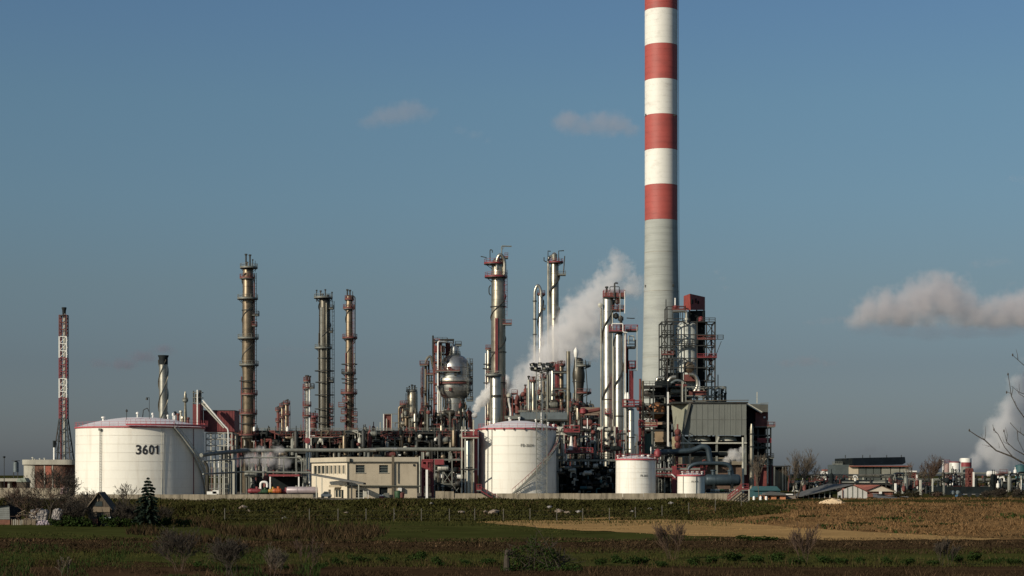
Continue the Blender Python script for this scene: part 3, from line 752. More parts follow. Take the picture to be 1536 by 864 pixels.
b = MB(); b.lathe([(W(2.3, 700), Z(671, 700)), (W(2.3, 700), Z(662, 700)), (W(2.5, 700), Z(661, 700))], (X(81.5, 700), 700, 0), 14); b.build("cap", black, t)
BY = 560.0
t = thing("round_brick_building", "low brick building with rounded concrete corner and flat concrete roof slab at far left", "building", (X(72, BY), BY, 0))
def rounded(x0, x1, y0, y1, rr, z0, z1, b):
    pts = []
    for (cx_, cy_, a0) in ((x0 + rr, y0 + rr, 180), (x1 - rr, y0 + rr, 270), (x1 - rr, y1 - rr, 0), (x0 + rr, y1 - rr, 90)):
        for k in range(9): a = R(a0 + 90 * k / 8); pts.append((cx_ + rr * math.cos(a), cy_ + rr * math.sin(a)))
    n = len(pts); b.add([(p[0], p[1], z0) for p in pts] + [(p[0], p[1], z1) for p in pts], [(i, (i + 1) % n, (i + 1) % n + n, i + n) for i in range(n)] + [tuple(range(n - 1, -1, -1)), tuple(range(n, 2 * n))])
b = MB(); rounded(X(32, BY), X(105, BY), BY, BY + 12, 3.4, 0, Z(697, BY), b); b.build("wall", brick_wall, t)
b = MB(); rounded(X(30, BY), X(116, BY), BY - .6, BY + 12.6, 3.6, Z(697, BY), Z(689.5, BY), b); b.build("roof", conc_plain, t)
b = MB(); b.lathe([(3.45, 0), (3.45, Z(698, BY))], (X(32, BY) + 3.4, BY + 3.35, 0), 28, cap=False, a0=PI, a1=PI * 1.55); b.build("concrete_corner", conc_plain, t)
for px in (66, 78): b = MB(); b.bb((X(px, BY), BY - .15, 0), (X(px, BY) + .35, BY + .1, Z(698, BY))); b.build("pilaster", conc_plain, t)
b = MB(); b.bb((X(67.5, BY), BY - .07, Z(712, BY)), (X(77, BY), BY + .1, Z(699, BY))); b.build("panel", mat("bright_brick", (.30, .09, .055), .85, 0, .25, 1.5), t)
for px, h in ((44, 4.0), (55, 2.4), (62, 2.8), (47, 1.5)): b = MB(); b.lathe([(.22, Z(689.5, BY)), (.22, Z(689.5 - h * .7, BY)), (.4, Z(689.5 - h * .7, BY)), (.3, Z(689.5 - h, BY))], (X(px, BY), BY + 4, 0), 8); b.build("roof_vent", steel_light, t)
# dirty low annexe and long concrete dyke behind garden
t = thing("loading_ramp", "long low concrete ramp with dark underside at the left edge", "ramp", (X(0, 520), 520, 0))
MB().bb((X(-60, 520), 520, Z(722, 520)), (X(31, 520), 527, Z(717.5, 520))).build("slab", conc_plain, t)
for px in (-20, -5, 10, 25): MB().bb((X(px, 520), 521, 0), (X(px + 3, 520), 526, Z(722, 520))).build("pier", conc_plain, t)
MB().bb((X(-60, 520), 524, 0), (X(31, 520), 524.4, Z(722, 520))).build("back_wall", red_rust, t)
t = thing("yard_lamp", "thin dark lamp post standing alone at the left edge", "lamp post", (X(6.3, 500), 500, 0))
MB().tube([(X(6.3, 500), 500, 0), (X(6.3, 500), 500, Z(685, 500))], .09, 6).build("post", steel_dark, t)
MB().lathe([(.25, Z(687, 500)), (.4, Z(685, 500)), (.1, Z(684, 500))], (X(6.3, 500), 500, 0), 10).build("lamp_head", steel_dark, t)
t = thing("small_water_tank", "small bluish tank on legs in front of the far-left skyline", "tank", (X(24, 640), 640, 0))
MB().lathe([(W(4, 640), Z(708, 640)), (W(4, 640), Z(694, 640)), (.3, Z(691, 640))], (X(24, 640), 640, 0), 16).build("shell", blue_grey, t)
for dx in (-.7, .7): member(t, (X(24, 640) + dx, 639.6, 0), (X(24, 640) + dx, 639.6, Z(708, 640)), .25, steel_dark, "leg")
MB().lathe([(W(6, 640), Z(691.5, 640)), (W(6, 640), Z(690.8, 640))], (X(24, 640), 640, 0), 16).build("platform", steel_dark, t)

# ---------------------------------------------------------------- metal stack with strakes behind tank 3601
SY = 520.0; sx = X(245, SY); sr = W(6.6, SY)
t = thing("metal_stack", "shiny metal stack with spiral strakes and flared black top behind the largest tank", "chimney", (sx, SY, 0))
b = MB(); b.lathe([(sr * 1.12, 0), (sr, Z(700, SY)), (sr * .96, Z(546, SY))], (sx, SY, 0), 28, cap=False); sh = b.build("shaft", alu_bright, t)
b = MB(); b.lathe([(sr * 1.02, Z(547, SY)), (sr * 1.02, Z(537, SY)), (sr * 1.22, Z(534, SY)), (sr * 1.22, Z(533, SY)), (sr * .9, Z(533, SY)), (sr * .9, Z(540, SY))], (sx, SY, 0), 28, cap=False); b.build("cap", black, t)
for k in range(3):
    b = MB(); n = 90; vs = []; z0, z1 = Z(690, SY), Z(540, SY)
    for i in range(n + 1):
        a = 2 * PI * (k / 3 + 1.45 * i / n) + .5; z = z0 + (z1 - z0) * i / n
        for (rr, dz) in ((sr * .95, -.05), (sr * 1.2, -.05), (sr * 1.2, .05), (sr * .95, .05)): vs.append((sx + rr * math.cos(a), SY + rr * math.sin(a), z + dz))
    fs = [(i * 4 + j, i * 4 + (j + 1) % 4, (i + 1) * 4 + (j + 1) % 4, (i + 1) * 4 + j) for i in range(n) for j in range(4)]
    b.add(vs, fs); b.build("strake", alu, t)

# small vents beyond the tank
t = thing("vent_stack", "slim pale vent stack with a small platform between the metal stack and the red tower", "vent stack", (X(278, 560), 560, 0))
b = MB(); b.lathe([(.5, 0), (.5, Z(625, 560)), (.28, Z(604, 560)), (.42, Z(598, 560)), (.42, Z(592, 560)), (.1, Z(587, 560))], (X(278, 560), 560, 0), 10); b.build("shaft", alu, t)
platform(t, X(278, 560), 560, Z(602, 560), W(4.2, 560), h=.8, rm=steel_grey)
t = thing("vent_cluster", "small cluster of rusty vents just left of the slim pale vent stack", "vents", (X(270, 565), 565, 0))
for px, py, m in ((267, 620, red_rust), (271.5, 616, steel_light), (274, 625, alu), (282, 626, red_rust)): MB().lathe([(.35, 0), (.35, Z(py + 3, 565)), (.6, Z(py + 2.5, 565)), (.5, Z(py, 565))], (X(px, 565), 565, 0), 8).build("vent", m, t)
t = thing("black_capped_vent", "white vent with a round black cap on a thin pipe behind tank 3601", "vent", (X(262.5, 500), 500, 0))
MB().tube([(X(262.5, 500), 500, 0), (X(262.5, 500), 500, Z(622, 500))], W(1.3, 500), 10).build("pipe", white, t)
MB().lathe([(.1, Z(623, 500)), (W(2.6, 500), Z(621, 500)), (W(2.6, 500), Z(618.5, 500)), (.2, Z(617, 500))], (X(262.5, 500), 500, 0), 12).build("cap", black, t)

# ---------------------------------------------------------------- red conveyor tower with shed on a white trestle
Y_ = 478.0
t = thing("conveyor_tower", "narrow dark red tower with inclined cream conveyor leading to the dark red shed", "tower", (X(295, Y_), Y_, 0))
MB().bb((X(289, Y_), Y_, 0), (X(302, Y_), Y_ + 3, Z(606, Y_))).build("cladding", red_dark, t)
for (a, b_) in ((289.5, 291), (300.5, 302)): MB().bb((X(a, Y_), Y_ - .1, Z(606, Y_)), (X(b_, Y_), Y_ + .3, Z(586, Y_))).build("post", steel_dark, t)
for py in (604.5, 597, 589): MB().bb((X(288.5, Y_), Y_ - .12, Z(py, Y_)), (X(303, Y_), Y_ + 2.6, Z(py - 1, Y_))).build("platform", steel_grey, t)
MB().bb((X(291.5, Y_), Y_ + .8, Z(604, Y_)), (X(296, Y_), Y_ + 2, Z(591, Y_))).build("hopper", alu_brown, t)
MB().bb((X(297, Y_), Y_ + 1, Z(604, Y_)), (X(300, Y_), Y_ + 2, Z(585, Y_))).build("drive_box", steel_dark, t)
MB().tube([(X(296.8, Y_), Y_ - .6, Z(642, Y_)), (X(296.8, Y_), Y_ - .6, Z(585, Y_))], W(1.1, Y_), 10).build("pipe", white, t)
b = MB(); a_, c_ = Q(304, 604.5, Y_ - 1), Q(337.5, 641, Y_ - 1); d_ = (c_ - a_); L_ = d_.length; ang_ = math.atan2(d_.z, d_.x)
rot = Matrix.Rotation(-ang_, 3, 'Y')
b.box((a_ + c_) / 2, (L_, 1.2, W(4.6, Y_)), rot=rot); cv = b.build("conveyor_tube", steel_light, t)
MB().box((a_ + c_) / 2 + Vector((0, -.65, 0)) , (L_ * .99, .12, .14), rot=rot).build("side_rail", steel_dark, cv)
for u in (.1, .3, .5, .7, .9): MB().box(a_ + d_ * u + Vector((0, -.64, .25)), (.12, .14, W(3.2, Y_)), rot=rot).build("rib", steel_grey, cv)
pipe(t, [Q(304, 600, Y_ - 1.6), Q(335, 637, Y_ - 1.6), Q(342, 644, Y_ - 1.6), Q(342.5, 650, Y_ - 1.6), Q(342.5, 676, Y_ - 1.6)], W(1.1, Y_), white, "chute_pipe")
t = thing("red_shed", "dark red sheet clad shed raised on a white steel trestle beside the conveyor tower", "shed", (X(326, Y_ + 3), Y_ + 3, 0))
MB().bb((X(302.5, Y_), Y_ + 3, Z(647, Y_)), (X(349, Y_), Y_ + 12, Z(615.5, Y_))).build("cladding", red_dark, t)
MB().bb((X(302, Y_), Y_ + 2.9, Z(615.4, Y_)), (X(349.4, Y_), Y_ + 12.1, Z(614.6, Y_))).build("roof", steel_dark, t)
frame(t, [X(306, Y_), X(320, Y_), X(333, Y_), X(345, Y_)], [Y_ + 3.2, Y_ + 11], [Z(676, Y_), Z(668, Y_), Z(658, Y_), Z(649, Y_)], steel_light, .24, brace=[(0, 2), (1, 3), (2, 2), (0, 3)])
for i in range(11): MB().bb((X(303.5 + i * 4.2, Y_), Y_ + 2.95, Z(646.9, Y_)), (X(303.9 + i * 4.2, Y_), Y_ + 3.05, Z(615.6, Y_))).build("cladding_rib", red_dark, t)

# ---------------------------------------------------------------- distillation columns
def column(label, px, Y, prof, m, plats=(), strk=None, lads=(), pipes=(), top=(), seams=2.2, name="distillation_column", cat="column", group=None, decks=(), rings=()):
    """prof: [(row, half width px)] bottom->top; plats: (row, left px, right px[, deck mat, rail mat]);
    pipes: (dx px, row bottom, row top, half width px, mat[, dy])"""
    cx = X(px, Y); t = thing(name, label, cat, (cx, Y, 0), group)
    p = [(W(h, Y), 0.0 if i == 0 else Z(py, Y)) for i, (py, h) in enumerate(prof)]
    shell(t, p, cx, Y, m, seams=seams)
    for P_ in plats:
        py, l, r_ = P_[:3]; dm = P_[3] if len(P_) > 3 else steel_grey; rm = P_[4] if len(P_) > 4 else red_rust
        mid = (l + r_) / 2; platform(t, cx, Y, Z(py, Y), W((r_ - l) / 2, Y), W(mid - px, Y), dm, rm)
    for (py, l, r_, rm) in decks: side_deck(t, X(l, Y), X(r_, Y), Y - 1.4, Y + 1.4, Z(py, Y), rm=rm)
    for (py, hw) in rings: z = Z(py, Y); MB().lathe([(W(hw, Y) - .3, z), (W(hw, Y), z), (W(hw, Y), z + .22), (W(hw, Y) - .3, z + .22)], (cx, Y, 0), 24, cap=False).build("stiffening_ring", steel_dark, t)
    if strk:
        for s in strk: helix(t, cx, Y, W(s[0], Y), Z(s[1], Y), Z(s[2], Y), s[3], s[4], s[5] if len(s) > 5 else steel_dark, w=s[6] if len(s) > 6 else .13)
    for (dx, a, b_, mm) in lads: ladder(t, cx + W(dx, Y), Y - .5, Z(a, Y), Z(b_, Y), mm)
    for pp in pipes:
        dx, a, b_, hw, mm = pp[:5]; dy = pp[5] if len(pp) > 5 else -W(prof[0][1], Y) * .8
        MB().tube([(cx + W(dx, Y), Y + dy, Z(a, Y)), (cx + W(dx, Y), Y + dy, Z(b_, Y))], W(hw, Y), 10).build("pipe", mm, t)
        if len(pp) > 6:
            for k in range(3): z = Z(a, Y) + (Z(b_, Y) - Z(a, Y)) * (k + 1) / 4; member(t, (cx + W(dx, Y), Y + dy + .3, z), (cx, Y, z), .15, steel_dark, "pipe_bracket")
    rods(t, cx, Y, Z(prof[-1][0], Y), [(W(a, Y), W(h, Y), r_) for a, h, r_ in top])
    return t, cx
# A: tall tarnished column at left
tA, _ = column("tall tarnished column at left standing alone with five ring platforms and vent pipes on top", 372, 520,
    [(712, 8.5), (560, 8.2), (552, 9), (480, 8.6), (405, 7.8)], alu_brown,
    [(403, 360, 386.5, steel_dark, steel_grey), (418.5, 359.5, 383), (449.5, 356, 387, steel_dark, steel_grey), (509, 356.5, 388, steel_dark, steel_grey), (549, 359, 388, steel_dark, steel_grey), (593, 361, 386.5), (622, 358, 386), (654, 358, 388, steel_dark, red_rust)],
    strk=[(8.9, 545, 410, 2.3, 2.6)], lads=[(11.5, 645, 410, steel_dark)], pipes=[(9.6, 700, 420, 1.0, red_rust, -.4), (-8.9, 700, 565, 1.0, red_rust, -1)],
    top=[(-3, 24, .22), (3, 23, .22), (7, 16, .12), (-1, 12, .16), (11, 14, .06)], decks=[(474, 379, 388, steel_dark), (490, 379, 385, red_rust)], rings=[(572, 13), (583, 11), (636, 13), (466, 9.5)])
# B: dark double column
tB, _ = column("dark thick column with two lit vertical pipes, left one of the pair left of centre", 487, 560,
    [(712, 9.3), (520, 9.0), (450, 8.4)], alu_dark,
    [(448, 471, 499, steel_dark, steel_grey), (523.5, 472, 498, steel_dark, steel_grey)],
    strk=[(9.2, 520, 455, 1.2, 2.6)], lads=[(13.2, 650, 452, steel_dark)],
    pipes=[(-4, 660, 462, 1.6, alu_bright), (3.5, 660, 455, 1.3, alu), (-7.5, 700, 500, 1.2, alu_dark)],
    top=[(-12, 15, .14), (-6, 14, .18), (1, 16, .16), (11, 12, .14), (5, 8, .25), (-3, 9, .2)],
    decks=[(464, 494, 500, steel_dark), (499, 494, 499, steel_dark), (573, 494, 500, steel_dark)], rings=[(557, 15), (574, 14), (593, 15), (614, 15), (625, 14), (635, 15), (538, 11)])
for k in range(7): side_deck(tB, X(495, 560), X(499.5, 560), 559, 561, Z(612 + k * 9, 560), rm=red_rust, h=1.0)
# C: thinner red-railed column
tC, _ = column("thin tarnished column with red railed platforms, right one of the pair left of centre", 524, 530,
    [(712, 6.2), (560, 6), (445, 4.7)], alu_brown,
    [(450.5, 517, 531, steel_dark, red_rust), (464, 514.5, 532), (508.5, 513.5, 536, steel_dark, red_rust), (561, 512, 534, steel_dark, steel_dark), (591.5, 511, 536, steel_dark, red_rust)],
    strk=[(5.6, 550, 455, 1.6, 2.0)], lads=[(7.5, 640, 450, red_rust), (-5, 690, 600, red)],
    pipes=[(-1, 680, 546, 1.0, white), (9, 510, 447, .8, steel_grey), (8.5, 560, 530, .8, steel_grey), (6.5, 700, 560, 1.0, steel_dark), (-4.5, 700, 530, 1.2, red_rust)],
    top=[(-3, 11, .2), (1, 10, .2), (5, 8, .1)], rings=[(547, 12), (575, 11), (569, 12), (614, 12), (631, 11), (647, 12)])
pipe(tC, [(X(528, 530), 529, Z(450, 530)), (X(528, 530), 529, Z(444, 530)), (X(533, 530), 529, Z(446, 530)), (X(533, 530), 529, Z(513, 530)), (X(530, 530), 529, Z(516, 530))], .16, steel_dark)
for k, (a, b_) in enumerate(((604, 515), (612, 509), (622, 513), (634, 512))): side_deck(tC, X(b_, 530), X(b_ + 8, 530), 527, 529, Z(a, 530), rm=red_rust, h=1.3)
for k in range(4): side_deck(tC, X(529, 530), X(536, 530), 528, 530.5, Z(625 + k * 10, 530), rm=red_rust, h=1.2)
# D: slim white pipe column
tD, _ = column("slim white column with red platforms between the tall left column and the dark thick one", 460.5, 500,
    [(712, 2.2), (575, 2.0)], steel_light,
    [(573, 455, 466), (583.5, 454, 467), (610, 454, 467), (625.5, 453.5, 467)], pipes=[(4.3, 740, 575, 1.1, white, -.6)], lads=[(-3.6, 660, 580, red)],
    top=[(0, 12, .3), (4, 11, .25)], decks=[(583, 465, 471, steel_dark)], seams=None)
MB().lathe([(.01, -.2), (.8, -.15), (.8, .15), (.01, .2)], (X(461.5, 499), 498.6, Z(661, 499)), 12, axis=Matrix.Rotation(R(90), 3, 'X')).build("round_sign", red, tD)
# small columns behind racks
for (px, top_, hw, Yc, m, lb) in ((417, 618, 2.0, 640, red_rust, "small rusty red column, leftmost of the three little columns"), (423.5, 612, 2.3, 640, alu_brown, "small tarnished column, middle one of the three little columns"), (430, 608, 3.2, 640, alu_brown, "small brassy column with wider top, rightmost of the three little columns")):
    column(lb, px, Yc, [(712, hw), (top_, hw)], m, [(top_ - 1, px - hw - 2.2, px + hw + 2.2), (top_ + 15, px - hw - 2, px + hw + 2.6)], top=[(-1, 8, .14), (1.5, 9, .2)], lads=[(hw + 1, 700, top_, red_rust)], seams=None, name="small_column")
column("stubby red column in front of the dark thick column's foot", 470, 545, [(712, 4.6), (628, 4.4)], red_rust, [(627, 464, 477, steel_dark, red), (634, 465, 477), (643, 464, 476)], top=[(0, 9, .2), (3, 12, .12)], seams=None, name="small_column")
column("golden tarnished small column under a curved duct left of the silver column", 605, 560, [(712, 4.0), (610, 4.0)], alu_brown, [(608, 599.5, 614, steel_dark, red_rust)], pipes=[(-5.5, 680, 610, 1.0, white)], lads=[(-2, 690, 610, red_rust)], seams=None, name="small_column")
column("silver column with small railed top, left of the tall steel stair tower", 619, 555, [(712, 5.6), (640, 5.6), (628, 7.6), (588, 7.6)], alu, [(588, 609, 626, steel_dark, steel_grey), (626, 611, 628)], pipes=[(-6, 660, 584, 1.8, alu_brown)], top=[(-5, 9, .12), (-1, 11, .2), (3, 10, .2)], lads=[(-8.5, 640, 590, steel_dark)], name="small_column", seams=1.6)
# ---------------------------------------------------------------- reactor with bulbous vessel, its frame and lines
Y_ = 540.0; cx = X(682, Y_)
t = thing("bulb_reactor", "big bulging silver reactor vessel with white loop pipe and railed ring platforms", "reactor", (cx, Y_, 0))
zr = lambda py: Z(py, Y_); wr = lambda w: W(w, Y_)
b = MB(); pr = [(wr(14.5), 0), (wr(14.5), zr(645)), (wr(15), zr(612)), (wr(15.5), zr(598)), (wr(20), zr(595)), (wr(23.5), zr(588)), (wr(24), zr(580)), (wr(24), zr(556)), (wr(23), zr(549)), (wr(20), zr(541)), (wr(14), zr(535)), (wr(7.5), zr(532.5)), (wr(7.2), zr(524)), (wr(6), zr(519)), (wr(3), zr(517)), (.01, zr(516.5))]
b.lathe(pr, (cx, Y_, 0), 48, cap=False); vs_ = b.build("shell", mat("silver_vessel_cladding", (.40, .40, .375), .33, .8, .25, .25, (.12, .11, .09), .75, (.4, .4, .15)), t)
for py in (552, 563, 587, 606, 618, 630): 
    rr = wr(24.15 if py < 590 else 15.6); MB().lathe([(rr - .1, zr(py)), (rr, zr(py)), (rr, zr(py) + .12), (rr - .1, zr(py) + .12)], (cx, Y_, 0), 48, cap=False).build("cladding_seam", alu, vs_)
MB().lathe([(wr(24), zr(574)), (wr(27.5), zr(573)), (wr(27.8), zr(570)), (wr(26.5), zr(567.5)), (wr(24), zr(567))], (cx, Y_, 0), 48, cap=False).build("ring_duct", alu_bright, t)
platform(t, cx, Y_, zr(577), wr(27), m=steel_dark, rm=red_rust, n=26)
side_deck(t, X(654, Y_), X(690, Y_), Y_ - wr(27) - .6, Y_ - wr(24) + .4, zr(559), rm=red_rust)
platform(t, cx, Y_, zr(534), wr(9), m=steel_dark, rm=steel_grey, h=1.0)
side_deck(t, X(683, Y_), X(692, Y_), Y_ - 1, Y_ + 2, zr(519), rm=steel_dark)
side_deck(t, X(700, Y_), X(709.5, Y_), Y_ - 2, Y_ + 2, zr(602), rm=steel_dark)
for k in range(6): side_deck(t, X(705.5, Y_), X(709, Y_), Y_ - 2, Y_ + 1, zr(547 + 10 * k), rm=steel_dark, h=1.4)
ladder(t, X(703, Y_), Y_ - 3.5, zr(602), zr(538), steel_grey); ladder(t, X(707.5, Y_), Y_ - 1.5, zr(602), zr(545), steel_dark)
pipe(t, [(X(658, Y_), Y_ - 4.6, zr(640)), (X(658, Y_), Y_ - 4.6, zr(514)), (X(679, Y_), Y_ - 1, zr(514)), (X(679, Y_), Y_ - 1, zr(524))], wr(1.3), white, "loop_pipe", 12)
pipe(t, [(X(645, Y_), Y_ - 5.2, zr(640)), (X(657, Y_), Y_ - 5.2, zr(640)), (X(661, Y_), Y_ - 5.2, zr(634)), (X(661, Y_), Y_ - 5.2, zr(592)), (X(656, Y_), Y_ - 5, zr(580))], wr(1.3), steel_light, "riser_pipe", 12)
pipe(t, [(X(665, Y_), Y_ - 5, zr(640)), (X(665, Y_), Y_ - 5, zr(616)), (X(681, Y_), Y_ - 5, zr(616)), (X(681, Y_), Y_ - 5, zr(645))], wr(.9), steel_light, "branch_pipe")
for dx in (-19, -15.5): MB().tube([(cx + wr(dx), Y_ - 4.4, zr(560)), (cx + wr(dx), Y_ - 4.4, zr(520))], wr(.9), 8).build("pipe", alu, t)
for dx in (-19, -16, -12.5): MB().tube([(cx + wr(dx), Y_ - 4, 0), (cx + wr(dx), Y_ - 4, zr(597))], wr(.8), 8).build("pipe", alu_brown if dx > -18 else white, t)
MB().lathe([(.01, zr(622)), (wr(3.5), zr(620)), (wr(3.5), zr(616)), (wr(1), zr(613)), (wr(.7), zr(608))], (X(696, Y_), Y_ - 2, 0), 14).build("hopper", steel_light, t)
for i, (px_, py_) in enumerate(((678, 556), (684, 562), (674, 553), (669, 541), (676, 585), (690, 560))):
    dx = X(px_, Y_) - cx; rr = wr(24); MB().box((cx + dx, Y_ - math.sqrt(rr * rr - dx * dx) - .1, zr(py_)), (.7, .9, .9)).build("nozzle", steel_dark if i % 2 else red_rust, t)
# its steel frame on the left
t = thing("reactor_frame", "rusty steel frame with red landings against the left side of the bulging reactor", "steel frame", (X(655, Y_), Y_ - 2, 0))
frame(t, [X(651.5, Y_), X(660, Y_)], [Y_ - 4, Y_ + 3], [zr(q) for q in (668, 655, 640, 622, 606, 590, 577, 560, 545, 530, 510)], red_rust, .3, brace=[(0, 3), (0, 5), (0, 8)], deck={2, 4, 6, 8}, rail=({2, 4, 8}, red_rust))
frame(t, [X(661, Y_), X(679, Y_)], [Y_ + 5, Y_ + 8], [zr(q) for q in (530, 519, 508)], steel_dark, .3, deck={0, 2}, base=zr(560))
MB().bb((X(651, Y_), Y_ - 2, zr(528)), (X(667, Y_), Y_ + 3, zr(519))).build("cladding", red_dark, t)
MB().bb((X(668, Y_), Y_ + 1, zr(535)), (X(675, Y_), Y_ + 3, zr(512))).build("cladding", red_rust, t)
side_deck(t, X(650, Y_), X(671, Y_), Y_ - 3, Y_ + 3, zr(514), rm=steel_dark)
MB().tube([(X(651, Y_), Y_ - 7, zr(545)), (X(651, Y_), Y_ - 7, zr(506))], .25, 6).build("mast", steel_dark, t)
# stair and pipe tower further left
t = thing("pipe_tower", "narrow tower of dark and rusty vertical pipes with small landings left of the bulging reactor", "pipe tower", (X(638, 545), 545, 0))
for px, tp, hw, m in ((634.5, 550, 1.0, red_rust), (638.5, 546, 2.0, alu_brown), (643, 541, 1.4, steel_dark), (647, 560, .8, steel_grey), (631.5, 556, .6, steel_grey)):
    MB().tube([(X(px, 545), 545, 0), (X(px, 545), 545, Z(tp, 545))], W(hw, 545), 10).build("pipe", m, t)
for (py, l, r_, rm) in ((549, 630, 642, red_rust), (575, 643, 651, steel_dark), (590, 631, 640, steel_dark), (600, 644, 652, steel_dark), (612, 632, 641, red_rust), (627, 642, 652, steel_dark), (563, 640, 650, red_rust)):
    side_deck(t, X(l, 545), X(r_, 545), 543, 547, Z(py, 545), rm=rm, h=1.2)
pipe(t, [Q(638, 546, 545), Q(640, 538, 545), Q(646, 533, 545), Q(649, 548, 545), Q(651, 556, 545)], .35, alu, "bend")
for (a, b_) in ((596, 586), (608, 620), (580, 596)): pipe(t, [Q(634, a, 543), Q(631, (a + b_) / 2, 543), Q(634, b_, 543)], .25, steel_dark, "bend")
ladder(t, X(634, 545), 542.5, Z(690, 545), Z(552, 545), red_rust)
# little frames left of it
t = thing("pipe_support", "bare frame of pale pipes with pink panel standing left of the golden column", "steel frame", (X(580, 560), 560, 0))
for px, tp in ((570.5, 633), (575.5, 621), (580, 628), (587.5, 621), (566, 640), (598.5, 624)): MB().tube([(X(px, 560), 560, 0), (X(px, 560), 560, Z(tp, 560))], W(.75, 560), 8).build("post", white if px in (575.5, 598.5) else steel_light, t)
MB().bb((X(576.5, 560), 560.5, Z(650, 560)), (X(587, 560), 560.7, Z(621, 560))).build("panel", red_rust, t)
for py, a, b_ in ((621, 575, 600), (634, 587, 600), (645, 566, 600)): member(t, (X(a, 560), 560, Z(py, 560)), (X(b_, 560), 560, Z(py, 560)), .2, steel_grey)
t = thing("curved_duct", "dark curved duct arching over the golden column", "duct", (X(603, 562), 562, 0))
pipe(t, [(X(599.5, 562), 559, 0), (X(599.5, 562), 559, Z(611, 562)), (X(606, 562), 559, Z(609, 562)), (X(612, 562), 560, Z(612, 562))], W(1.9, 562), alu_brown, "duct", 12)

# ---------------------------------------------------------------- tall columns centre
N_, _ = column("tallest silver column with red ladders, U-bend and davit on top, left of the main steam plume", 747.5, 470,
    [(712, 11), (575, 11), (490, 10.8), (396, 10.2), (392, 9)], alu,
    [(397, 726, 757, steel_dark, red), (417, 727, 761, steel_dark, red)],
    strk=[(11.1, 560, 420, 2.2, 1.2, steel_dark, .16)], decks=[(488, 749, 767.5, red_rust), (388, 757, 762, red_rust)],
    lads=[(11.5, 475, 405, red), (8, 700, 565, red), (10.5, 700, 570, red)], pipes=[(-1.5, 565, 478, 1.1, red, -2.0), (-4, 565, 478, .8, red, -1.9), (-12, 700, 600, 1.2, alu_brown, -1.0)], rings=[(461, 12.2), (529, 12.3), (575, 12)])
def px5(px, py, dy=0): return Q(px, py, 470 + dy)
pipe(N_, [px5(745.5, 404, -1.5), px5(745.5, 388, -1.5), px5(751, 380, -1.5), px5(757, 390, -1.2), px5(757, 415, -1.2)], W(2.6, 470), alu_bright, "u_bend", 14)
pipe(N_, [px5(752.5, 388), px5(752.5, 369, 0), px5(767.5, 369.5, 0)], .16, steel_grey, "davit"); member(N_, px5(752.5, 375), px5(757, 369.5), .14, steel_grey, "davit_brace")
pipe(N_, [px5(735, 398, -2), px5(735, 374.5, -2), px5(738.5, 375, -2), px5(738.5, 379, -2)], .12, steel_dark, "vent_pipe")
member(N_, px5(721, 384.5, -2), px5(730, 386.5, -2), .2, steel_dark, "boom")
pipe(N_, [px5(736, 428, -1), px5(733.5, 431, -1), px5(733.5, 440, -1), px5(736, 443, -1)], .14, steel_dark, "nozzle_loop")
N2, _ = column("shorter brighter column standing directly in front of the tallest silver column", 743.5, 464, [(712, 7.4), (564, 7.4)], alu_bright,
    [(564.5, 728, 752.5, steel_dark, steel_grey)], rings=[(594, 8.6), (596, 8.6)], name="distillation_column", seams=2.6, pipes=[(-7.6, 700, 566, .9, alu, -.6)], top=[(0, 5, .3)])
column("slim column with pinkish cap left of the tallest silver column", 733, 500, [(712, 3.6), (526, 3.5)], alu, [(525, 728, 739, steel_grey, red_rust), (560, 728, 737, steel_dark, red_rust), (630, 727, 738, steel_dark, red_rust)],
    pipes=[(-4.4, 700, 530, 1.0, white, -.5)], rings=[(547, 8), (553.5, 9), (575, 8)], decks=[(600, 728, 733, red_rust)], seams=None, name="small_column", lads=[(-2, 690, 560, red_rust)])
O1, _ = column("shiny column with red top deck and helical ladder, left of the big steam plume's crest", 832, 560, [(712, 6.6), (395, 6.0)], alu, [(395, 823, 845, steel_dark, red)],
    decks=[(413.5, 837, 848.5, steel_grey)], strk=[(6.9, 480, 405, 1.5, 4.4, steel_dark, .3)], pipes=[(-9.5, 700, 389, 1.9, alu_bright, -.3), (-5.5, 700, 400, 1.2, alu_brown, .6)], seams=3)
pipe(O1, [Q(822.5, 390, 559.7), Q(824.5, 385, 559.7), Q(828, 384, 559.7), Q(830, 392, 559.7)], W(1.9, 560), alu_bright, "bend", 12)
for (pts) in ([(838, 392), (838, 376.5), (846, 376)], [(822, 392), (822, 376.5), (826, 377)], [(816, 386), (816, 391), (820, 393)], [(845, 413), (847, 384)]): MB().tube([Q(a, b_, 559) for a, b_ in pts], .16, 5).build("davit", steel_dark, O1)
MB().lathe([(.1, 0), (.8, .3), (.9, 2), (.3, 2.6)], Q(831.5, 392, 560), 14).build("cap", alu_bright, O1)
O2, _ = column("bright column beside an inverted-U pipe, left of the shiny column with red deck", 811, 545, [(712, 4.0), (443, 3.8)], alu_bright, [(443, 805.5, 818, steel_dark, red_rust)], strk=[(4.2, 540, 450, 1.5, 3.5, steel_dark, .25)], seams=3, decks=[(465, 814, 818, steel_dark)])
pipe(O2, [(X(802, 545), 544, 0), Q(802, 436, 544), Q(806.5, 426, 544), Q(811.5, 434, 544), Q(811.5, 445, 544)], W(2.1, 545), alu_bright, "u_pipe", 12)
for py in (453, 480, 503): MB().lathe([(W(3.2, 545), 0), (W(3.2, 545), .3)], (X(802, 545), 544, Z(py, 545)), 12).build("pipe_clamp", steel_dark, O2)

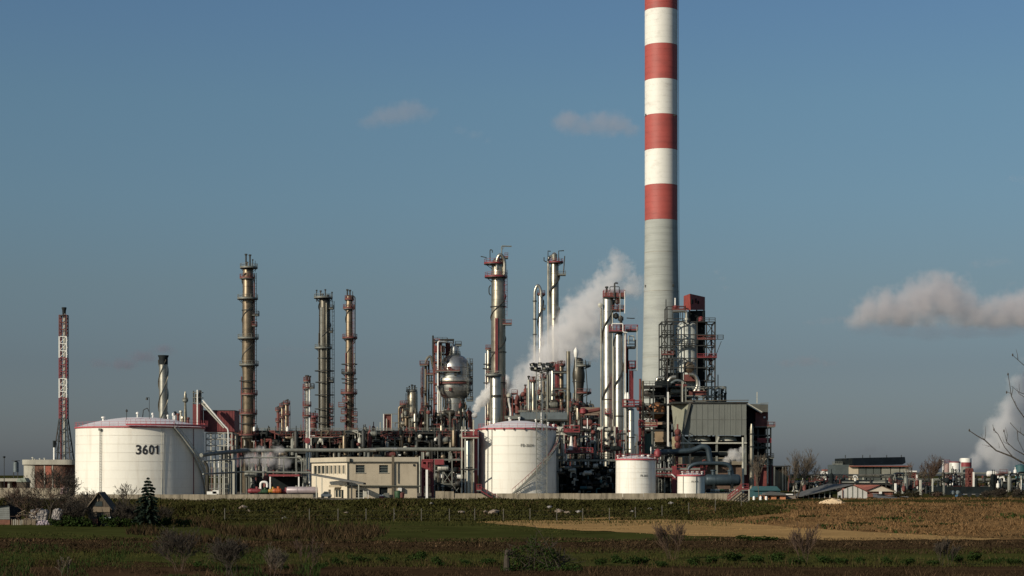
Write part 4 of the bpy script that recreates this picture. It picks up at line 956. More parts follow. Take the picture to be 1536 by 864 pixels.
# vessel with bulge right of the plume
V_, _ = column("bulging grey vessel beside a tall plain pipe, between the red column and the shiny twin columns", 868, 500, [(712, 7), (584, 7.2), (574, 8.2), (566, 9.4), (560, 9.4), (552, 8.0), (547, 7.2), (540, 6.8)], alu_dark,
    [(550.5, 862, 886, steel_dark, steel_grey), (591, 862, 887, steel_dark, red_rust)], rings=[(573, 9.6)], pipes=[(-4, 620, 533, 2.0, alu_bright), (-15.5, 700, 527, 3.0, alu, 0), (-8, 700, 590, 1.0, alu_bright), (-5, 700, 592, 1.0, steel_light), (-1.5, 700, 600, 1.0, alu)], seams=None, decks=[(610, 858, 872, red)])
MB().lathe([(W(2.2, 500), 0), (W(3.5, 500), 1), (W(3.5, 500), 1.8), (.1, 2.6)], Q(864, 536, 499), 14).build("cap", white, V_)
for dx, a, b_ in ((878, 628, 540), (883, 612, 604)): pipe(V_, [Q(dx, a, 498), Q(dx + 3, (a + b_) / 2, 498), Q(dx, b_, 498)], .12, steel_dark)
# cluster in the middle behind mast
for (px, tp, hw, m, Yc, lb) in ((793, 570, 1.6, steel_light, 480, "thin white column with a small tee near its top, left of the floodlight mast"), (800, 571, 2.8, alu, 490, "pale short column just right of the thin white column"),
        (788, 583, 1.8, red_rust, 510, "rusty short pipe column left of the thin white column"), (829, 549, 2.8, alu_bright, 520, "bright white-gold column left of the tall red ladder tower"),
        (842, 547, 3.6, alu_brown, 512, "rusty column with dark top right of the tall red ladder tower"), (815, 566, 3.0, alu_brown, 515, "brown column seen through the floodlight mast lattice"),
        (781, 599, 3.0, alu, 505, "squat drum column with pale band behind the second largest tank"), (822, 563, 1.6, alu_dark, 500, "dark thin column between the mast and the bright white-gold column")):
    column(lb, px, Yc, [(712, hw), (tp, hw)], m, [(tp + 2, px - hw - 2.5, px + hw + 2.5, steel_dark, red_rust)] if hw > 2.5 else [], seams=None, name="small_column", top=[(0, 6, .2)], pipes=[(-hw - 1, 700, tp + 12, .7, steel_grey)], decks=[(tp + 45, px - hw - 3, px + hw + 3, steel_dark)] if hw > 2.9 else [])
t = thing("ladder_tower", "tall red clad ladder tower in the middle, right of the floodlight mast", "ladder tower", (X(835.5, 508), 508, 0))
MB().bb((X(832.5, 508), 508, 0), (X(838.5, 508), 509, Z(546, 508))).build("cladding", red, t)
ladder(t, X(835.5, 508), 507.6, Z(690, 508), Z(544, 508), red_rust)
for py in (560, 585, 606): side_deck(t, X(829, 508), X(850, 508), 506, 510, Z(py, 508), rm=steel_dark)
# white statue-like vent group left of cluster
t = thing("relief_valve_stack", "small white relief valve piping left of the squat drum column", "valve stack", (X(764, 470), 470, 0))
pipe(t, [Q(761, 640, 470), Q(761, 614, 470), Q(764, 606, 470), Q(763, 596, 470), Q(765, 590, 470)], .35, steel_dark, "pipe")
pipe(t, [Q(766, 640, 469.5), Q(766, 616, 469.5), Q(763, 602, 469.5), Q(763, 592, 469.5)], .28, white, "pipe")
MB().lathe([(.2, -.6), (.8, -.2), (.8, .3), (.2, .8)], Q(763.5, 594, 469.5), 10).build("valve", steel_light, t)

# ---------------------------------------------------------------- floodlight mast in front of the tank
MY = 413.0; mx_ = X(812.5, MY); mw = W(7.8, MY)
t = thing("floodlight_mast", "grey lattice floodlight mast with a crown of lamps, in front of the second largest tank", "light mast", (mx_, MY, 0))
zt = Z(556, MY); n = 26
for s in ((-1, -1), (1, -1), (1, 1), (-1, 1)): member(t, (mx_ + s[0] * mw, MY + s[1] * mw, -.3), (mx_ + s[0] * mw, MY + s[1] * mw, zt), .17, steel_grey, "leg")
b = MB()
for k in range(n):
    z0, z1 = zt * k / n, zt * (k + 1) / n; cs = [(-mw, -mw), (mw, -mw), (mw, mw), (-mw, mw)]
    for q in range(4):
        p0, p1 = cs[q], cs[(q + 1) % 4]; A, B = (p0, p1) if k % 2 else (p1, p0)
        b.bar((mx_ + A[0], MY + A[1], z0), (mx_ + B[0], MY + B[1], z1), .085)
        if k % 4 == 0: b.bar((mx_ + p0[0], MY + p0[1], z0), (mx_ + p1[0], MY + p1[1], z0), .1)
b.build("lattice", steel_grey, t)
MB().tube([(mx_ + .1, MY, 0), (mx_ + .1, MY, zt)], .11, 6).build("cable_conduit", white, t)
rw_ = W(16, MY)
b = MB(); b.lathe([(rw_ - .5, zt), (rw_, zt), (rw_, zt + .15), (rw_ - .5, zt + .15)], (mx_, MY, 0), 24, cap=False)
for k in range(8): a = k * PI / 4; b.bar((mx_, MY, zt - .4), (mx_ + rw_ * math.cos(a), MY + rw_ * math.sin(a), zt + .05), .14)
hd = b.build("head_ring", steel_dark, t)
lamp = None
for k in range(16):
    a = 2 * PI * k / 16 + .2; p = Vector((mx_ + rw_ * math.cos(a), MY + rw_ * math.sin(a), zt + .45 + (.85 if k % 2 else 0)))
    if lamp is None:
        lamp = MB().box(t.location, (.75, .5, .62)).build("floodlight", black, t)
        lg = MB().box(t.location + Vector((0, -.24, 0)), (.5, .06, .4)).build("lens", steel_light, lamp); o = lamp
    else:
        o = lamp.copy(); COL.objects.link(o); g = lg.copy(); COL.objects.link(g); g.parent = o; o.parent = t
    o.location = p - t.location; o.rotation_euler = (R(18), 0, a + PI / 2)
for k in range(8): a = 2 * PI * k / 8 + .2; member(t, (mx_ + rw_ * math.cos(a), MY + rw_ * math.sin(a), zt), (mx_ + rw_ * math.cos(a), MY + rw_ * math.sin(a), zt + 1.5), .09, steel_dark, "bracket")
MB().lathe([(rw_, zt + 1.45), (rw_, zt + 1.55)], (mx_, MY, 0), 24, cap=False).build("upper_ring", steel_dark, t)

# horizontal blue-grey air cooler deck above tank
t = thing("air_cooler_deck", "long flat blue-grey air cooler deck behind the second largest tank", "air cooler", (X(808, 462), 462, 0))
MB().bb((X(780, 462), 462, Z(629, 462)), (X(851, 462), 472, Z(618, 462))).build("casing", blue_grey, t)
MB().bb((X(757, 462), 461, Z(628.5, 462)), (X(781, 462), 463, Z(624, 462))).build("header", steel_grey, t)
MB().bb((X(768, 462), 461.8, Z(631.5, 462)), (X(853, 462), 472.4, Z(629.2, 462))).build("soffit", steel_dark, t)
for px in (772, 790, 818, 845): member(t, (X(px, 462), 463, 0), (X(px, 462), 463, Z(631, 462)), .5, steel_grey, "post")
for px in (790, 805, 818, 832): b = MB(); b.lathe([(2.0, 0), (2.2, .5)], (X(px, 462), 467, Z(617.7, 462)), 18, cap=False); b.build("fan_ring", steel_grey, t)
b = MB()
for i in range(24): x = X(758 + i * 4, 462); b.bar((x, 461.7, Z(618, 462)), (x, 461.7, Z(613.5, 462)), .07)
b.bar((X(758, 462), 461.7, Z(613.5, 462)), (X(850, 462), 461.7, Z(613.5, 462)), .07); b.build("railing", red_rust, t)
member(t, (X(812, 461), 461, Z(640, 461)), (X(812, 461), 461, Z(618, 461)), .35, white, "white_post")

# ---------------------------------------------------------------- pipe racks across the middle
rk = thing("long_pipe_rack", "long dark multi-level pipe rack with red railings running behind the cream building", "pipe rack", (X(500, 520), 520, 0))
PY = 520.0
frame(rk, [X(340 + 26 * i, PY) for i in range(14)], [PY, PY + 9], [Z(q, PY) for q in (690, 672, 662, 650)], steel_dark, .38, deck={3, 2}, rail=({3}, steel_grey), brace=[(1, 1), (6, 2), (10, 2)])
rnd = random.Random(3)
pm = [steel_dark, deep, steel_grey, red_rust, deep, deep, alu_dark, alu_brown, steel_dark, red_rust]
for lv, (py, n_) in enumerate(((666, 10), (656, 9), (676, 9), (686, 8), (650, 5))):
    for k in range(n_):
        r_ = rnd.uniform(.14, .42); y = PY + .6 + k * 8.2 / n_; a = 340 + (rnd.random() * 60 if k % 3 == 0 else 0); b_ = 705 - (rnd.random() * 90 if k % 3 == 1 else 0)
        MB().tube([(X(a, PY), y, Z(py, PY) + r_), (X(b_, PY), y, Z(py, PY) + r_)], r_, 8).build("pipe", rnd.choice(pm), rk)
MB().bb((X(352, PY), PY + 1.2, Z(671, PY)), (X(700, PY), PY + 8.6, Z(649, PY))).build("shade_block", deep, rk)  # black box filling the upper rack, shade put in as colour
MB().bb((X(330, PY), PY + 2.5, Z(738, PY)), (X(700, PY), PY + 8.6, Z(670, PY))).build("shade_block", deep, rk)  # same black fill for the shade in the lower rack
for i in range(18): px = 425 + i * 15.3; MB().bb((X(px, PY), PY - .4, Z(660.5, PY)), (X(px + 1.6, PY), PY + .2, Z(654, PY))).build("support", steel_light, rk)
for a, b_, py in ((422, 512, 657), (572, 598, 657), (596, 618, 656), (655, 690, 656)):
    side_deck(rk, X(a, PY), X(b_, PY), PY - 1.3, PY - .3, Z(py, PY), rm=red_rust, h=1.5)
# clutter of valves, elbows and little vessels on the rack
for i in range(46):
    px = rnd.uniform(345, 700); py = rnd.choice((648, 662, 672, 684)); y = PY - rnd.uniform(.2, 1.0)
    z = Z(py, PY); h = rnd.uniform(.8, 2.4); m = rnd.choice((steel_light, white, red_rust, steel_grey, alu, alu_brown, red_rust))
    if i % 3 == 0: pipe(rk, [(X(px, PY), y, z), (X(px, PY), y, z + h), (X(px, PY) + rnd.choice((-1, 1)) * rnd.uniform(.8, 2), y, z + h)], .13, m, "pipe_elbow", 6)
    elif i % 3 == 1: MB().lathe([(.1, 0), (.38, .2), (.38, h * .6), (.1, h * .8)], (X(px, PY), y, z), 10).build("valve", m, rk)
    else: MB().tube([(X(px, PY), y, z), (X(px, PY), y, z + h)], .12, 6).build("riser", m, rk)
# the big grey pipe in front, rising a little to the left
t = thing("big_grey_pipe", "thick grey pipe running level in front of the long rack above the cream building", "pipe", (X(500, 470), 470, 0))
pipe(t, [(X(308, 452), 446, Z(683, 450)), (X(322, 452), 452, Z(680, 452)), (X(372, 470), 470, Z(675.5, 470)), (X(540, 470), 470, Z(675.5, 470)), (X(574, 470), 470, Z(674, 470)), (X(697, 470), 470, Z(674, 470))], W(2.9, 470), steel_grey, "pipe", 14)
for px in (560, 592, 366): MB().tube([(X(px - 4.5, 470), 470, Z(675 if px < 570 else 674, 470)), (X(px + 4.5, 470), 470, Z(675 if px < 570 else 674, 470))], W(3.2, 470), 14).build("bright_sleeve", alu_bright, t)
for px in (352, 398, 444, 508, 552, 633, 674): member(t, (X(px, 470), 470.3, 0), (X(px, 470), 470.3, Z(678, 470)), .45, steel_grey, "post")
t = thing("lower_grey_pipe", "thinner grey pipe below the big one with many thin supports left of the cream building", "pipe", (X(400, 440), 440, 0))
pipe(t, [(X(311, 430), 424, Z(692, 430)), (X(346, 430), 430, Z(689, 430)), (X(378, 440), 440, Z(686.5, 440)), (X(452, 440), 440, Z(686.5, 440))], W(1.1, 440), steel_grey, "pipe", 10)
pipe(t, [(X(311, 430), 424, Z(711, 430)), (X(366, 440), 439, Z(708, 440)), (X(467, 440), 439, Z(709, 440))], W(1.4, 440), steel_grey, "pipe", 10)
for px in (336.5, 350.5, 361, 373.5, 425.5, 452.5, 456, 459): member(t, (X(px, 440), 440, 0), (X(px, 440), 440, Z(686.5 if px > 360 else 690, 440)), .24 if px != 350.5 else .5, steel_light if px in (336.5, 350.5) else steel_grey, "post")
for py in (694, 702, 716, 726, 733): member(t, (X(313, 440), 441, Z(py, 440)), (X(345, 440), 441, Z(py, 440)), .14, steel_grey, "beam")
# vertical bank of pale pipes right of tank 3601
t = thing("riser_bank", "bank of pale vertical pipes standing between tank 3601 and the grey pipe supports", "pipes", (X(325, 446), 446, 0))
for px, tp, hw, m in ((308.5, 690, .8, steel_light), (314, 694, .7, steel_dark), (320, 688, 1.8, steel_light), (327.5, 692, 1.1, white), (332.5, 690, 1.3, steel_light), (324, 700, .7, steel_grey), (344, 696, .8, steel_grey), (349, 703, 1.6, alu), (316.5, 700, .6, red_rust), (365.5, 700, .8, alu), (368, 712, 1.0, steel_grey)):
    MB().tube([(X(px, 446), 446 + (px % 3), 0), (X(px, 446), 446 + (px % 3), Z(tp, 446))], W(hw, 446), 8).build("pipe", m, t)
pipe(t, [(X(312, 446), 445, 0), (X(312, 446), 445, Z(700, 446)), (X(308, 446), 445, Z(693, 446))], .4, alu_dark, "pipe")
b = MB(); b.box(Q(318, 739.5, 430), (2.2, 1.0, .7)); b.box(Q(324, 738, 430), (1.4, 1.0, .8)); o = b.build("white_valve_box", white); recenter(o, (X(320, 430), 430, 0)); tag(o, "low white valve boxes on the ground right of tank 3601", "box")

# ---------------------------------------------------------------- small coloured plant at ground level left of the building
t = thing("low_red_canopy", "low red edged canopy over dark pumps left of the cream building", "canopy", (X(427, 432), 432, 0))
MB().bb((X(403, 432), 432, Z(714.5, 432)), (X(449, 432), 438, Z(711.5, 432))).build("roof", red, t)
MB().bb((X(403, 432), 437, 0), (X(449, 432), 437.8, Z(715, 432))).build("back_wall", deep, t)
for px in (405, 448): member(t, (X(px, 432), 432.3, 0), (X(px, 432), 432.3, Z(714.5, 432)), .3, white, "post")
def pump(label, px, Y, m, r=.55, L=2.4, top=734):
    r *= .72; L *= .8; top += 1.5
    t = thing("pump_skid", label, "pump", (X(px, Y), Y, 0)); z = Z(top + 4, Y)
    hdrum(t, (X(px, Y), Y, z), L, r, m, saddles=False)
    MB().box((X(px, Y), Y, .25), (L * 1.4, 1.3, .5)).build("base", deep, t)
    for u in (-.3, .3): MB().box((X(px, Y) + L * u, Y, z / 2), (.25, .9, z)).build("foot", deep, t)
    MB().lathe([(r * .6, 0), (r * .6, .5)], (X(px, Y) + L * .2, Y, z + r * .9), 10).build("flange", m, t)
    return t
pump("red pump skid behind the concrete wall, left end of the coloured pumps", 382, 428, red, .75, 3.2, 731)
pump("dark green pump skid between the red and yellow ones", 395, 428, green, .7, 2.4, 732)
pump("yellow pump skid right of the green one", 408, 428, yellow, .65, 1.6, 731)
pump("bright orange pump skid right of the yellow one", 415.5, 428, orange, .8, 2.0, 731)
pump("dull red pump skid left of the pink tank trailer", 427, 429, red, .7, 2.2, 732)
t = thing("hoop_pipe", "white hoop shaped pipe behind the coloured pumps", "pipe", (X(396, 430), 430, 0))
pipe(t, [(X(391, 430), 430, 0), (X(391, 430), 430, Z(723, 430)), (X(401, 430), 430, Z(723, 430)), (X(401, 430), 430, Z(731, 430))], .28, white, "pipe")
t = thing("tank_trailer", "long dusty pink-grey horizontal tank trailer left of the cream building entrance", "tank trailer", (X(458, 420), 420, 0))
hdrum(t, (X(461, 420), 420, Z(735.5, 420)), W(58, 420), W(5.5, 420), pinkish, saddles=False)
MB().bb((X(432, 420), 419.3, .5), (X(490, 420), 420.7, .8)).build("chassis", deep, t)
for px in (478, 485): MB().lathe([(.48, -.15), (.5, 0), (.48, .15)], (X(px, 420), 419.3, .5), 14, axis=Matrix.Rotation(R(90), 3, 'X')).build("wheel", black, t)
for px in (445, 461, 477): MB().lathe([(.3, 0), (.3, .3)], (X(px, 420), 420, Z(730.3, 420)), 10).build("hatch", steel_grey, t)

# ---------------------------------------------------------------- crowded low process units behind and between the columns
def maze(label, p0, p1, py0, py1, Y, n, seed, mats, decks=(), base=0.0, dep=7):
    t = thing("process_unit", label, "process unit", (X((p0 + p1) / 2, Y), Y, 0)); rn = random.Random(seed)
    for i in range(n):
        px, py = rn.uniform(p0, p1), rn.uniform(py0, py1); y = Y + rn.uniform(0, dep); m = rn.choice(mats); k = i % 7
        if k in (0, 1): MB().tube([(X(px, Y), y, base), Q(px, py, y)], rn.uniform(.12, .34), 6).build("riser", m, t)
        elif k == 2: pipe(t, [Q(px, py + 12, y), Q(px, py, y), Q(px + rn.choice((-9, 7, 12)), py, y), Q(px + rn.choice((-9, 7, 12)), py + 6, y)], rn.uniform(.12, .26), m, "pipe", 6)
        elif k == 3: hdrum(t, Q(px, py + 4, y), rn.uniform(1.4, 3), rn.uniform(.4, .85), m, name="drum", saddles=False, ang=rn.choice((0, R(90))))
        elif k == 4: side_deck(t, X(px, Y), X(px + rn.uniform(4, 12), Y), y, y + 1.5, Z(py + 5, Y), m=steel_dark, rm=rn.choice((red_rust, steel_dark, red_rust)), h=1.1, rw=.07)
        elif k == 5: MB().lathe([(.1, -.8), (.5, -.4), (.5, .6), (.15, .9), (.15, 1.5)], Q(px, py, y), 10).build("valve", m, t)
        else: MB().lathe([(.6, -3), (.6, 1.2), (.3, 1.7), (.12, 1.8), (.12, 3)], Q(px, py + 6, y), 12).build("small_vessel", m, t)
    return t
mz = (steel_dark, deep, alu_dark, alu_brown, red_rust, steel_grey, alu, steel_dark, red_rust)
maze("crowded pipework round the foot of the bulging reactor", 598, 712, 608, 662, 528, 150, 61, mz)
maze("crowded pipework behind the second largest tank's roof", 757, 858, 585, 640, 500, 130, 62, mz)
maze("low machinery silhouettes on the rack beside the tall left column", 384, 418, 640, 664, 545, 26, 63, (deep, steel_dark, teal, steel_dark))
maze("dim machinery under the grey pipes left of the cream building", 374, 462, 700, 738, 446, 60, 64, (deep, steel_dark, red_rust, alu_dark, steel_grey, deep))
maze("pipework between the rack and the small column group left of the dark thick column", 545, 600, 640, 668, 530, 30, 65, mz)
maze("crowded pipework between the bulging grey vessel and the twin shiny columns", 855, 905, 600, 668, 490, 90, 66, mz)

maze("tangled pipes and valves along the front of the long dark rack", 348, 702, 646, 692, 516, 190, 67, (steel_dark, deep, deep, red_rust, steel_grey, alu_dark, alu_brown, steel_light), dep=3)
t = thing("pump_bank", "rows of small pale valves and dark pumps in front of the black shade panels", "pumps", (X(880, 443), 443, 0)); rn = random.Random(70)
for i in range(90):
    px, py = rn.uniform(840, 922), rn.uniform(697, 738); y = rn.uniform(442, 444); m = rn.choice((deep, steel_dark, teal, steel_grey, alu_dark, deep, steel_light))
    if i % 3 == 0: hdrum(t, Q(px, py, y), rn.uniform(.8, 2), rn.uniform(.25, .55), m, name="pump", saddles=False)
    elif i % 3 == 1: pipe(t, [Q(px, py + 8, y), Q(px, py, y), Q(px + rn.choice((-6, 6)), py, y)], rn.uniform(.08, .2), m, "pipe", 6)
    else: MB().lathe([(.1, -.4), (.3, -.2), (.3, .3), (.1, .4)], Q(px, py, y), 8).build("valve", m, t)
# ---------------------------------------------------------------- cream control building
P0 = Vector((X(521, 398), 398, 0)); P1 = Vector((X(625.5, 401), 401, 0)); P2 = Vector((X(467.5, 424), 424, 0))
HT = Z(685.5, 398)
t = thing("control_building", "two-storey cream flat-roofed building with ribbon of narrow windows on its left side", "building", P0)
ux = (P1 - P0).normalized(); uy = (P2 - P0).normalized(); LF = (P1 - P0).length; LS = (P2 - P0).length
def onf(s, z, d=0.0):  # front wall point, d outwards
    nrm = Vector((ux.y, -ux.x, 0)); return P0 + ux * s + nrm * d + Vector((0, 0, z))
def ons(s, z, d=0.0):
    nrm = Vector((-uy.y, uy.x, 0)); nrm = nrm if nrm.x < 0 else -nrm; return P0 + uy * s + nrm * d + Vector((0, 0, z))
def slab(fn, s0, s1, z0, z1, d0, d1):
    vs = [fn(s, z, d) for d in (d0, d1) for z in (z0, z1) for s in (s0, s1)]
    return MB().add(vs, [(0, 1, 3, 2), (4, 6, 7, 5), (0, 4, 5, 1), (2, 3, 7, 6), (0, 2, 6, 4), (1, 5, 7, 3)])
fpx = lambda px: (px - 521) / 104.5 * LF
fz = lambda py: Z(py, 399)
zpar = fz(692.8)
def wall_with_holes(fn, L, H, holes, th, name, m):
    ss = sorted({0, L} | {h[0] for h in holes} | {h[1] for h in holes}); zs = sorted({0, H} | {h[2] for h in holes} | {h[3] for h in holes}); b = MB()
    for a, c in zip(ss, ss[1:]):
        z0 = None
        for e, g in zip(zs, zs[1:]):
            hole = any(h[0] - 1e-6 <= a and c <= h[1] + 1e-6 and h[2] - 1e-6 <= e and g <= h[3] + 1e-6 for h in holes)
            if hole: continue
            q = slab(fn, a, c, e, g, 0, -th); b.add(q.v, q.f)
    return b.build(name, m, t)
WF = [(fpx(533.5), fpx(547), fz(709), fz(697.5)), (fpx(568.5), fpx(582), fz(709), fz(697.5)), (fpx(533.5), fpx(545), fz(746.5), fz(735)), (fpx(568.5), fpx(581.5), 0.0, fz(731))]
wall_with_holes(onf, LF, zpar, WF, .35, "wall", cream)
# left side ribbon windows
N7 = 8; WS = []
for k in range(N7): a = LS * (.05 + k * .113); WS.append((a, a + LS * .088, fz(710.5), fz(698)))
WS += [(LS * .1, LS * .2, fz(749), fz(735)), (LS * .28, LS * .36, 0, fz(733)), (LS * .45, LS * .52, fz(749), fz(735))]
wall_with_holes(ons, LS, zpar, WS, .35, "wall", cream_light)  # same render made paler here: the sunlit side's brightness is in the colour
for h in WF + WS:
    fn = onf if h in WF else ons
    w_ = slab(fn, h[0], h[1], h[2], h[3], -.26, -.3).build("window" if h[2] > .1 else "door", glass if h[2] > .1 else deep, t)
    if h in WF and h[2] > .1:
        for u in (0, .333, .667, 1): zc_ = h[2] + (h[3] - h[2]) * u; slab(fn, h[0], h[1], zc_ - .05, zc_ + .05, -.1, -.25).build("frame", steel_grey, w_)
        for s_ in (h[0], h[1]): slab(fn, s_ - .05, s_ + .05, h[2], h[3], -.08, -.25).build("frame", steel_grey, w_)
        slab(fn, h[0] - .15, h[1] + .15, h[2] - .12, h[2] - .003, .12, -.1).build("sill", conc_plain, w_)
for k in range(N7 + 1): a = LS * (.06 + k * .11) - LS * .022; slab(ons, a, a + LS * .012, fz(711), fz(697), .2, .01).build("pilaster", cream_light, t)
P3 = P1 + (P2 - P0); NF, NS = Vector((ux.y, -ux.x, 0)), (ons(0, 0, 1) - P0)
b = MB()
def ring4(z, o): return [P0 + (-ux - uy) * o + Vector((0, 0, z)), P1 + (ux - uy) * o + Vector((0, 0, z)), P3 + (ux + uy) * o + Vector((0, 0, z)), P2 + (-ux + uy) * o + Vector((0, 0, z))]
A, B_ = ring4(zpar, .28), ring4(HT, .28); b.add(A + B_, [(0, 1, 5, 4), (1, 2, 6, 5), (2, 3, 7, 6), (3, 0, 4, 7), (4, 5, 6, 7), (3, 2, 1, 0)]); b.build("roof_parapet", mat("parapet_render", (0.47, 0.41, 0.31), .85, 0, .1, .3), t)
b = MB(); A, B_ = ring4(zpar - .12, .30), ring4(zpar + .06, .30); b.add(A + B_, [(0, 1, 5, 4), (1, 2, 6, 5), (2, 3, 7, 6), (3, 0, 4, 7)]); b.build("drip_line", corr_dark, t)
slab(onf, LF - .35, LF, 0, zpar, -.36, -24).build("right_wall", cream, t)
slab(ons, LS - .35, LS, 0, zpar, -.36, -14).build("back_wall", cream, t)
slab(onf, -.05, .3, 0, zpar, .06, .003).build("corner_strip", corr_dark, t)
slab(onf, fpx(587.2), fpx(590.8), 0, HT + .4, .3, .02).build("duct", mat("brown_duct_paint", (.13, .105, .07), .7), t)
MB().tube([onf(fpx(597), fz(725), .12), onf(fpx(597), HT + .4, .12)], .09, 6).build("downpipe", corr_dark, t)
slab(onf, fpx(600) - .35, fpx(600) + .1, fz(683.5), fz(681.5), .1, -.2).build("roof_light", white, t)
pipe(t, [onf(-.6, fz(728.8), .35), onf(LF + .6, fz(729.3), .35)], W(1.1, 399), mat("olive_pipe", (.10, .10, .075), .7), "pipe")
slab(onf, fpx(568), fpx(574), 0, fz(742), .9, .7).build("red_cabinet", red, t)
slab(onf, fpx(568), fpx(574), fz(744), fz(742), .92, .69).build("white_band", white, t)
slab(onf, fpx(575), fpx(583), 0, fz(739.5), .8, .4).build("grey_cabinet", steel_grey, t)
ac = slab(onf, fpx(597), fpx(602), fz(737), fz(732), .5, .003).build("air_conditioner", white, t)
slab(onf, fpx(602), fpx(606), fz(738.5), fz(732.5), .4, .003).build("air_conditioner", steel_dark, t)
slab(onf, fpx(619.5), fpx(622), fz(699), fz(696), .15, .003).build("lamp", steel_dark, t)
slab(onf, fpx(524), fpx(527), fz(693), fz(688), .5, .3).build("camera_box", black, t)
# entrance canopy with white columns
t2 = thing("slanting_canopy", "long thin dark canopy slanting down across the cream building corner on slim posts", "canopy", (X(505, 392), 392, 0))
A = [Q(467, 713.2, 404), Q(545, 727, 389), Q(549, 727, 392), Q(472, 713.0, 408)]
b = MB(); b.add(A + [p + Vector((0, 0, .38)) for p in A], [(0, 1, 2, 3), (7, 6, 5, 4), (0, 4, 5, 1), (1, 5, 6, 2), (2, 6, 7, 3), (3, 7, 4, 0)]); b.build("roof", roofgrey, t2)
for px, Yp, pyt in ((474.5, 402.5, 715), (483, 401, 716.5), (527.5, 393, 724), (538, 391, 726)): member(t2, (X(px, Yp), Yp, -.2), (X(px, Yp), Yp, Z(pyt, Yp)), .2 if px != 527.5 else .26, steel_light if px != 527.5 else steel_dark, "post")
# porch and small things at the entrance
t3 = thing("entrance_porch", "small cream porch with flat lid against the building's left side", "porch", (X(511, 402), 402, 0))
MB().bb((X(502, 403), 403, 0), (X(513, 403), 405, Z(731, 403))).build("wall", cream_light, t3)
MB().bb((X(494, 403), 402, Z(731, 403)), (X(513, 403), 405, Z(727.5, 403))).build("roof", cream, t3)
for a, b_ in ((503.5, 506), (508, 510.5)): MB().bb((X(a, 403), 402.9, .3), (X(b_, 403), 403.1, Z(735, 403))).build("window", glass, t3)
t3 = thing("parked_car", "small grey parked car half hidden under the canopy", "car", (X(489, 396), 396, 0))
b = MB(); b.prism([(X(482, 396) , .35), (X(497, 396), .35), (X(497, 396), .85), (X(495, 396), .95), (X(492.5, 396), 1.45), (X(487, 396), 1.5), (X(484, 396), 1.0), (X(482, 396), .9)], 395.2, 396.8); b.build("body", mat("dull_blue_grey_car_paint", (.12, .14, .16), .35, .4), t3)
b = MB(); b.prism([(X(484.9, 396), 1.0), (X(492.6, 396), 1.0), (X(491.9, 396), 1.36), (X(487.2, 396), 1.4)], 395.17, 396.83); b.build("window", glass, t3)
for px in (484.5, 494.5): MB().lathe([(.31, -.12), (.33, 0), (.31, .12)], (X(px, 396), 395.25, .32), 14, axis=Matrix.Rotation(R(90), 3, 'X')).build("wheel", black, t3)
# white poster frame and box right of it
t3 = thing("white_notice_frame", "white lattice notice stand by the building front under the canopy end", "stand", (X(549, 394), 394, 0))
MB().bb((X(545, 394), 394, .4), (X(550, 394), 394.2, Z(737, 394))).build("panel", steel_light, t3)
for px in (545, 552): member(t3, (X(px, 394), 394.3, 0), (X(px, 394), 394.3, Z(736, 394)), .14, white, "leg")
for nm, px, m, lb, sz in (("waste_bin", 597, green, "green waste bin at the foot of the cream building", 1.0), ("waste_bin", 602.5, red_rust, "rusty brown bin right of the green one", .8)):
    b = MB(); b.lathe([(sz * .6, 0), (sz * .75, 1.3 * sz), (sz * .7, 1.5 * sz), (sz * .3, 1.7 * sz)], (X(px, 395), 395, 0), 14); o = b.build(nm, m); recenter(o, (X(px, 395), 395, 0)); tag(o, lb, "bin")

# ---------------------------------------------------------------- red stair frame, white post and shiny drum between building and tank
t = thing("red_stair_frame", "red steel frame packed with small pipes right of the cream building", "steel frame", (X(645, 415), 415, 0))
frame(t, [X(634, 415), X(641, 415), X(649, 415)], [413, 417], [Z(q, 415) for q in (728, 716, 704, 692)], red, .38, brace=[(0, 1), (1, 2)], deck={1, 2, 3})
MB().bb((X(633, 415), 414, Z(728, 415)), (X(643, 415), 416, Z(690, 415))).build("cladding", red, t)
MB().bb((X(633, 415), 414, Z(696, 415)), (X(651, 415), 416, Z(689, 415))).build("cladding", red, t)
MB().bb((X(652, 424), 423.5, Z(697, 424)), (X(666, 424), 424.5, Z(689, 424))).build("cladding", red, t)
ladder(t, X(646.5, 413), 412.6, 0, Z(690, 413), red)
o = MB().bb((X(638.5, 385), 385, 0), (X(641.8, 385), 385.5, Z(704.5, 385))).build("white_post", white); recenter(o, (X(640, 385), 385, 0)); tag(o, "plain thick white post in front of the red frame beside the cream building", "post")
t = thing("pump_station", "grey frame crowded with valves and pumps between the red frame and the shiny drum", "steel frame", (X(672, 425), 425, 0))
frame(t, [X(652, 425), X(664, 425), X(678, 425), X(692, 425)], [425, 432], [Z(q, 425) for q in (726, 706, 690)], steel_grey, .26, brace=[(1, 1), (2, 0)], deck={2})
rnd = random.Random(9)
for i in range(34):
    px, py = rnd.uniform(652, 694), rnd.uniform(690, 732); m = rnd.choice((steel_light, deep, steel_dark, red_rust, alu, deep, steel_grey, white)); y = rnd.uniform(424.6, 430)
    if i % 3 == 0: MB().lathe([(.2, -.5), (.6, -.2), (.6, .5), (.2, .8)], Q(px, py, y), 10).build("valve", m, t)
    elif i % 3 == 1: pipe(t, [Q(px, 736, y), Q(px, py, y), Q(px + rnd.choice((-5, 5, 8)), py, y)], .15, m, "pipe", 6)
    else: hdrum(t, Q(px, py, y), rnd.uniform(1, 2.2), rnd.uniform(.35, .7), m, name="drum", saddles=False)
MB().bb((X(650, 425), 431, 0), (X(694, 425), 432, Z(693, 425))).build("back_panel", deep, t)
t = thing("shiny_drum_column", "short wide shiny silver column with pink railed deck, left of the second largest tank", "column", (X(703, 425), 425, 0))
shell(t, [(W(6.6, 425), 0), (W(6.6, 425), Z(662, 425))], X(703, 425), 425, alu_bright, seams=3)
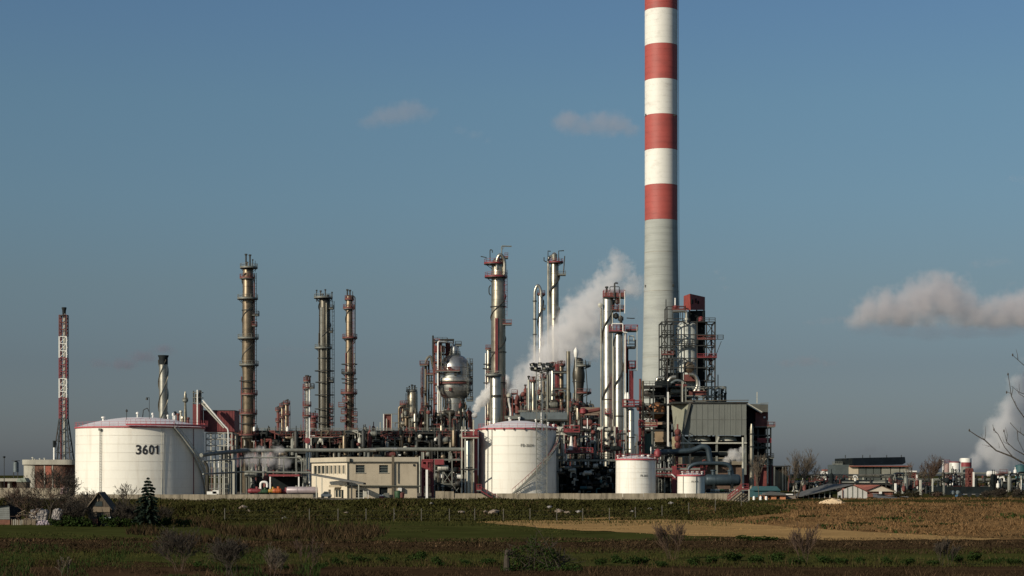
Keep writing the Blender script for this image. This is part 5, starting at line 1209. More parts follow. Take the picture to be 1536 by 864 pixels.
side_deck(t, X(694, 425), X(718, 425), 423, 427, Z(657.5, 425), m=steel_light, rm=red)
MB().bb((X(691, 425), 424, Z(646.5, 425)), (X(712, 425), 424.2, Z(644.8, 425))).build("beam", white, t)
for px, tp in ((710.5, 630), (693, 640), (698, 640)): member(t, (X(px, 425), 423.4, 0), (X(px, 425), 423.4, Z(tp, 425)), .25, steel_light, "post")
MB().tube([(X(710, 430), 430, Z(650, 430)), (X(710, 430), 430, Z(629, 430))], W(1.4, 430), 10).build("steam_vent", alu_brown, t)
for py in (702, 705.5): MB().lathe([(W(7, 425), 0), (W(7, 425), .2)], (X(703, 425), 425, Z(py, 425)), 20).build("band", steel_dark, t)
pipe(t, [Q(692, 704, 422.5), Q(716, 704, 422.5)], .18, steel_dark)
# red stair down from tank to the wall
t = thing("red_wall_stair", "short red stair climbing over the concrete wall at the second largest tank's foot", "stair", (X(738, 370), 370, 0))
A0, A1 = Vector((X(722, 370), 370, Z(736.5, 370))), Vector((X(747, 370), 370, Z(752.5, 370)))
for k in range(9): u = (k + .5) / 9; MB().box(A0 + (A1 - A0) * u, (.4, .9, .06)).build("step", steel_dark, t)
for dy in (-.5, .5): member(t, A0 + Vector((0, dy, 0)), A1 + Vector((0, dy, 0)), .2, red, "stringer"); member(t, A0 + Vector((-.4, dy, 1)), A1 + Vector((0, dy, 1)), .09, red, "handrail")
for u in (0, .33, .66, 1): member(t, A0 + (A1 - A0) * u + Vector((0, -.5, 0)), A0 + (A1 - A0) * u + Vector((0, -.5, 1)), .08, red, "baluster")
side_deck(t, X(715, 370), X(722, 370), 369.5, 371.5, Z(736.5, 370), rm=red)
# ---------------------------------------------------------------- right of centre: twin shiny columns
C1, _ = column("tallest of the twin shiny columns right of the steam plume with boxy red deck on top", 912, 470,
    [(712, 8.2), (448, 8.0)], alu_bright, strk=[(8.6, 600, 450, 1.5, 3.4, steel_dark, .26)], seams=3.2,
    pipes=[(-10.5, 700, 462, 1.4, alu_bright, -.6), (6.3, 640, 470, .8, steel_light, -1.6)], top=[(-2, 18, .25)], lads=[(5.5, 640, 560, red)], rings=[(600, 9)])
def dk(t, l, r_, pt, pb, Y, m=None, rm=None, d=1.8):
    """a boxed-in railed deck, as high as seen"""
    side_deck(t, X(l, Y), X(r_, Y), Y - d, Y + d, Z(pb, Y), m=steel_dark, rm=rm or red, h=Z(pt, Y) - Z(pb, Y), rw=.13)
dk(C1, 905, 937, 437.5, 447.5, 470); dk(C1, 918, 936, 460, 467, 470, rm=red_rust)
for k in range(4): MB().bb((X(906 + k * 8, 470), 468.1, Z(446, 470)), (X(911 + k * 8, 470), 468.17, Z(439.5, 470))).build("rail_panel", red_rust, C1)
pipe(C1, [Q(922, 447, 468), Q(922, 424, 468), Q(927, 425, 468)], .2, steel_dark, "davit"); pipe(C1, [Q(915, 437, 468), Q(915, 430, 468), Q(929, 430, 468), Q(929, 440, 468)], .09, steel_dark, "hoop")
member(C1, Q(937, 470, 468), Q(937, 436, 468), .18, white, "post"); member(C1, Q(930, 476, 468), Q(930, 440, 468), .16, steel_light, "post"); member(C1, Q(933, 462, 468), Q(933, 450, 468), .1, steel_dark)
MB().lathe([(.1, -.6), (.5, -.4), (.6, .4), (.1, .6)], Q(900.5, 458, 469), 12, axis=Matrix.Rotation(R(90), 3, 'X')).build("valve", steel_light, C1)
ladder(C1, X(926, 470), 468, Z(470, 470), Z(448, 470), red_rust, cage=False)
for px, py in ((926, 452), (924, 474), (931, 478)): MB().lathe([(.1, -.8), (.7, -.4), (.7, .4), (.1, .8)], Q(px, py, 469.5), 10).build("valve", steel_dark, C1)
dk(C1, 907.5, 915, 615, 622.5, 468); 
C2, _ = column("shorter of the twin shiny columns, with red railed deck and white loop pipe", 928, 462,
    [(712, 6.6), (503, 6.4)], alu_bright, strk=[(6.9, 600, 505, 1.3, 2.0, steel_dark, .24)], seams=3.2,
    pipes=[(-7.8, 700, 520, 1.2, alu, -.8), (8.6, 700, 500, 1.2, alu_bright, -.6), (13.4, 700, 520, 1.6, deep, .8), (10.8, 560, 500, .6, red_rust, -1)], rings=[(625, 7.4)], top=[(3, 24, .25), (5, 28, .12)])
dk(C2, 914, 935.5, 489.5, 499, 462); dk(C2, 936, 956, 489.5, 497.5, 463); dk(C2, 939, 953, 512, 523, 463, rm=steel_dark)
pipe(C2, [Q(918, 489, 459.5), Q(918, 485.5, 459.5), Q(934.5, 485.5, 459.5), Q(934.5, 498, 459.5), Q(941, 499, 459.5)], W(.9, 462), white, "loop_pipe")
pipe(C2, [Q(938, 700, 460), Q(938, 488, 460)], W(.7, 462), white, "pipe")
dk(C2, 943, 953, 543, 553.5, 464); member(C2, Q(955.5, 490, 461), Q(955.5, 556, 461), .16, steel_light, "post"); member(C2, Q(944, 556, 461), Q(955.5, 556, 461), .12, steel_dark)
ladder(C2, X(946, 462), 461.5, Z(610, 462), Z(545, 462), red); MB().bb((X(943.5, 463), 462.5, Z(602, 463)), (X(950, 463), 463, Z(556, 463))).build("ladder_guard", red, C2)
pipe(C2, [Q(940, 477, 461), Q(946, 477.5, 461), Q(952, 477.5, 461)], .12, steel_dark, "boom"); pipe(C2, [Q(943, 516, 461), Q(943, 504, 461), Q(951, 504, 461), Q(951, 511, 461)], .14, steel_light, "small_loop")
C3, _ = column("short shiny column behind the medium white tank with wide red deck", 946.5, 448, [(712, 4.9), (615, 4.9)], alu_bright, pipes=[(-7.5, 700, 592, 1.2, alu_bright, -.6)], rings=[(657, 5.5)], seams=2.4, name="small_column")
dk(C3, 934.5, 951, 601, 611.5, 448); dk(C3, 951, 961.5, 602, 611, 450)
for px, py in ((939, 596), (942, 600)): MB().lathe([(.15, 0), (.45, .3), (.3, 1.4), (.1, 1.8)], Q(px, 600, 447), 10).build("relief_valve", white, C3)
pipe(C3, [Q(938, 674, 444), Q(947, 674, 444)], .12, steel_dark, "pipe")
# valves dotted down the columns
rnd = random.Random(21)
t = thing("valve_manifold", "tangle of small pipes, valves and red ladders at the foot of the twin shiny columns", "valve manifold", (X(915, 452), 452, 0))
for i in range(40):
    px, py = rnd.uniform(870, 962), rnd.uniform(640, 690); y = rnd.uniform(446, 458); m = rnd.choice((steel_light, white, red, red_rust, steel_grey, deep, alu_bright))
    if i % 3: pipe(t, [Q(px, 700, y), Q(px, py, y), Q(px + rnd.choice((-4, 3, 6)), py, y)], rnd.uniform(.1, .2), m, "pipe", 6)
    else: MB().lathe([(.1, -.5), (.45, -.2), (.45, .3), (.1, .5)], Q(px, py, y), 8).build("valve", m, t)
ladder(t, X(916, 452), 451, Z(690, 452), Z(560, 452), red_rust, cage=False)
for px, tp, hw, m in ((880.5, 628, .8, white), (884.5, 640, .8, steel_light), (892, 645, 2.0, blue_grey), (903.5, 640, 1.0, steel_light), (871, 652, .9, steel_light)):
    MB().tube([(X(px, 452), 449, 0), (X(px, 452), 449, Z(tp, 452))], W(hw, 452), 10).build("pipe", m, t)

# ---------------------------------------------------------------- dark process block with red decks between the tank and columns
DY = 445.0
t = thing("process_block", "nearly black process block with red railed decks right of the second largest tank", "process unit", (X(880, DY), DY, 0))
frame(t, [X(838 + i * 13.5, DY) for i in range(7)], [DY, DY + 10], [Z(q, DY) for q in (715, 702, 690)], deep, .4, deck={2}, rail=({2}, steel_grey), brace=[(1, 0), (4, 0)])
MB().bb((X(836, DY), DY - .3, Z(692, DY)), (X(930, DY), DY + 10, Z(689, DY))).build("deck_slab", steel_grey, t)
MB().bb((X(838, DY), DY + 3.5, 0), (X(960, DY), DY + 10, Z(701, DY))).build("shade_block", deep, t)  # shadowed interior beneath the decks, painted as a near-black box
for k in range(9): MB().bb((X(839 + k * 10.4, DY), DY + 2.4, Z(739, DY)), (X(847.4 + k * 10.4, DY), DY + 3.45, Z(712, DY))).build("shade_panel", deep, t)  # near-black panels that carry the same under-deck shade
for k in range(14):
    px = 846 + k * 5.4 + rnd.uniform(-1, 1); py = 692 + rnd.uniform(0, 1); m = rnd.choice((white, steel_light, steel_light, deep))
    MB().tube([Q(px, py, DY - .4), Q(px, py + rnd.uniform(4, 7), DY - .4)], .2, 6).build("spindle", m, t)
for k in range(8):
    px = 846 + k * 6 + rnd.uniform(-2, 2); b = MB(); b.tube([Q(px, 709, DY + .6), Q(px, 712.5, DY + .6)], .16, 6); b.build("spindle", rnd.choice((white, steel_light)), t)
dk(t, 846, 869, 640, 650, DY, rm=red); dk(t, 849, 889, 673, 680.5, DY, rm=red)
MB().bb((X(835, DY), DY - 1, Z(652.5, DY)), (X(868, DY), DY + 3, Z(650.5, DY))).build("deck_edge", steel_light, t)
for px in (846, 849): member(t, Q(px, 692, DY - 1), Q(px, 672 if px == 849 else 652, DY - 1), .3, steel_light, "post")
for px in (857, 863): MB().lathe([(.9, 0), (.5, 1.2), (.25, 2.6), (.25, 3.4)], Q(px, 676, DY - .5), 12).build("white_cone" if px == 857 else "cone", white if px == 857 else red_rust, t)
pipe(t, [Q(850, 690, DY - 1.2), Q(850, 674, DY - 1.2), Q(860, 674, DY - 1.2)], .16, white, "rail_pipe")
MB().bb((X(833, DY), DY - .5, 0), (X(838, DY), DY + 1.5, Z(655, DY))).build("concrete_pier", conc_plain, t)
MB().bb((X(832, DY), DY - 1, Z(684, DY)), (X(848, DY), DY + 2, Z(680, DY))).build("landing", steel_grey, t)
for i in range(60):
    px, py = rnd.uniform(838, 930), rnd.uniform(632, 690); y = rnd.uniform(DY, DY + 9); m = rnd.choice((deep, deep, steel_dark, red_rust, steel_grey, steel_light, alu_dark, red))
    if i % 3 == 0: MB().tube([Q(px, 700, y), Q(px, py, y)], rnd.uniform(.12, .35), 6).build("riser", m, t)
    elif i % 3 == 1: pipe(t, [Q(px, py + 8, y), Q(px, py, y), Q(px + rnd.uniform(5, 14), py, y)], rnd.uniform(.1, .3), m, "pipe", 6)
    else: hdrum(t, Q(px, py, y), rnd.uniform(1.5, 3), rnd.uniform(.35, .8), m, name="drum", saddles=False)
# red knob & pale pipes behind
t = thing("upper_deck_frame", "frame with inclined pinkish pipe left of the twin shiny columns", "steel frame", (X(890, 480), 480, 0))
frame(t, [X(872, 480), X(885, 480), X(898, 480)], [480, 486], [Z(q, 480) for q in (672, 655, 640, 628)], steel_dark, .3, deck={3}, rail=({3}, red_rust))
pipe(t, [Q(874, 619, 479), Q(884, 617, 479), Q(900, 614, 479)], .5, red_rust, "inclined_pipe"); MB().lathe([(.1, -.9), (.9, -.5), (.9, .5), (.1, .9)], Q(875, 617, 478.6), 12).build("red_valve", red, t)
MB().bb((X(872, 480), 484, Z(622, 480)), (X(901, 480), 485, Z(610, 480))).build("panel", mat("faded_tan_panel", (.2, .15, .11), .8), t)

# ---------------------------------------------------------------- tall reactor tower with scaffold in front of the chimney
Y_ = 505.0
def q_(px, py, dy=0): return Q(px, py, Y_ + dy)
t = thing("silo_tower", "pale silo inside a dark open scaffold tower topped by a red box", "reactor tower", (X(1030, Y_), Y_, 0))
cx = X(1031, Y_)
shell(t, [(W(15, Y_), Z(585, Y_)), (W(15.5, Y_), Z(490, Y_))], cx, Y_ - .5, mat("pale_grey_silo_paint", (.44, .46, .42), .5, 0, .12, .3, (.08, .09, .09), .85, (.25, .25, .25)), n=36, seams=3)
MB().lathe([(W(6, Y_), Z(600, Y_)), (W(15.2, Y_), Z(584, Y_))], (cx, Y_ - .5, 0), 24, cap=False).build("cone", alu_dark, t)
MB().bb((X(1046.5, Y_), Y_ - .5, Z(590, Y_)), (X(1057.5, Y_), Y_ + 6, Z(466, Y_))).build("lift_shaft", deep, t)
lv = [Z(q, Y_) for q in (572, 553, 539, 520, 504, 485)]
frame(t, [X(990.5, Y_), X(999, Y_), X(1008, Y_), X(1024, Y_), X(1043, Y_), X(1057, Y_), X(1070, Y_)], [Y_ - 4.5, Y_ + 4], lv, steel_dark, .30, brace=[(0, 0), (0, 1), (0, 2), (0, 3), (0, 4), (0, 5), (5, 0), (5, 1), (5, 2), (5, 3), (5, 4), (5, 5), (3, 2)], bw=.26)
frame(t, [X(999, Y_), X(1026, Y_)], [Y_ - 4, Y_ + 4], [Z(q, Y_) for q in (480, 462)], steel_dark, .22, base=Z(486, Y_))
for (l, r_, py, rm) in ((1043, 1070, 512, red_rust), (1057, 1082, 511, steel_dark), (1043, 1072, 539, red), (1006, 1024, 468, red_rust), (1043, 1070, 485.5, steel_dark), (990, 1008, 504, steel_dark), (990, 1008, 535, red_rust), (1006, 1044, 517.5, steel_dark)):
    side_deck(t, X(l, Y_), X(r_, Y_), Y_ - 5.2, Y_ - 4.2, Z(py, Y_), m=steel_dark, rm=rm, h=1.0, th=.14, toe=rm is not steel_dark)
member(t, q_(1082, 512, -4), q_(1071, 540, -4), .14, steel_dark, "stay")
rb = MB(); rb.add([q_(1025.5, 465, 0), q_(1036, 465, -5), q_(1057.5, 465, 0), q_(1047, 465, 5), q_(1025.5, 444, 0), q_(1035, 440.5, -5), q_(1057.5, 445.5, 0), q_(1047, 444, 5)], [(0, 1, 5, 4), (1, 2, 6, 5), (2, 3, 7, 6), (3, 0, 4, 7), (4, 5, 6, 7), (3, 2, 1, 0)])
rbx = rb.build("red_housing", mat("housing_red_paint", (.24, .042, .03), .6, 0, .2, .6, (.12, .03, .025), .5), t)
for (px, w_, a, b_) in ((1038.5, 3.4, 458, 451.5), (1044, 1.6, 456, 449.5), (1047.5, 2.4, 457, 452.5)):
    u = (px - 1036) / 21.5; c = q_(1036, 0, -5).lerp(q_(1057.5, 0, 0), u); c.z = Z((a + b_) / 2, Y_)
    dirv = (q_(1057.5, 0, 0) - q_(1036, 0, -5)); an = math.atan2(dirv.y, dirv.x)
    MB().box(c + Vector((-.05, -.1, 0)), (W(w_, Y_), .3, W(a - b_, Y_)), an).build("opening", deep, rbx)
for px in (1034, 1045, 1056): member(t, q_(px, 486, -1 if px != 1034 else -3), q_(px, 465, -1 if px != 1034 else -3), .35, steel_dark, "leg")
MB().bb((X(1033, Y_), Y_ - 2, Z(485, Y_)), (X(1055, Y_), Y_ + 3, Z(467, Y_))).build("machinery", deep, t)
MB().lathe([(.1, -.8), (.7, -.5), (.7, .5), (.1, .8)], q_(1051.5, 479, -2.6), 14).build("red_drum", red, t)
pipe(t, [q_(1009, 467, -5), q_(1026, 466.5, -5), q_(1030, 468, -5), q_(1030, 484, -5)], W(2.2, Y_), alu_bright, "goose_pipe", 14)
MB().lathe([(W(3, Y_), 0), (W(3, Y_), .5)], q_(1030, 480, -5), 14).build("pipe_collar", steel_light, t)
for px, a, b_, w_ in ((1012.5, 468, 447, .3), (999, 486, 449, .22), (1009, 478, 465, .15), (1021, 480, 465, .15)): member(t, q_(px, a, -4), q_(px, b_, -4), w_, white if px == 1012.5 else steel_dark, "mast")
MB().lathe([(.4, 0), (.6, .4), (.6, .8), (.2, 1.1)], q_(1013, 464, -4), 12).build("red_cap", red, t)
for (pts, r_, m) in ([[(1003, 590), (1002, 572), (1007, 566), (1014, 566)], W(3, Y_), alu_bright], [[(1040, 590), (1047, 580), (1046, 568), (1041, 562), (1034, 562)], W(3, Y_), alu_bright], [[(1048, 592), (1048, 572), (1042, 563)], W(2.6, Y_), white],
                    [[(985, 600), (985, 575), (986, 567), (993, 567)], W(2.8, Y_), alu_bright], [[(1003, 577), (1015, 570), (1022, 572)], W(2.2, Y_), blue_grey]):
    pipe(t, [q_(a, b_, -6) for a, b_ in pts], r_, m, "elbow_pipe", 14)
MB().lathe([(1.0, -.5), (1.5, 0), (.6, .5)], q_(1033, 551, -4), 16, axis=Matrix.Rotation(R(90), 3, 'X')).build("manway", alu_brown, t)
MB().bb((X(1024, Y_), Y_ - 5, Z(573, Y_)), (X(1040, Y_), Y_ - 3, Z(563, Y_))).build("red_duct", red_rust, t)
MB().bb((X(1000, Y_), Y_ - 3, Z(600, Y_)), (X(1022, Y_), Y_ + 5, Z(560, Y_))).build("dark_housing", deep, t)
for i in range(46):
    px, py = rnd.uniform(994, 1068), rnd.uniform(490, 600); y = rnd.uniform(-3.5, 7); m = rnd.choice((deep, steel_dark, red_rust, steel_dark, alu_dark, steel_grey))
    if i % 2: pipe(t, [q_(px, py + 10, y), q_(px, py, y), q_(px + rnd.choice((-5, 5)), py, y)], rnd.uniform(.12, .3), m, "pipe", 6)
    else: MB().tube([q_(px, py, y), q_(px, py - rnd.uniform(3, 16), y)], rnd.uniform(.1, .4), 6).build("riser", m, t)
member(t, q_(1077, 580, -3), q_(1077, 562, -3), .2, steel_dark, "mast"); member(t, q_(1072, 590, -4), q_(1072, 486, -4), .2, red_rust, "post")

# lower open frame
Y_ = 485.0
t = thing("lower_steel_frame", "open steel frame with pipes left of the big grey cooler box", "steel frame", (X(1000, Y_), Y_, 0))
frame(t, [X(965, Y_), X(980, Y_), X(1000, Y_), X(1022, Y_)], [Y_, Y_ + 12], [Z(q, Y_) for q in (690, 672, 660, 646, 633, 620, 606, 594, 580)], steel_dark, .36, deck={1, 3, 5, 8}, rail=({8}, steel_dark), brace=[(0, 5), (0, 6), (1, 3), (0, 3)])
frame(t, [X(1028, Y_), X(1062, Y_), X(1067, Y_), X(1078, Y_), X(1088, Y_)], [Y_ - 1, Y_ + 10], [Z(603, Y_), Z(594, Y_), Z(580.5, Y_)], steel_grey, .34, deck={0}, brace=[(2, 2), (3, 2)], base=Z(606, Y_))
MB().bb((X(1034, Y_), Y_ + 1, Z(593, Y_)), (X(1060, Y_), Y_ + 4, Z(586, Y_))).build("red_exchanger", red_rust, t)
for px, a, b_ in ((1083, 604, 585), (1074, 604, 588), (1087, 604, 590)): pipe(t, [Q(px, a, Y_ - 1.5), Q(px, b_, Y_ - 1.5), Q(px + 3, b_, Y_ - 1.5)], .25, deep, "pipe")
member(t, Q(1001.8, 670, Y_ - 4), Q(1001.8, 588, Y_ - 4), W(2.6, Y_), white, "white_post")
member(t, Q(1023.5, 605, Y_ - 4), Q(1023.5, 571, Y_ - 4), .3, steel_light, "post"); member(t, Q(1001.5, 588, Y_ - 4), Q(1001.5, 573, Y_ - 4), .2, steel_dark, "post")
MB().bb((X(982, Y_), Y_ - .3, Z(663, Y_)), (X(1005, Y_), Y_ + .5, Z(647.5, Y_))).build("tan_panel", mat("tan_duct_paint", (.28, .2, .12), .7, 0, .25, .6), t)
MB().bb((X(967, Y_), Y_ - .6, Z(637, Y_)), (X(1007, Y_), Y_ + .2, Z(633.5, Y_))).build("tan_beam", mat("tan_beam_paint", (.36, .24, .16), .7, 0, .2, .6), t)
hdrum(t, Q(985, 616, Y_ + 3), 1.0, 2.2, mat("orange_rust", (.35, .15, .06), .7, 0, .3, .8), name="rusty_drum", ang=R(90), saddles=False)
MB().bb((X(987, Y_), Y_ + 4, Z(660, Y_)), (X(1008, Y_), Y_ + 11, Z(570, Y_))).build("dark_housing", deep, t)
for i in range(80):
    px, py = rnd.uniform(964, 1024), rnd.uniform(578, 690); y = Y_ + rnd.uniform(0, 10); m = rnd.choice((deep, steel_dark, red_rust, steel_dark, alu_dark, steel_grey, red_rust, steel_light))
    if i % 2: pipe(t, [Q(px, py + 9, y), Q(px, py, y), Q(px + rnd.choice((-6, 6, 9)), py, y)], rnd.uniform(.12, .35), m, "pipe", 6)
    elif i % 4 == 0: hdrum(t, Q(px, py, y), rnd.uniform(1.2, 3), rnd.uniform(.4, .9), m, name="drum", saddles=False)
    else: MB().tube([Q(px, py, y), Q(px, py - rnd.uniform(3, 14), y)], rnd.uniform(.12, .35), 6).build("riser", m, t)
# red ladders and rails left foot
t = thing("red_service_tower", "slender red service tower with landings left of the lower steel frame", "service tower", (X(963, 452), 452, 0))
frame(t, [X(960, 452), X(966, 452)], [452, 455], [Z(q, 452) for q in (680, 668, 656, 644, 632)], red, .26, deck={0, 1, 2, 3, 4})
for px, tp in ((960.5, 568), (964.5, 571)): MB().tube([(X(px, 452), 452.5, 0), (X(px, 452), 452.5, Z(tp, 452))], .3, 8).build("pipe", red_rust if px < 962 else alu_brown, t)
side_deck(t, X(958, 452), X(985, 452), 450, 453, Z(641, 452), rm=red, h=1.5)
ladder(t, X(961, 452), 451.4, Z(720, 452), Z(632, 452), red)
MB().bb((X(968, 452), 453, Z(690, 452)), (X(978, 452), 456, Z(650, 452))).build("green_casing", mat("dark_green_casing", (.05, .10, .075), .7), t)
member(t, Q(978, 700, 451.5), Q(978, 645, 451.5), .28, steel_grey, "post")
t = thing("red_ladder_mast", "rusty red caged ladder mast in front of the grey louvre box's left corner", "ladder mast", (X(1016.5, 440), 440, 0))
ladder(t, X(1016.5, 440), 440, 0, Z(650, 440), red_rust, w=.7)
MB().tube([(X(1016.5, 440), 440.3, 0), (X(1016.5, 440), 440.3, Z(636, 440))], .2, 6).build("mast", red_rust, t)
for py in (652, 662, 672): MB().lathe([(.5, 0), (.75, .4), (.75, 1), (.4, 1.3)], (X(1016.5, 440), 439.8, Z(py, 440)), 10).build("cage", red_rust, t)
MB().bb((X(1009, 440), 441, 0), (X(1014.5, 440), 442, Z(655, 440))).build("pale_column", mat("pale_tan_column", (.36, .3, .18), .8, 0, .15, .5), t)

# ---------------------------------------------------------------- grey louvre box (cooler) on legs
Y_ = 462.0
t = thing("grey_cooler_box", "big grey sheet clad cooler box with slanting left side, raised over two round fans", "air cooler", (X(1065, Y_), Y_, 0))
g = lambda px, py, dy=0: Q(px, py, Y_ + dy)
b = MB(); b.add([g(1035, 653), g(1119.5, 653), g(1119.5, 606), g(1037, 606), g(1035, 653, 16), g(1119.5, 653, 16), g(1119.5, 606, 16), g(1037, 606, 16)], [(0, 1, 2, 3), (7, 6, 5, 4), (0, 3, 7, 4), (1, 5, 6, 2), (3, 2, 6, 7), (0, 4, 5, 1)]); b.build("front_cladding", corr, t)
for k in range(1, 10):
    px = 1036 + k * 8.4; MB().bb((X(px, Y_) - .06, Y_ - .07, Z(652.6, Y_)), (X(px, Y_) + .06, Y_ - .004, Z(606.4, Y_))).build("sheet_joint", corr, t)
MB().bb((X(1035.5, Y_), Y_ - .06, Z(629.7, Y_)), (X(1119.3, Y_), Y_ - .003, Z(629.2, Y_))).build("sheet_joint", corr_dark, t)
b = MB(); b.add([g(1011, 648, 3), g(1023.8, 651, -.1), g(1033, 605, -.1), g(1007, 605, 6), g(1011, 648, 15), g(1023.8, 651, 15), g(1033, 605, 15), g(1007, 605, 15)], [(0, 1, 2, 3), (7, 6, 5, 4), (0, 3, 7, 4), (1, 5, 6, 2), (3, 2, 6, 7), (0, 4, 5, 1)]); b.build("slanted_cladding", mat("pale_sheet_cladding", (.22, .22, .165), .65, .1, .1, .3), t)
b = MB(); b.add([g(1023, 652.5, .5), g(1035, 652.5, .5), g(1037, 606, .5), g(1033, 605, .5), g(1023, 652.5, 14), g(1035, 652.5, 14), g(1037, 606, 14), g(1033, 605, 14)], [(0, 1, 2, 3), (7, 6, 5, 4), (0, 3, 7, 4), (1, 5, 6, 2), (3, 2, 6, 7), (0, 4, 5, 1)]); b.build("corner_cladding", corr, t)
member(t, g(1023.5, 650, -.3), g(1035, 605, -.3), .5, corr_dark, "edge_strip")
MB().bb((X(1008, Y_), Y_ - .3, Z(605.3, Y_)), (X(1122, Y_), Y_ + 16, Z(602.8, Y_))).build("roof_slab", steel_dark, t)
member(t, g(1030, 600.8, 1), g(1123, 600.3, 1), .16, alu_brown, "roof_pipe")
for px in (1053, 1092):
    b = MB(); b.lathe([(W(16.5, Y_), Z(661, Y_)), (W(15, Y_), Z(656.5, Y_)), (W(11, Y_), Z(653.3, Y_))], (X(px, Y_), Y_ + 4, 0), 36, cap=False); b.build("fan_ring", steel_light, t)
    b = MB(); b.lathe([(W(16.5, Y_), Z(662, Y_)), (W(17, Y_), Z(661, Y_))], (X(px, Y_), Y_ + 4, 0), 36); b.build("fan_guard", steel_dark, t)
for px in (1025, 1034, 1075, 1118): member(t, g(px, 712, 0), g(px, 653, 0), .5, steel_grey, "leg"); member(t, g(px, 712, 14), g(px, 653, 14), .5, steel_dark, "leg")
member(t, g(1020, 664.5, -.4), g(1120, 664.5, -.4), .35, steel_light, "beam"); member(t, g(1022, 678, .2), g(1120, 678, .2), .3, steel_grey)
member(t, g(1075, 664, -.2), g(1078, 655, -.2), .4, steel_light, "brace"); member(t, g(1034, 664, -.2), g(1024, 655, -.2), .25, steel_light, "brace")
MB().bb((X(1022, Y_), Y_ + 9.2, Z(690, Y_)), (X(1120, Y_), Y_ + 13, Z(653.2, Y_))).build("shade_backing", deep, t)  # near-black sheet standing in for the shade under the box
MB().bb((X(1018, Y_), Y_ + 4, 0), (X(1118, Y_), Y_ + 5, Z(690, Y_))).build("brown_panel", mat("brown_block_panel", (.12, .075, .05), .85, 0, .35, .8), t)
MB().bb((X(1018, Y_), Y_ + 3, Z(697, Y_)), (X(1118, Y_), Y_ + 3.9, Z(686, Y_))).build("tan_band", mat("tan_band_paint", (.2, .17, .12), .8), t)

# ---------------------------------------------------------------- right end block in dark frame with red cladding
Y_ = 468.0
t = thing("red_clad_block", "tall dark framed block with rust red cladding at the right end of the plant", "process unit", (X(1138, Y_), Y_, 0))
MB().bb((X(1119, Y_), Y_ + 2, Z(640, Y_)), (X(1133, Y_), Y_ + 12, Z(606, Y_))).build("dark_cladding", deep, t)  # near-black box in place of the dark shadows by the gable
MB().prism([(X(1121, Y_), Z(606, Y_)), (X(1152, Y_), Z(606.5, Y_)), (X(1152, Y_), Z(618, Y_)), (X(1143, Y_), Z(618, Y_))], Y_ - .2, Y_ + 12).build("grey_gable", corr_dark, t)
member(t, Q(1121, 606, Y_ - .4), Q(1143, 619, Y_ - .4), .5, steel_light, "sloping_edge"); member(t, Q(1140, 605, Y_ - .4), Q(1153, 604.5, Y_ - .4), .15, steel_grey)
MB().bb((X(1134, Y_), Y_ + 1, Z(640, Y_)), (X(1153, Y_), Y_ + 11, Z(618, Y_))).build("rust_cladding", red_rust, t)
frame(t, [X(1124, Y_), X(1137, Y_), X(1151, Y_), X(1156, Y_)], [Y_, Y_ + 10], [Z(q, Y_) for q in (700, 684, 672, 663, 653, 641)], steel_dark, .36, deck={2, 3, 5}, brace=[(1, 1), (0, 3), (1, 3)])
member(t, Q(1151.5, 725, Y_ - .5), Q(1151.5, 630, Y_ - .5), .3, steel_light, "pale_post")
MB().bb((X(1136, Y_), Y_ - .2, Z(664, Y_)), (X(1157, Y_), Y_ + 9, Z(657, Y_))).build("red_band", red, t)
side_deck(t, X(1132, Y_), X(1162, Y_), Y_ - 1, Y_ + 2, Z(641, Y_), rm=red_rust)
side_deck(t, X(1150, Y_), X(1160, Y_), Y_ - 1, Y_ + 2, Z(688, Y_), rm=steel_dark)
MB().bb((X(1138, Y_), Y_ + .4, Z(697, Y_)), (X(1160, Y_), Y_ + 9, Z(687, Y_))).build("concrete_band", conc_plain, t)
MB().bb((X(1100, Y_), Y_ + .6, 0), (X(1160, Y_), Y_ + 9, Z(697.3, Y_))).build("brick_wall", brick_wall if False else mat("dull_red_wall", (.16, .035, .03), .8, 0, .3, .6, (.07, .03, .025), .5), t)
MB().bb((X(1118, Y_), Y_ + 4, Z(697, Y_)), (X(1150, Y_), Y_ + 9, Z(640, Y_))).build("inner_shade_wall", deep, t)  # near-black sheet for the shadows deeper inside the frame
member(t, Q(1135.5, 605, Y_), Q(1135.5, 588, Y_), .2, steel_light, "mast"); MB().box(Q(1146.5, 626, Y_ + .8), (.5, .3, .4)).build("lamp", white, t)
member(t, Q(1137, 700, Y_ - .6), Q(1133, 745, Y_ - .6), .25, alu_brown, "prop"); member(t, Q(1128, 690, Y_ - .6), Q(1137, 745, Y_ - .6), .2, red_rust, "prop")
t = thing("slim_metal_stack", "slim shiny metal stack in front of the red clad block", "stack", (X(1127.5, 450), 450, 0))
MB().lathe([(W(3.6, 450), 0), (W(3.2, 450), Z(700, 450)), (W(2.9, 450), Z(645, 450)), (W(2.2, 450), Z(640, 450)), (W(1.4, 450), Z(636, 450)), (.01, Z(635.5, 450))], (X(1127.5, 450), 450, 0), 20, cap=False).build("shaft", alu, t)
for py in (652, 671, 700): MB().lathe([(W(3.9, 450), 0), (W(3.9, 450), .3)], (X(1127.5, 450), 450, Z(py, 450)), 20).build("collar", steel_dark, t)
o = MB().tube([(X(1114.5, 446), 446, 0), (X(1114.5, 446), 446, Z(656, 446))], W(1.7, 446), 8).build("grey_pole", steel_light); recenter(o, (X(1114.5, 446), 446, 0)); tag(o, "plain thick pale pole between the cooler box and the slim metal stack", "pole")

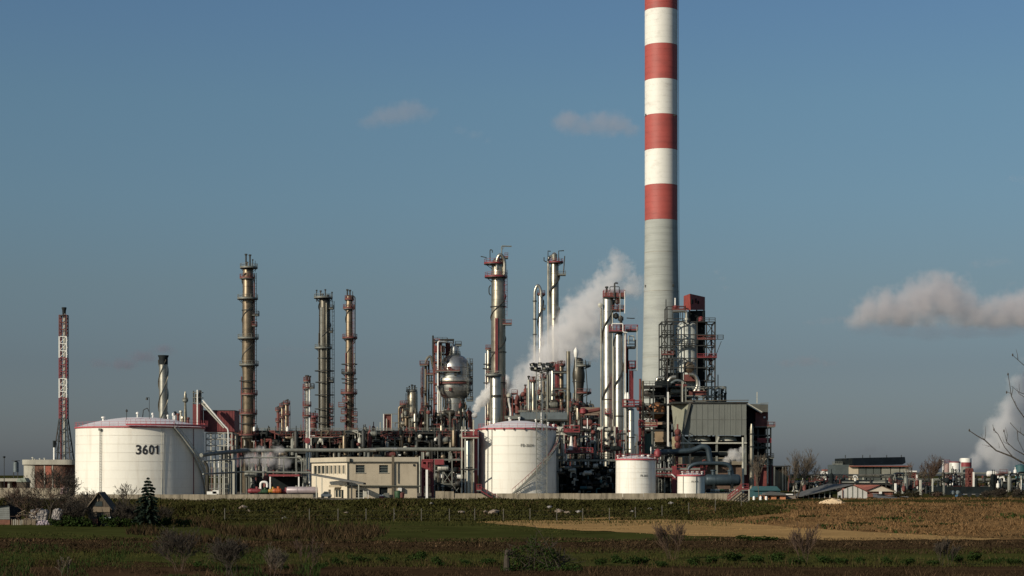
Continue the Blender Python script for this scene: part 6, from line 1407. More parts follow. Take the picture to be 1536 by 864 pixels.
# ---------------------------------------------------------------- dark blue pipes and horizontal vessel
Y_ = 432.0
t = thing("blue_vessel", "dark slate blue horizontal vessel right of the smallest white tank", "vessel", (X(1083, Y_), Y_, 0))
hdrum(t, Q(1084, 720, Y_), W(46, Y_), W(8.6, Y_), blue_pipe, sm=deep)
for px in (1070, 1095): MB().lathe([(.5, 0), (.5, .8), (.7, .8), (.7, 1.1)], Q(px, 712, Y_), 12).build("nozzle", blue_pipe, t)
t = thing("blue_duct", "thick slate blue duct arching from the blue vessel to the left behind the smallest tank", "duct", (X(1060, 436), 436, 0))
pipe(t, [Q(1032, 716, 436), Q(1033, 700, 436), Q(1045, 695, 436), Q(1085, 695, 436), Q(1095, 698, 436), Q(1098, 713, 436)], W(3.0, 436), blue_pipe, "lower_duct", 14)
pipe(t, [Q(978, 679, 438), Q(1040, 676, 438), Q(1054, 669, 438), Q(1062, 672, 438), Q(1066, 695, 438)], W(4.2, 438), blue_pipe, "upper_duct", 14)
pipe(t, [Q(1010, 681, 440), Q(1090, 681, 440)], W(3.2, 440), deep, "dark_duct", 12)
for px in (985, 1010, 1035): member(t, Q(px, 740, 438), Q(px, 681, 438), .4, steel_dark, "support")
# red pipe bridge and valves between the tanks
Y_ = 436.0
t = thing("red_pipe_bridge", "low red railed pipe bridge between the medium and smallest white tanks", "pipe bridge", (X(1000, Y_), Y_, 0))
side_deck(t, X(985, Y_), X(1015, Y_), Y_, Y_ + 2, Z(712, Y_), rm=red, h=1.3); pipe(t, [Q(984, 704.5, Y_), Q(1050, 704, Y_)], .35, steel_grey, "pipe"); pipe(t, [Q(984, 714, Y_ - .3), Q(1015, 715, Y_ - .3)], .25, red_rust)
MB().bb((X(1008, Y_), Y_ - 1, 0), (X(1014.5, Y_), Y_ + 1, Z(699, Y_))).build("red_casing", red, t)
side_deck(t, X(1016, Y_), X(1062, Y_), Y_ + 2, Y_ + 4, Z(707, Y_), rm=red, h=1.4)
member(t, Q(1007, 711, Y_ - 1.4), Q(1013, 716, Y_ - 1.4), .25, white, "handle")
for px in (988, 997, 1006): member(t, Q(px, 742, Y_), Q(px, 712, Y_), .2, steel_grey, "post")
MB().bb((X(984, Y_), Y_ + 3, 0), (X(1016, Y_), Y_ + 4, Z(713, Y_))).build("back_panel", deep, t)
for i in range(22):
    px, py = rnd.uniform(986, 1060), rnd.uniform(690, 738); y = rnd.uniform(Y_, Y_ + 3); m = rnd.choice((steel_light, deep, red_rust, steel_grey, alu, red))
    if i % 2: pipe(t, [Q(px, 738, y), Q(px, py, y), Q(px + rnd.choice((-4, 4)), py, y)], .15, m, "pipe", 6)
    else: MB().lathe([(.1, -.5), (.45, -.2), (.45, .3), (.1, .5)], Q(px, py, y), 8).build("valve", m, t)
t = thing("pump_row", "row of small pale pumps below the dark blue vessel", "pumps", (X(1075, 428), 428, 0))
for k in range(7):
    px = 1062 + k * 7; hdrum(t, Q(px, 736, 428), .9, .35, (deep, steel_grey, steel_light, green)[k % 4], name="pump", saddles=False)
MB().bb((X(1059, 428), 427.5, 0), (X(1112, 428), 428.5, Z(738.6, 428))).build("plinth", conc_plain, t)
# red stair at the wall end
t = thing("red_end_stair", "red railed steel stair climbing to a platform at the right end of the concrete wall", "stair", (X(1105, 371), 371, 0))
A0, A1 = Vector((X(1092, 370), 370, Z(752.5, 370))), Vector((X(1112, 370), 370, Z(736, 370)))
for k in range(10): u = (k + .5) / 10; MB().box(A0 + (A1 - A0) * u, (.28, 1.1, .07)).build("step", steel_light, t)
for dy in (-.6, .6): member(t, A0 + Vector((0, dy, 0)), A1 + Vector((0, dy, 0)), .18, red if dy > 0 else steel_dark, "stringer")
for dy in (-.62, .62):
    for hh in (.55, 1.1): member(t, A0 + Vector((0, dy, hh)), A1 + Vector((0, dy, hh)), .1, red, "handrail")
for k in range(6): u = k / 5; p = A0 + (A1 - A0) * u; member(t, p + Vector((0, .62, 0)), p + Vector((0, .62, 1.1)), .09, red, "baluster")
side_deck(t, X(1112, 370), X(1122, 370), 369, 371.4, Z(736, 370), rm=red); member(t, (X(1122.5, 370), 369, 0), (X(1122.5, 370), 369, Z(734, 370)), .22, steel_light, "post")

# ---------------------------------------------------------------- teal hut, orange hut, sheds, barn
t = thing("teal_hut", "low long dark teal shed roof behind the orange brick hut", "shed", (X(1150, 420), 420, 0))
MB().bb((X(1130, 420), 420, 0), (X(1170, 420), 426, Z(736, 420))).build("wall", teal, t)
MB().prism([(X(1129, 420), Z(736, 420)), (X(1171, 420), Z(736, 420)), (X(1165, 420), Z(729.5, 420)), (X(1135, 420), Z(729.5, 420))], 419.6, 426.5).build("roof", teal, t)
t = thing("orange_brick_hut", "small orange brick hut with low grey roof and dark doorway", "hut", (X(1168, 396), 396, -.2))
b = MB(); x0, x1 = X(1157, 396), X(1178.5, 396); zt_ = Z(743, 396)
b.bb((x0, 396, -.6), (X(1164.5, 396), 396.3, zt_)); b.bb((X(1170, 396), 396, -.6), (x1, 396.3, zt_)); b.bb((X(1164.5, 396), 396, Z(744.5, 396)), (X(1170, 396), 396.3, zt_)); b.build("wall", brick_orange, t)
MB().bb((x1 - .3, 396.3, -.6), (x1, 400, zt_)).build("side_wall", brick_orange, t); MB().bb((x0, 396.3, -.6), (x0 + .3, 400, zt_)).build("side_wall", brick_orange, t)
MB().bb((X(1164.5, 396), 396.2, -.6), (X(1170, 396), 396.25, Z(744.5, 396))).build("door", deep, t)
MB().prism([(X(1146, 396), Z(742.8, 396)), (X(1180, 396), Z(742.8, 396)), (X(1176, 396), Z(739.5, 396)), (X(1160, 396), Z(737.5, 396)), (X(1148, 396), Z(739.5, 396))], 395.4, 400.5).build("roof", roofgrey, t)
t = thing("dark_lean_to", "dark open lean-to with pale barrels left of the orange brick hut", "lean-to", (X(1148, 397), 397, -.2))
MB().bb((X(1140, 397), 397.5, -.5), (X(1156.5, 397), 400, Z(742.9, 397))).build("wall", mat("brown_lean_to_wall", (.10, .055, .035), .9), t)
for px in (1140.5, 1147, 1153): member(t, (X(px, 397), 397, -.5), (X(px, 397), 397, Z(742.5, 397)), .2, brick_orange, "post")
for i, px in enumerate((1131, 1141, 1149.5)):
    b = MB(); b.lathe([(.2, -.7), (.27, -.4), (.27, .3), (.2, .5), (.1, .55)], (X(px, 394), 394, 0), 12); o = b.build("white_barrel", white); recenter(o, (X(px, 394), 394, -.3)); tag(o, ("leftmost white barrel by the end of the concrete wall", "middle white barrel in front of the dark lean-to", "right white barrel in front of the dark lean-to")[i], "barrel")
t = thing("grey_shack", "small grey plank shack with white flat roof right of the orange brick hut", "shack", (X(1184, 398), 398, -.2))
MB().bb((X(1179.5, 398), 398, -.5), (X(1194, 398), 401, Z(742.5, 398))).build("wall", mat("grey_plank", (.2, .17, .14), .9), t)
MB().bb((X(1179, 398), 397.7, Z(742.4, 398)), (X(1189, 398), 401.4, Z(740.8, 398))).build("roof", white, t)
# barn
Y_ = 400.0; bz = -.4
t = thing("white_gabled_barn", "whitewashed panelled barn gable with one long grey roof slope reaching down to the left", "barn", (X(1278, Y_), Y_, bz))
xl, xm, xr = X(1256.5, Y_), X(1279, Y_), X(1301, Y_)
n = 6
for i in range(n):
    a, c = xl + (xr - xl) * i / n, xl + (xr - xl) * (i + 1) / n
    h = lambda x: Z(738.5, Y_) + (Z(728, Y_) - Z(738.5, Y_)) * (1 - abs(x - xm) / (xm - xl))
    poly = [(a + .03, bz - .4), (c - .03, bz - .4), (c - .03, h(c))] + ([(xm, h(xm))] if a < xm < c else []) + [(a + .03, h(a))]
    MB().prism(poly, Y_, Y_ + .25).build("wall_panel", mat("whitewash", (.50, .48, .44), .85, 0, .15, .5, (.28, .26, .22), .5) if i == 0 else bpy.data.materials["whitewash"], t)
for i in range(1, n): x = xl + (xr - xl) * i / n; MB().bb((x - .1, Y_ - .06, bz - .4), (x + .1, Y_ - .004, h(x))).build("batten", steel_grey, t)
MB().bb((X(1257.5, Y_), Y_ - .05, bz - .4), (X(1261, Y_), Y_ - .003, Z(743, Y_))).build("door", deep, t)
member(t, (X(1264, Y_), Y_ - .1, bz), (X(1264, Y_), Y_ - .1, Z(735, Y_)), .15, red_rust, "post")
MB().bb((xr - .25, Y_ + .25, bz - .4), (xr, Y_ + 9, Z(738.5, Y_))).build("side_wall", bpy.data.materials["whitewash"], t)
b = MB(); b.add([(xm, Y_ - .3, Z(727.4, Y_)), (X(1201, Y_), Y_ - .3, Z(745.3, Y_)), (X(1193, Y_), Y_ + 9, Z(744.3, Y_)), (X(1252, Y_), Y_ + 9, Z(726.8, Y_)), (xm, Y_ - .3, Z(726.4, Y_)), (X(1201, Y_), Y_ - .3, Z(744.3, Y_)), (X(1193, Y_), Y_ + 9, Z(743.3, Y_)), (X(1252, Y_), Y_ + 9, Z(725.8, Y_))], [(0, 1, 2, 3), (7, 6, 5, 4), (0, 4, 5, 1), (1, 5, 6, 2), (2, 6, 7, 3), (3, 7, 4, 0)]); b.build("left_roof", roofgrey, t)
b = MB(); b.add([(xm, Y_ - .3, Z(727.4, Y_)), (xr + .5, Y_ - .3, Z(739.2, Y_)), (xr + .5, Y_ + 9, Z(739.2, Y_)), (X(1252, Y_), Y_ + 9, Z(726.8, Y_)), (xm, Y_ - .3, Z(726.7, Y_)), (xr + .5, Y_ - .3, Z(738.4, Y_)), (xr + .5, Y_ + 9, Z(738.4, Y_)), (X(1252, Y_), Y_ + 9, Z(725.9, Y_))], [(3, 2, 1, 0), (4, 5, 6, 7), (0, 1, 5, 4), (1, 2, 6, 5), (2, 3, 7, 6), (3, 0, 4, 7)]); b.build("right_roof", tile_red, t)
for i, px in enumerate((1206, 1214, 1222, 1230, 1238, 1246)): member(t, (X(px, Y_), Y_ + 1, bz - .3), (X(px, Y_), Y_ + 1, Z(745.3 - (px - 1201) * .2, Y_)), .2, conc_plain, "post")
MB().bb((X(1215, Y_), Y_ + 2, bz - .3), (X(1256, Y_), Y_ + 2.3, Z(746, Y_))).build("low_wall", mat("pale_patchy_wall", (.25, .22, .18), .9, 0, .35, .9), t)
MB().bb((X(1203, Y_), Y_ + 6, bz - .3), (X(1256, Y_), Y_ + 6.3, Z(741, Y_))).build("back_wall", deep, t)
t = thing("red_tiled_house", "brick house with red tiled roof and pale triangular gable behind the whitewashed barn", "house", (X(1320, 425), 425, 0))
MB().bb((X(1290, 425), 425.5, 0), (X(1340, 425), 434, Z(737.5, 425))).build("wall", mat("dull_brick", (.16, .06, .04), .85, 0, .3, .8), t)
MB().prism([(X(1297, 425), Z(737.2, 425)), (X(1344, 425), Z(737.2, 425)), (X(1320, 425), Z(728, 425))], 425, 425.4).build("gable", mat("pale_gable_render", (.50, .43, .34), .85), t)
b = MB(); ap, er_, fl = (X(1320, 425), Z(727.4, 425)), (X(1345, 425), Z(736.8, 425)), (X(1296, 425), Z(736.8, 425)); bl = X(1272, 425)
b.add([(ap[0], 424.7, ap[1]), (fl[0], 424.7, fl[1]), (bl, 434, fl[1] + .2), (X(1280, 425), 434, ap[1])], [(0, 3, 2, 1), (0, 1, 2, 3)][:1]); b.add([(ap[0], 424.7, ap[1] - .15), (fl[0], 424.7, fl[1] - .15), (bl, 434, fl[1] + .05), (X(1280, 425), 434, ap[1] - .15)], [(0, 1, 2, 3)]); b.build("left_roof", tile_red, t)
b = MB(); b.add([(ap[0], 424.7, ap[1]), (er_[0], 424.7, er_[1]), (er_[0], 434, er_[1]), (X(1280, 425), 434, ap[1])], [(0, 1, 2, 3)]); b.add([(ap[0], 424.7, ap[1] - .15), (er_[0], 424.7, er_[1] - .15), (er_[0], 434, er_[1] - .15), (X(1280, 425), 434, ap[1] - .15)], [(3, 2, 1, 0)]); b.build("right_roof", tile_red, t)
MB().box((X(1320.5, 425), 424.9, Z(739, 425)), (.6, .2, .5)).build("lamp", white, t)
t = thing("low_dark_garage", "low dark sheet roofed garage right of the barn", "garage", (X(1330, 402), 402, -.3))
MB().prism([(X(1315, 402), -.5), (X(1350, 402), -.5), (X(1350, 402), Z(745.5, 402)), (X(1332, 402), Z(744.5, 402)), (X(1315, 402), Z(741, 402))], 402, 406).build("wall", mat("dark_blue_grey_wall", (.09, .10, .115), .8), t)
MB().bb((X(1316, 402), 401.9, -.5), (X(1324, 402), 402, Z(747.5, 402))).build("door", steel_grey, t)
MB().prism([(X(1314, 402), Z(741, 402)), (X(1314, 402), Z(740.2, 402)), (X(1333, 402), Z(743.7, 402)), (X(1362, 402), Z(745, 402)), (X(1362, 402), Z(746, 402))], 401.6, 406.4).build("roof", mat("pale_garage_roof", (.2, .2, .21), .8), t)
# sand heap
b = bmesh.new(); bmesh.ops.create_icosphere(b, subdivisions=4, radius=1); rr = random.Random(2)
vs = [(v.co.x * 2.6 * (1 + .3 * mnoise.noise(v.co * 2)), v.co.y * 1.6, max(-.3, v.co.z * .8 * (1 + .9 * mnoise.noise(v.co * 2.2 + Vector((5, 0, 0))) + .5 * mnoise.noise(v.co * 6)))) for v in b.verts]; fs = [tuple(v.index for v in f.verts) for f in b.faces]; b.free()
o = MB().add(vs, fs, True).build("straw_heap", hay); o.location = (X(1249, 372), 372, gh(X(1249, 372), 372)); tag(o, "pale golden straw heap in front of the whitewashed barn", "heap")

# ---------------------------------------------------------------- far right plant
FY = 820.0
far_pale = mat("far_pale_panel", (.24, .235, .19), .85, 0, .3, .25)
t = thing("cooling_tower_block", "long low far-off cooling tower block with pale panels under a dark flared top", "cooling tower", (X(1310, FY), FY, 0))
MB().bb((X(1253, FY), FY, 0), (X(1274, FY), FY + 20, Z(697, FY))).build("wall", mat("far_wall_paint", (.06, .075, .075), .8), t)
MB().bb((X(1264, FY), FY + 1, Z(697.2, FY)), (X(1279, FY), FY + 20, Z(687.5, FY))).build("dark_top", deep, t)
MB().prism([(X(1279, FY), Z(698, FY)), (X(1279, FY), Z(687, FY)), (X(1356, FY), Z(685.5, FY)), (X(1357, FY), Z(694, FY)), (X(1352, FY), Z(697, FY))], FY - 2, FY + 22).build("dark_top", mat("far_dark_casing", (.006, .009, .013), .95, 0, .3, .3, spec=.05), t)
MB().bb((X(1273, FY), FY - 1, 0), (X(1287, FY), FY + 3, Z(698.3, FY))).build("cream_bay", cream, t)
for i, px in enumerate((1288, 1299, 1310, 1322, 1336, 1350)): MB().bb((X(px, FY), FY - 1, 0), (X(px + (10 if i < 3 else 12.5), FY), FY + 3, Z(698.3, FY))).build("bay_panel", mat("far_bay_paint", (.07, .08, .07), .8, 0, .25, .3) if i == 0 else (bpy.data.materials["far_bay_paint"] if i < 3 else far_pale), t)
MB().bb((X(1273, FY), FY - 2.4, Z(700, FY)), (X(1366, FY), FY + 3, Z(698.5, FY))).build("ledge", tile_red, t)
side_deck(t, X(1252, FY), X(1264, FY), FY, FY + 6, Z(697, FY), rm=steel_grey)
for px in (1268, 1294, 1305, 1330, 1352): member(t, Q(px, 687, FY), Q(px, 682.5, FY), .3, steel_dark, "mast")
t = thing("far_dark_shed", "dark open shed with pale posts just right of the red clad block", "shed", (X(1172, 600), 600, 0))
MB().bb((X(1160, 600), 600, Z(700, 600)), (X(1186, 600), 608, Z(698.5, 600))).build("roof", steel_dark, t)
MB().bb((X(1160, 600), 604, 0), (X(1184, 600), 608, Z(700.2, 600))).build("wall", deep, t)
for px in (1161, 1173.5, 1178, 1184): MB().bb((X(px, 600), 600, 0), (X(px + 1.5, 600), 600.6, Z(700.2, 600))).build("post", steel_grey, t)
# far racks
def far_rack(label, p0, p1, Y, rows, seed, m=steel_dark):
    t = thing("pipe_rack", label, "pipe rack", (X((p0 + p1) / 2, Y), Y, 0)); rn = random.Random(seed)
    nn = int((p1 - p0) / 22); xs = [X(p0 + (p1 - p0) * i / nn, Y) for i in range(nn + 1)]
    frame(t, xs, [Y, Y + 7], [Z(q, Y) for q in rows], m, .4, brace=[(k, 0) for k in range(0, nn, 3)])
    for q in rows:
        for k in range(5):
            r_ = rn.uniform(.15, .5); a, b_ = (p0, p1) if rn.random() < .6 else sorted((rn.uniform(p0, p1), rn.uniform(p0, p1)))
            if b_ - a < 8: a, b_ = p0, p1
            y = Y + .5 + k * 1.3; MB().tube([(X(a, Y), y, Z(q, Y) + .3 + r_), (X(b_, Y), y, Z(q, Y) + .3 + r_)], r_, 8).build("pipe", rn.choice((steel_grey, steel_dark, alu, steel_light, deep, deep)), t)
    for k in range(int((p1 - p0) / 7)):
        px = rn.uniform(p0, p1); q = rn.choice(rows); mm = rn.choice((white, steel_light, steel_grey, deep, red_rust, steel_grey)); y = Y - .4
        if rn.random() < .5: MB().tube([Q(px, q, y), Q(px, q + rn.uniform(3, 9), y)], rn.uniform(.15, .4), 6).build("riser", mm, t)
        else: pipe(t, [Q(px, q, y), Q(px, q - 3, y), Q(px + rn.uniform(2, 5), q - 3, y), Q(px + 6, q, y)], .18, mm, "expansion_loop", 6)
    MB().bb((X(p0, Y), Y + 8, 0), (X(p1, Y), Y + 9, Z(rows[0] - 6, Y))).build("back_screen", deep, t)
    return t
far_rack("long low far pipe rack behind the barn roofs", 1190, 1352, 600, (726, 716.5), 4)
far_rack("far-off denser pipe rack under the grey steam at the right edge", 1345, 1560, 560, (734, 723.5, 713.5), 8)
o = MB().bb((X(1180, 600), 640, 0), (X(1262, 600), 640.5, Z(722, 640))).build("far_brown_wall", mat("far_brown", (.06, .055, .045), .9, 0, .4, .3)); recenter(o, (X(1220, 640), 640, 0)); tag(o, "dark brown far wall behind the bare tree right of the plant", "wall")
maze("dark low machinery and sheds between the tiled house and the red pipe riser", 1338, 1408, 718, 742, 500, 50, 71, (deep, steel_dark, red_rust, steel_grey, alu_dark, deep))
maze("dark low pipework behind the long barn roof", 1182, 1262, 712, 738, 560, 60, 72, (deep, steel_dark, deep, steel_grey, red_rust, steel_light))
maze("dark cluttered machinery behind the far right rack", 1408, 1545, 706, 738, 548, 90, 73, (deep, steel_dark, deep, steel_grey, alu_dark, white))
# white tanks 93 and neighbours
t = thing("striped_far_tank", "small far white tank marked 93 with green stripe and red rim", "tank", (X(1433, 700), 700, 0)); Yt = 700
MB().lathe([(W(8.3, Yt), 0), (W(8.3, Yt), Z(694, Yt))], (X(1432.5, Yt), Yt, 0), 40).build("shell", white, t)
MB().lathe([(W(8.5, Yt), Z(694, Yt)), (W(8.5, Yt), Z(692.3, Yt))], (X(1432.5, Yt), Yt, 0), 40).build("rim", red, t)
MB().lathe([(W(8.36, Yt), 0), (W(8.36, Yt), Z(695, Yt))], (X(1432.5, Yt), Yt, 0), 6, cap=False, a0=R(207), a1=R(217)).build("green_stripe", green, t)
wrap_text("93", X(1432.5, Yt), Yt, W(8.3, Yt), 1431.5, 1440, Z(706.5, Yt), W(6, Yt), ink, t, .03)
t = thing("pinkish_far_tank", "pinkish far tank with white side pipe left of the tank marked 93", "tank", (X(1419, 712), 712, 0))
MB().lathe([(W(5.5, Yt), 0), (W(5.5, Yt), Z(695, Yt))], (X(1419.5, 712), 712, 0), 28).build("shell", mat("dusty_pink_paint", (.36, .24, .21), .6), t)
rail_ring(t, X(1419.5, 712), 712, W(5.4, Yt), Z(695, Yt), -PI, PI, 14, 1.4, red)
member(t, (X(1414.3, 705), 705, 0), (X(1414.3, 705), 705, Z(690, 705)), .35, white, "post")
t = thing("banded_far_tank", "far tank painted in white and red bands above grey, right of the tank marked 93", "tank", (X(1450, 708), 708, 0))
for a, b_, m in ((689, 687.2, white), (693.5, 687.2, white), (700, 693.5, red), (712, 700, steel_grey)): MB().lathe([(W(8.2, 708), Z(a, 708) if a < 712 else 0), (W(8.2, 708), Z(b_, 708))], (X(1449, 708), 708, 0), 32, cap=(b_ < 688)).build("band", m, t) if a != 689 else None
member(t, (X(1440.5, 699), 699, 0), (X(1440.5, 699), 699, Z(688, 699)), .4, white, "side_pipe")
for (px, top, m, lb) in ((1370, 707, red_rust, "white topped red post structure right of the cooling tower block"), (1455, 703, red_rust, "tall red lattice of pipes right of the tank marked 93")):
    t = thing("red_pipe_riser", lb, "pipe riser", (X(px, 545), 545, 0))
    frame(t, [X(px - 3.5, 545), X(px + 3.5, 545)], [545, 547], [Z(q, 545) for q in (735, 724, 713, top)], m, .32, brace=[(0, 1), (0, 2), (0, 3)])
    MB().bb((X(px - 3, 545), 545.6, 0), (X(px + 1, 545), 546, Z(top + 1, 545))).build("casing", red_rust, t)
    if px < 1400: MB().bb((X(1361, 545), 544.6, Z(708, 545)), (X(1375, 545), 547.4, Z(706, 545))).build("white_deck", white, t)
    member(t, (X(px + 4.7, 545), 544.5, 0), (X(px + 4.7, 545), 544.5, Z(top + 5, 545)), .45, white, "white_post")
for (px, Yp, top, w_, m, lb) in ((1399, 450, 718, .3, steel_light, "pale thin post left of the dark opening at the far right"), (1416, 450, 724, .42, steel_grey, "grey thick post in front of the dark opening at the far right"), (1343.5, 500, 725, .5, white, "short bright white post right of the tiled house"), (1381, 470, 720, .5, steel_light, "light birch-like pole right of the tiled house")):
    o = MB().tube([(X(px, Yp), Yp, -.3), (X(px, Yp), Yp, Z(top, Yp))], w_ * .7, 6).build("yard_post", m); recenter(o, (X(px, Yp), Yp, -.3)); tag(o, lb, "post")
t = thing("parked_truck", "small blue and white truck parked at the far right behind the dry meadow", "truck", (X(1452, 430), 430, -.1))
MB().bb((X(1448, 430), 430, .5), (X(1472, 430), 432.3, Z(741, 430))).build("cargo_body", cloudy_white, t)
b = MB(); b.prism([(X(1436, 430), .4), (X(1447, 430), .4), (X(1447, 430), Z(741.5, 430)), (X(1438.5, 430), Z(742, 430)), (X(1436, 430), Z(745.5, 430))], 430.1, 432.2); b.build("cab", mat("blue_truck_paint", (.06, .13, .22), .5), t)
MB().bb((X(1438.4, 430), 430.02, Z(745, 430)), (X(1444, 430), 430.09, Z(742.6, 430))).build("window", glass, t)
for px in (1440, 1454, 1466): MB().lathe([(.45, -.15), (.5, 0), (.45, .15)], (X(px, 430), 430, .42), 14, axis=Matrix.Rotation(R(90), 3, 'X')).build("wheel", black, t)
for (a, b_, h, m, lb) in ((1400, 1432, 746, blue_grey, "low blue-grey container left of the parked truck"), (1383, 1396, 747, tile_red, "low rust red container right of the tiled house")):
    t = thing("container", lb, "container", (X((a + b_) / 2, 440), 440, 0)); MB().bb((X(a, 440), 440, -.1), (X(b_, 440), 442.4, Z(h, 440))).build("body", m, t)
    for k in range(10): x = X(a, 440) + (X(b_, 440) - X(a, 440)) * (k + .5) / 10; MB().bb((x - .08, 439.93, 0), (x + .08, 439.99, Z(h, 440) - .05)).build("rib", m, t)
for i, px in enumerate((1429, 1437)):
    b = MB(); b.lathe([(.1, -.6), (.55, -.3), (.6, .2), (.3, .6)], Q(px, 739.5, 452), 12); b.tube([(X(px, 452), 452, 0), Q(px, 741, 452)], .2, 6); o = b.build("float_tank", blue_grey); recenter(o, (X(px, 452), 452, 0)); tag(o, ("left pale blue rounded drum in the dark opening at far right", "right pale blue rounded drum in the dark opening at far right")[i], "drum")
b = MB(); b.bb((X(1395, 470), 470, 0), (X(1490, 470), 471, Z(730, 470))); o = b.build("dark_opening_shade", deep); recenter(o, (X(1440, 470), 470, 0)); tag(o, "nearly black sheet for the shade in the opening behind the truck at far right", "wall")  # near-black sheet stands for the shade inside the opening
t = thing("teal_far_tank", "dark teal far tank at the right edge below the steam", "tank", (X(1531, 650), 650, 0))
MB().lathe([(W(8, 650), 0), (W(8, 650), Z(698, 650)), (.01, Z(696, 650))], (X(1531, 650), 650, 0), 32).build("shell", teal, t)
t = thing("far_red_roof", "tiny far red and white roof on the skyline left of the cooling tower block", "building", (X(1239, 1400), 1400, 0))
MB().bb((X(1234, 1400), 1400, 0), (X(1245, 1400), 1410, Z(706.5, 1400))).build("wall", white, t); MB().bb((X(1236, 1400), 1399, Z(706.4, 1400)), (X(1246, 1400), 1411, Z(704, 1400))).build("roof", tile_red, t)
# ---------------------------------------------------------------- trees, shrubs
def bare_tree(label, px, py, top, m, seed, spread_=.55, levels=6, name="bare_tree", lean=0.0, thick=.018, Yf=None, mt=None, kids=(2, 3), trunks=1, group=None, ztop=None, minr=None):
    Yp = Yf or ray_ground(px, py); x = X(px, Yp); z = gh(x, Yp) if Yp < 360 else 0
    minr = minr or Yp * .000075
    H = (Z(top, Yp) - z); rn = random.Random(seed)
    t = thing(name, label, name.split("_")[-1], (x, Yp, z), group); tr = MB(); tw = MB()
    def grow(p, d, L, r, lv):
        n = 3; pts = [p]; rs = [r]
        for i in range(n):
            d = (d + Vector((rn.uniform(-.16, .16), rn.uniform(-.16, .16), rn.uniform(-.02, .14)))).normalized()
            p = p + d * (L / n); pts.append(p); rs.append(max(minr, r * (1 - .38 * (i + 1) / n)))
        (tr if lv < 2 else tw).tube(pts, rs, 5 if lv < 2 else 3, cap=False)
        if lv >= levels: return
        for k in range(rn.randint(*kids) + (1 if lv < 3 else 0)):
            a = rn.uniform(0, 2 * PI); s = spread_ * rn.uniform(.5, 1.3)
            u = d.orthogonal().normalized(); v = d.cross(u)
            nd = (d + (u * math.cos(a) + v * math.sin(a)) * s + Vector((0, 0, .10))).normalized()
            q = pts[rn.choice((1, 2, 3, 3))] if lv else pts[rn.choice((2, 3))]
            grow(q, nd, L * rn.uniform(.6, .82), rs[-1] * rn.uniform(.55, .8), lv + 1)
    for k in range(trunks):
        o = Vector((rn.uniform(-.3, .3) * (trunks > 1), rn.uniform(-.3, .3) * (trunks > 1), 0)); d0 = Vector((lean + rn.uniform(-.6, .6) * (trunks > 1), rn.uniform(-.2, .2), 1)).normalized()
        grow(Vector((x, Yp, z - .1)) + o, d0, H * .30, H * thick, 0)
    zmax = max(v[2] for v in tw.v); f = H / (zmax - z)
    for b in (tr, tw): b.v = [(x + (v[0] - x) * f, Yp + (v[1] - Yp) * f, z + (v[2] - z) * f) for v in b.v]
    tr.build("trunk", m, t); tw.build("twigs", mt or m, t); return t
bare_tree("big dark bare tree in front of the round brick building", 75, 788, 697, bark_dark, 3, spread_=.75, levels=6, kids=(2, 3))
bare_tree("dark bare tree with pale trunk just left of the gabled garden hut", 100, 786, 712, bark_dark, 5, spread_=.7, levels=6)
bare_tree("reddish bare shrub tree left of the big dark bare tree", 48, 787, 722, bark_red, 8, spread_=.8, levels=5, trunks=2)
bare_tree("pale leaning bare tree touching the gabled hut's left side", 127, 789, 730, bark, 11, spread_=.6, levels=5, lean=-.1, thick=.014)
bare_tree("thin pale bare tree in front of tank 3601 between hut and spruce", 189, 789, 722, bark, 14, spread_=.7, levels=5, thick=.01)
bare_tree("low thin bare tree behind the gabled hut's roof", 140, 786, 733, bark, 15, spread_=.8, levels=5, trunks=3, thick=.008)
bare_tree("small bare tree on the far left edge behind the hut roof", 15, 783, 732, bark_dark, 17, spread_=.8, levels=5, trunks=2)
bare_tree("dense brown thicket between the gabled hut and the spruce", 180, 791, 751, bark_dark, 19, spread_=1.0, levels=5, trunks=5, thick=.02, name="thicket_shrub")
bare_tree("dense brown thicket left of the gabled hut under the bare trees", 108, 790, 748, bark_dark, 23, spread_=1.0, levels=5, trunks=5, thick=.02, name="thicket_shrub")
bare_tree("tall pale feathery bare tree right of the red clad block", 1196, 752, 671, bark, 31, spread_=.36, levels=6, Yf=398, trunks=4, thick=.008, kids=(2, 3), minr=.016)
bare_tree("slender bare tree in front of the red clad block", 1138, 752, 680, bark, 33, spread_=.35, levels=5, Yf=385, thick=.009)
bare_tree("pale brown bare tree between the far block and tank 93", 1388, 750, 680, bark_red, 35, spread_=.38, levels=6, Yf=520, trunks=3, thick=.008, minr=.02)
bare_tree("small pale bare tree right of the cooling tower block", 1374, 750, 692, bark, 36, spread_=.4, levels=5, Yf=520, thick=.008, trunks=2, minr=.02)
bare_tree("dark brown hedge shrub at the right edge below the far rack", 1500, 753, 731, bark_dark, 37, spread_=1.1, levels=5, Yf=415, trunks=6, thick=.012, name="hedge_shrub")
bare_tree("brown hedge shrub just left of the one at the right edge", 1478, 753, 735, bark_dark, 38, spread_=1.1, levels=5, Yf=412, trunks=6, thick=.012, name="hedge_shrub")
bare_tree("brown hedge shrub cut by the right edge of the view", 1528, 753, 733, bark_dark, 39, spread_=1.1, levels=5, Yf=412, trunks=6, thick=.012, name="hedge_shrub")
bare_tree("low leafless shrub behind the parked truck", 1405, 753, 738, bark_red, 40, spread_=1.1, levels=5, Yf=410, trunks=5, thick=.012, name="hedge_shrub")
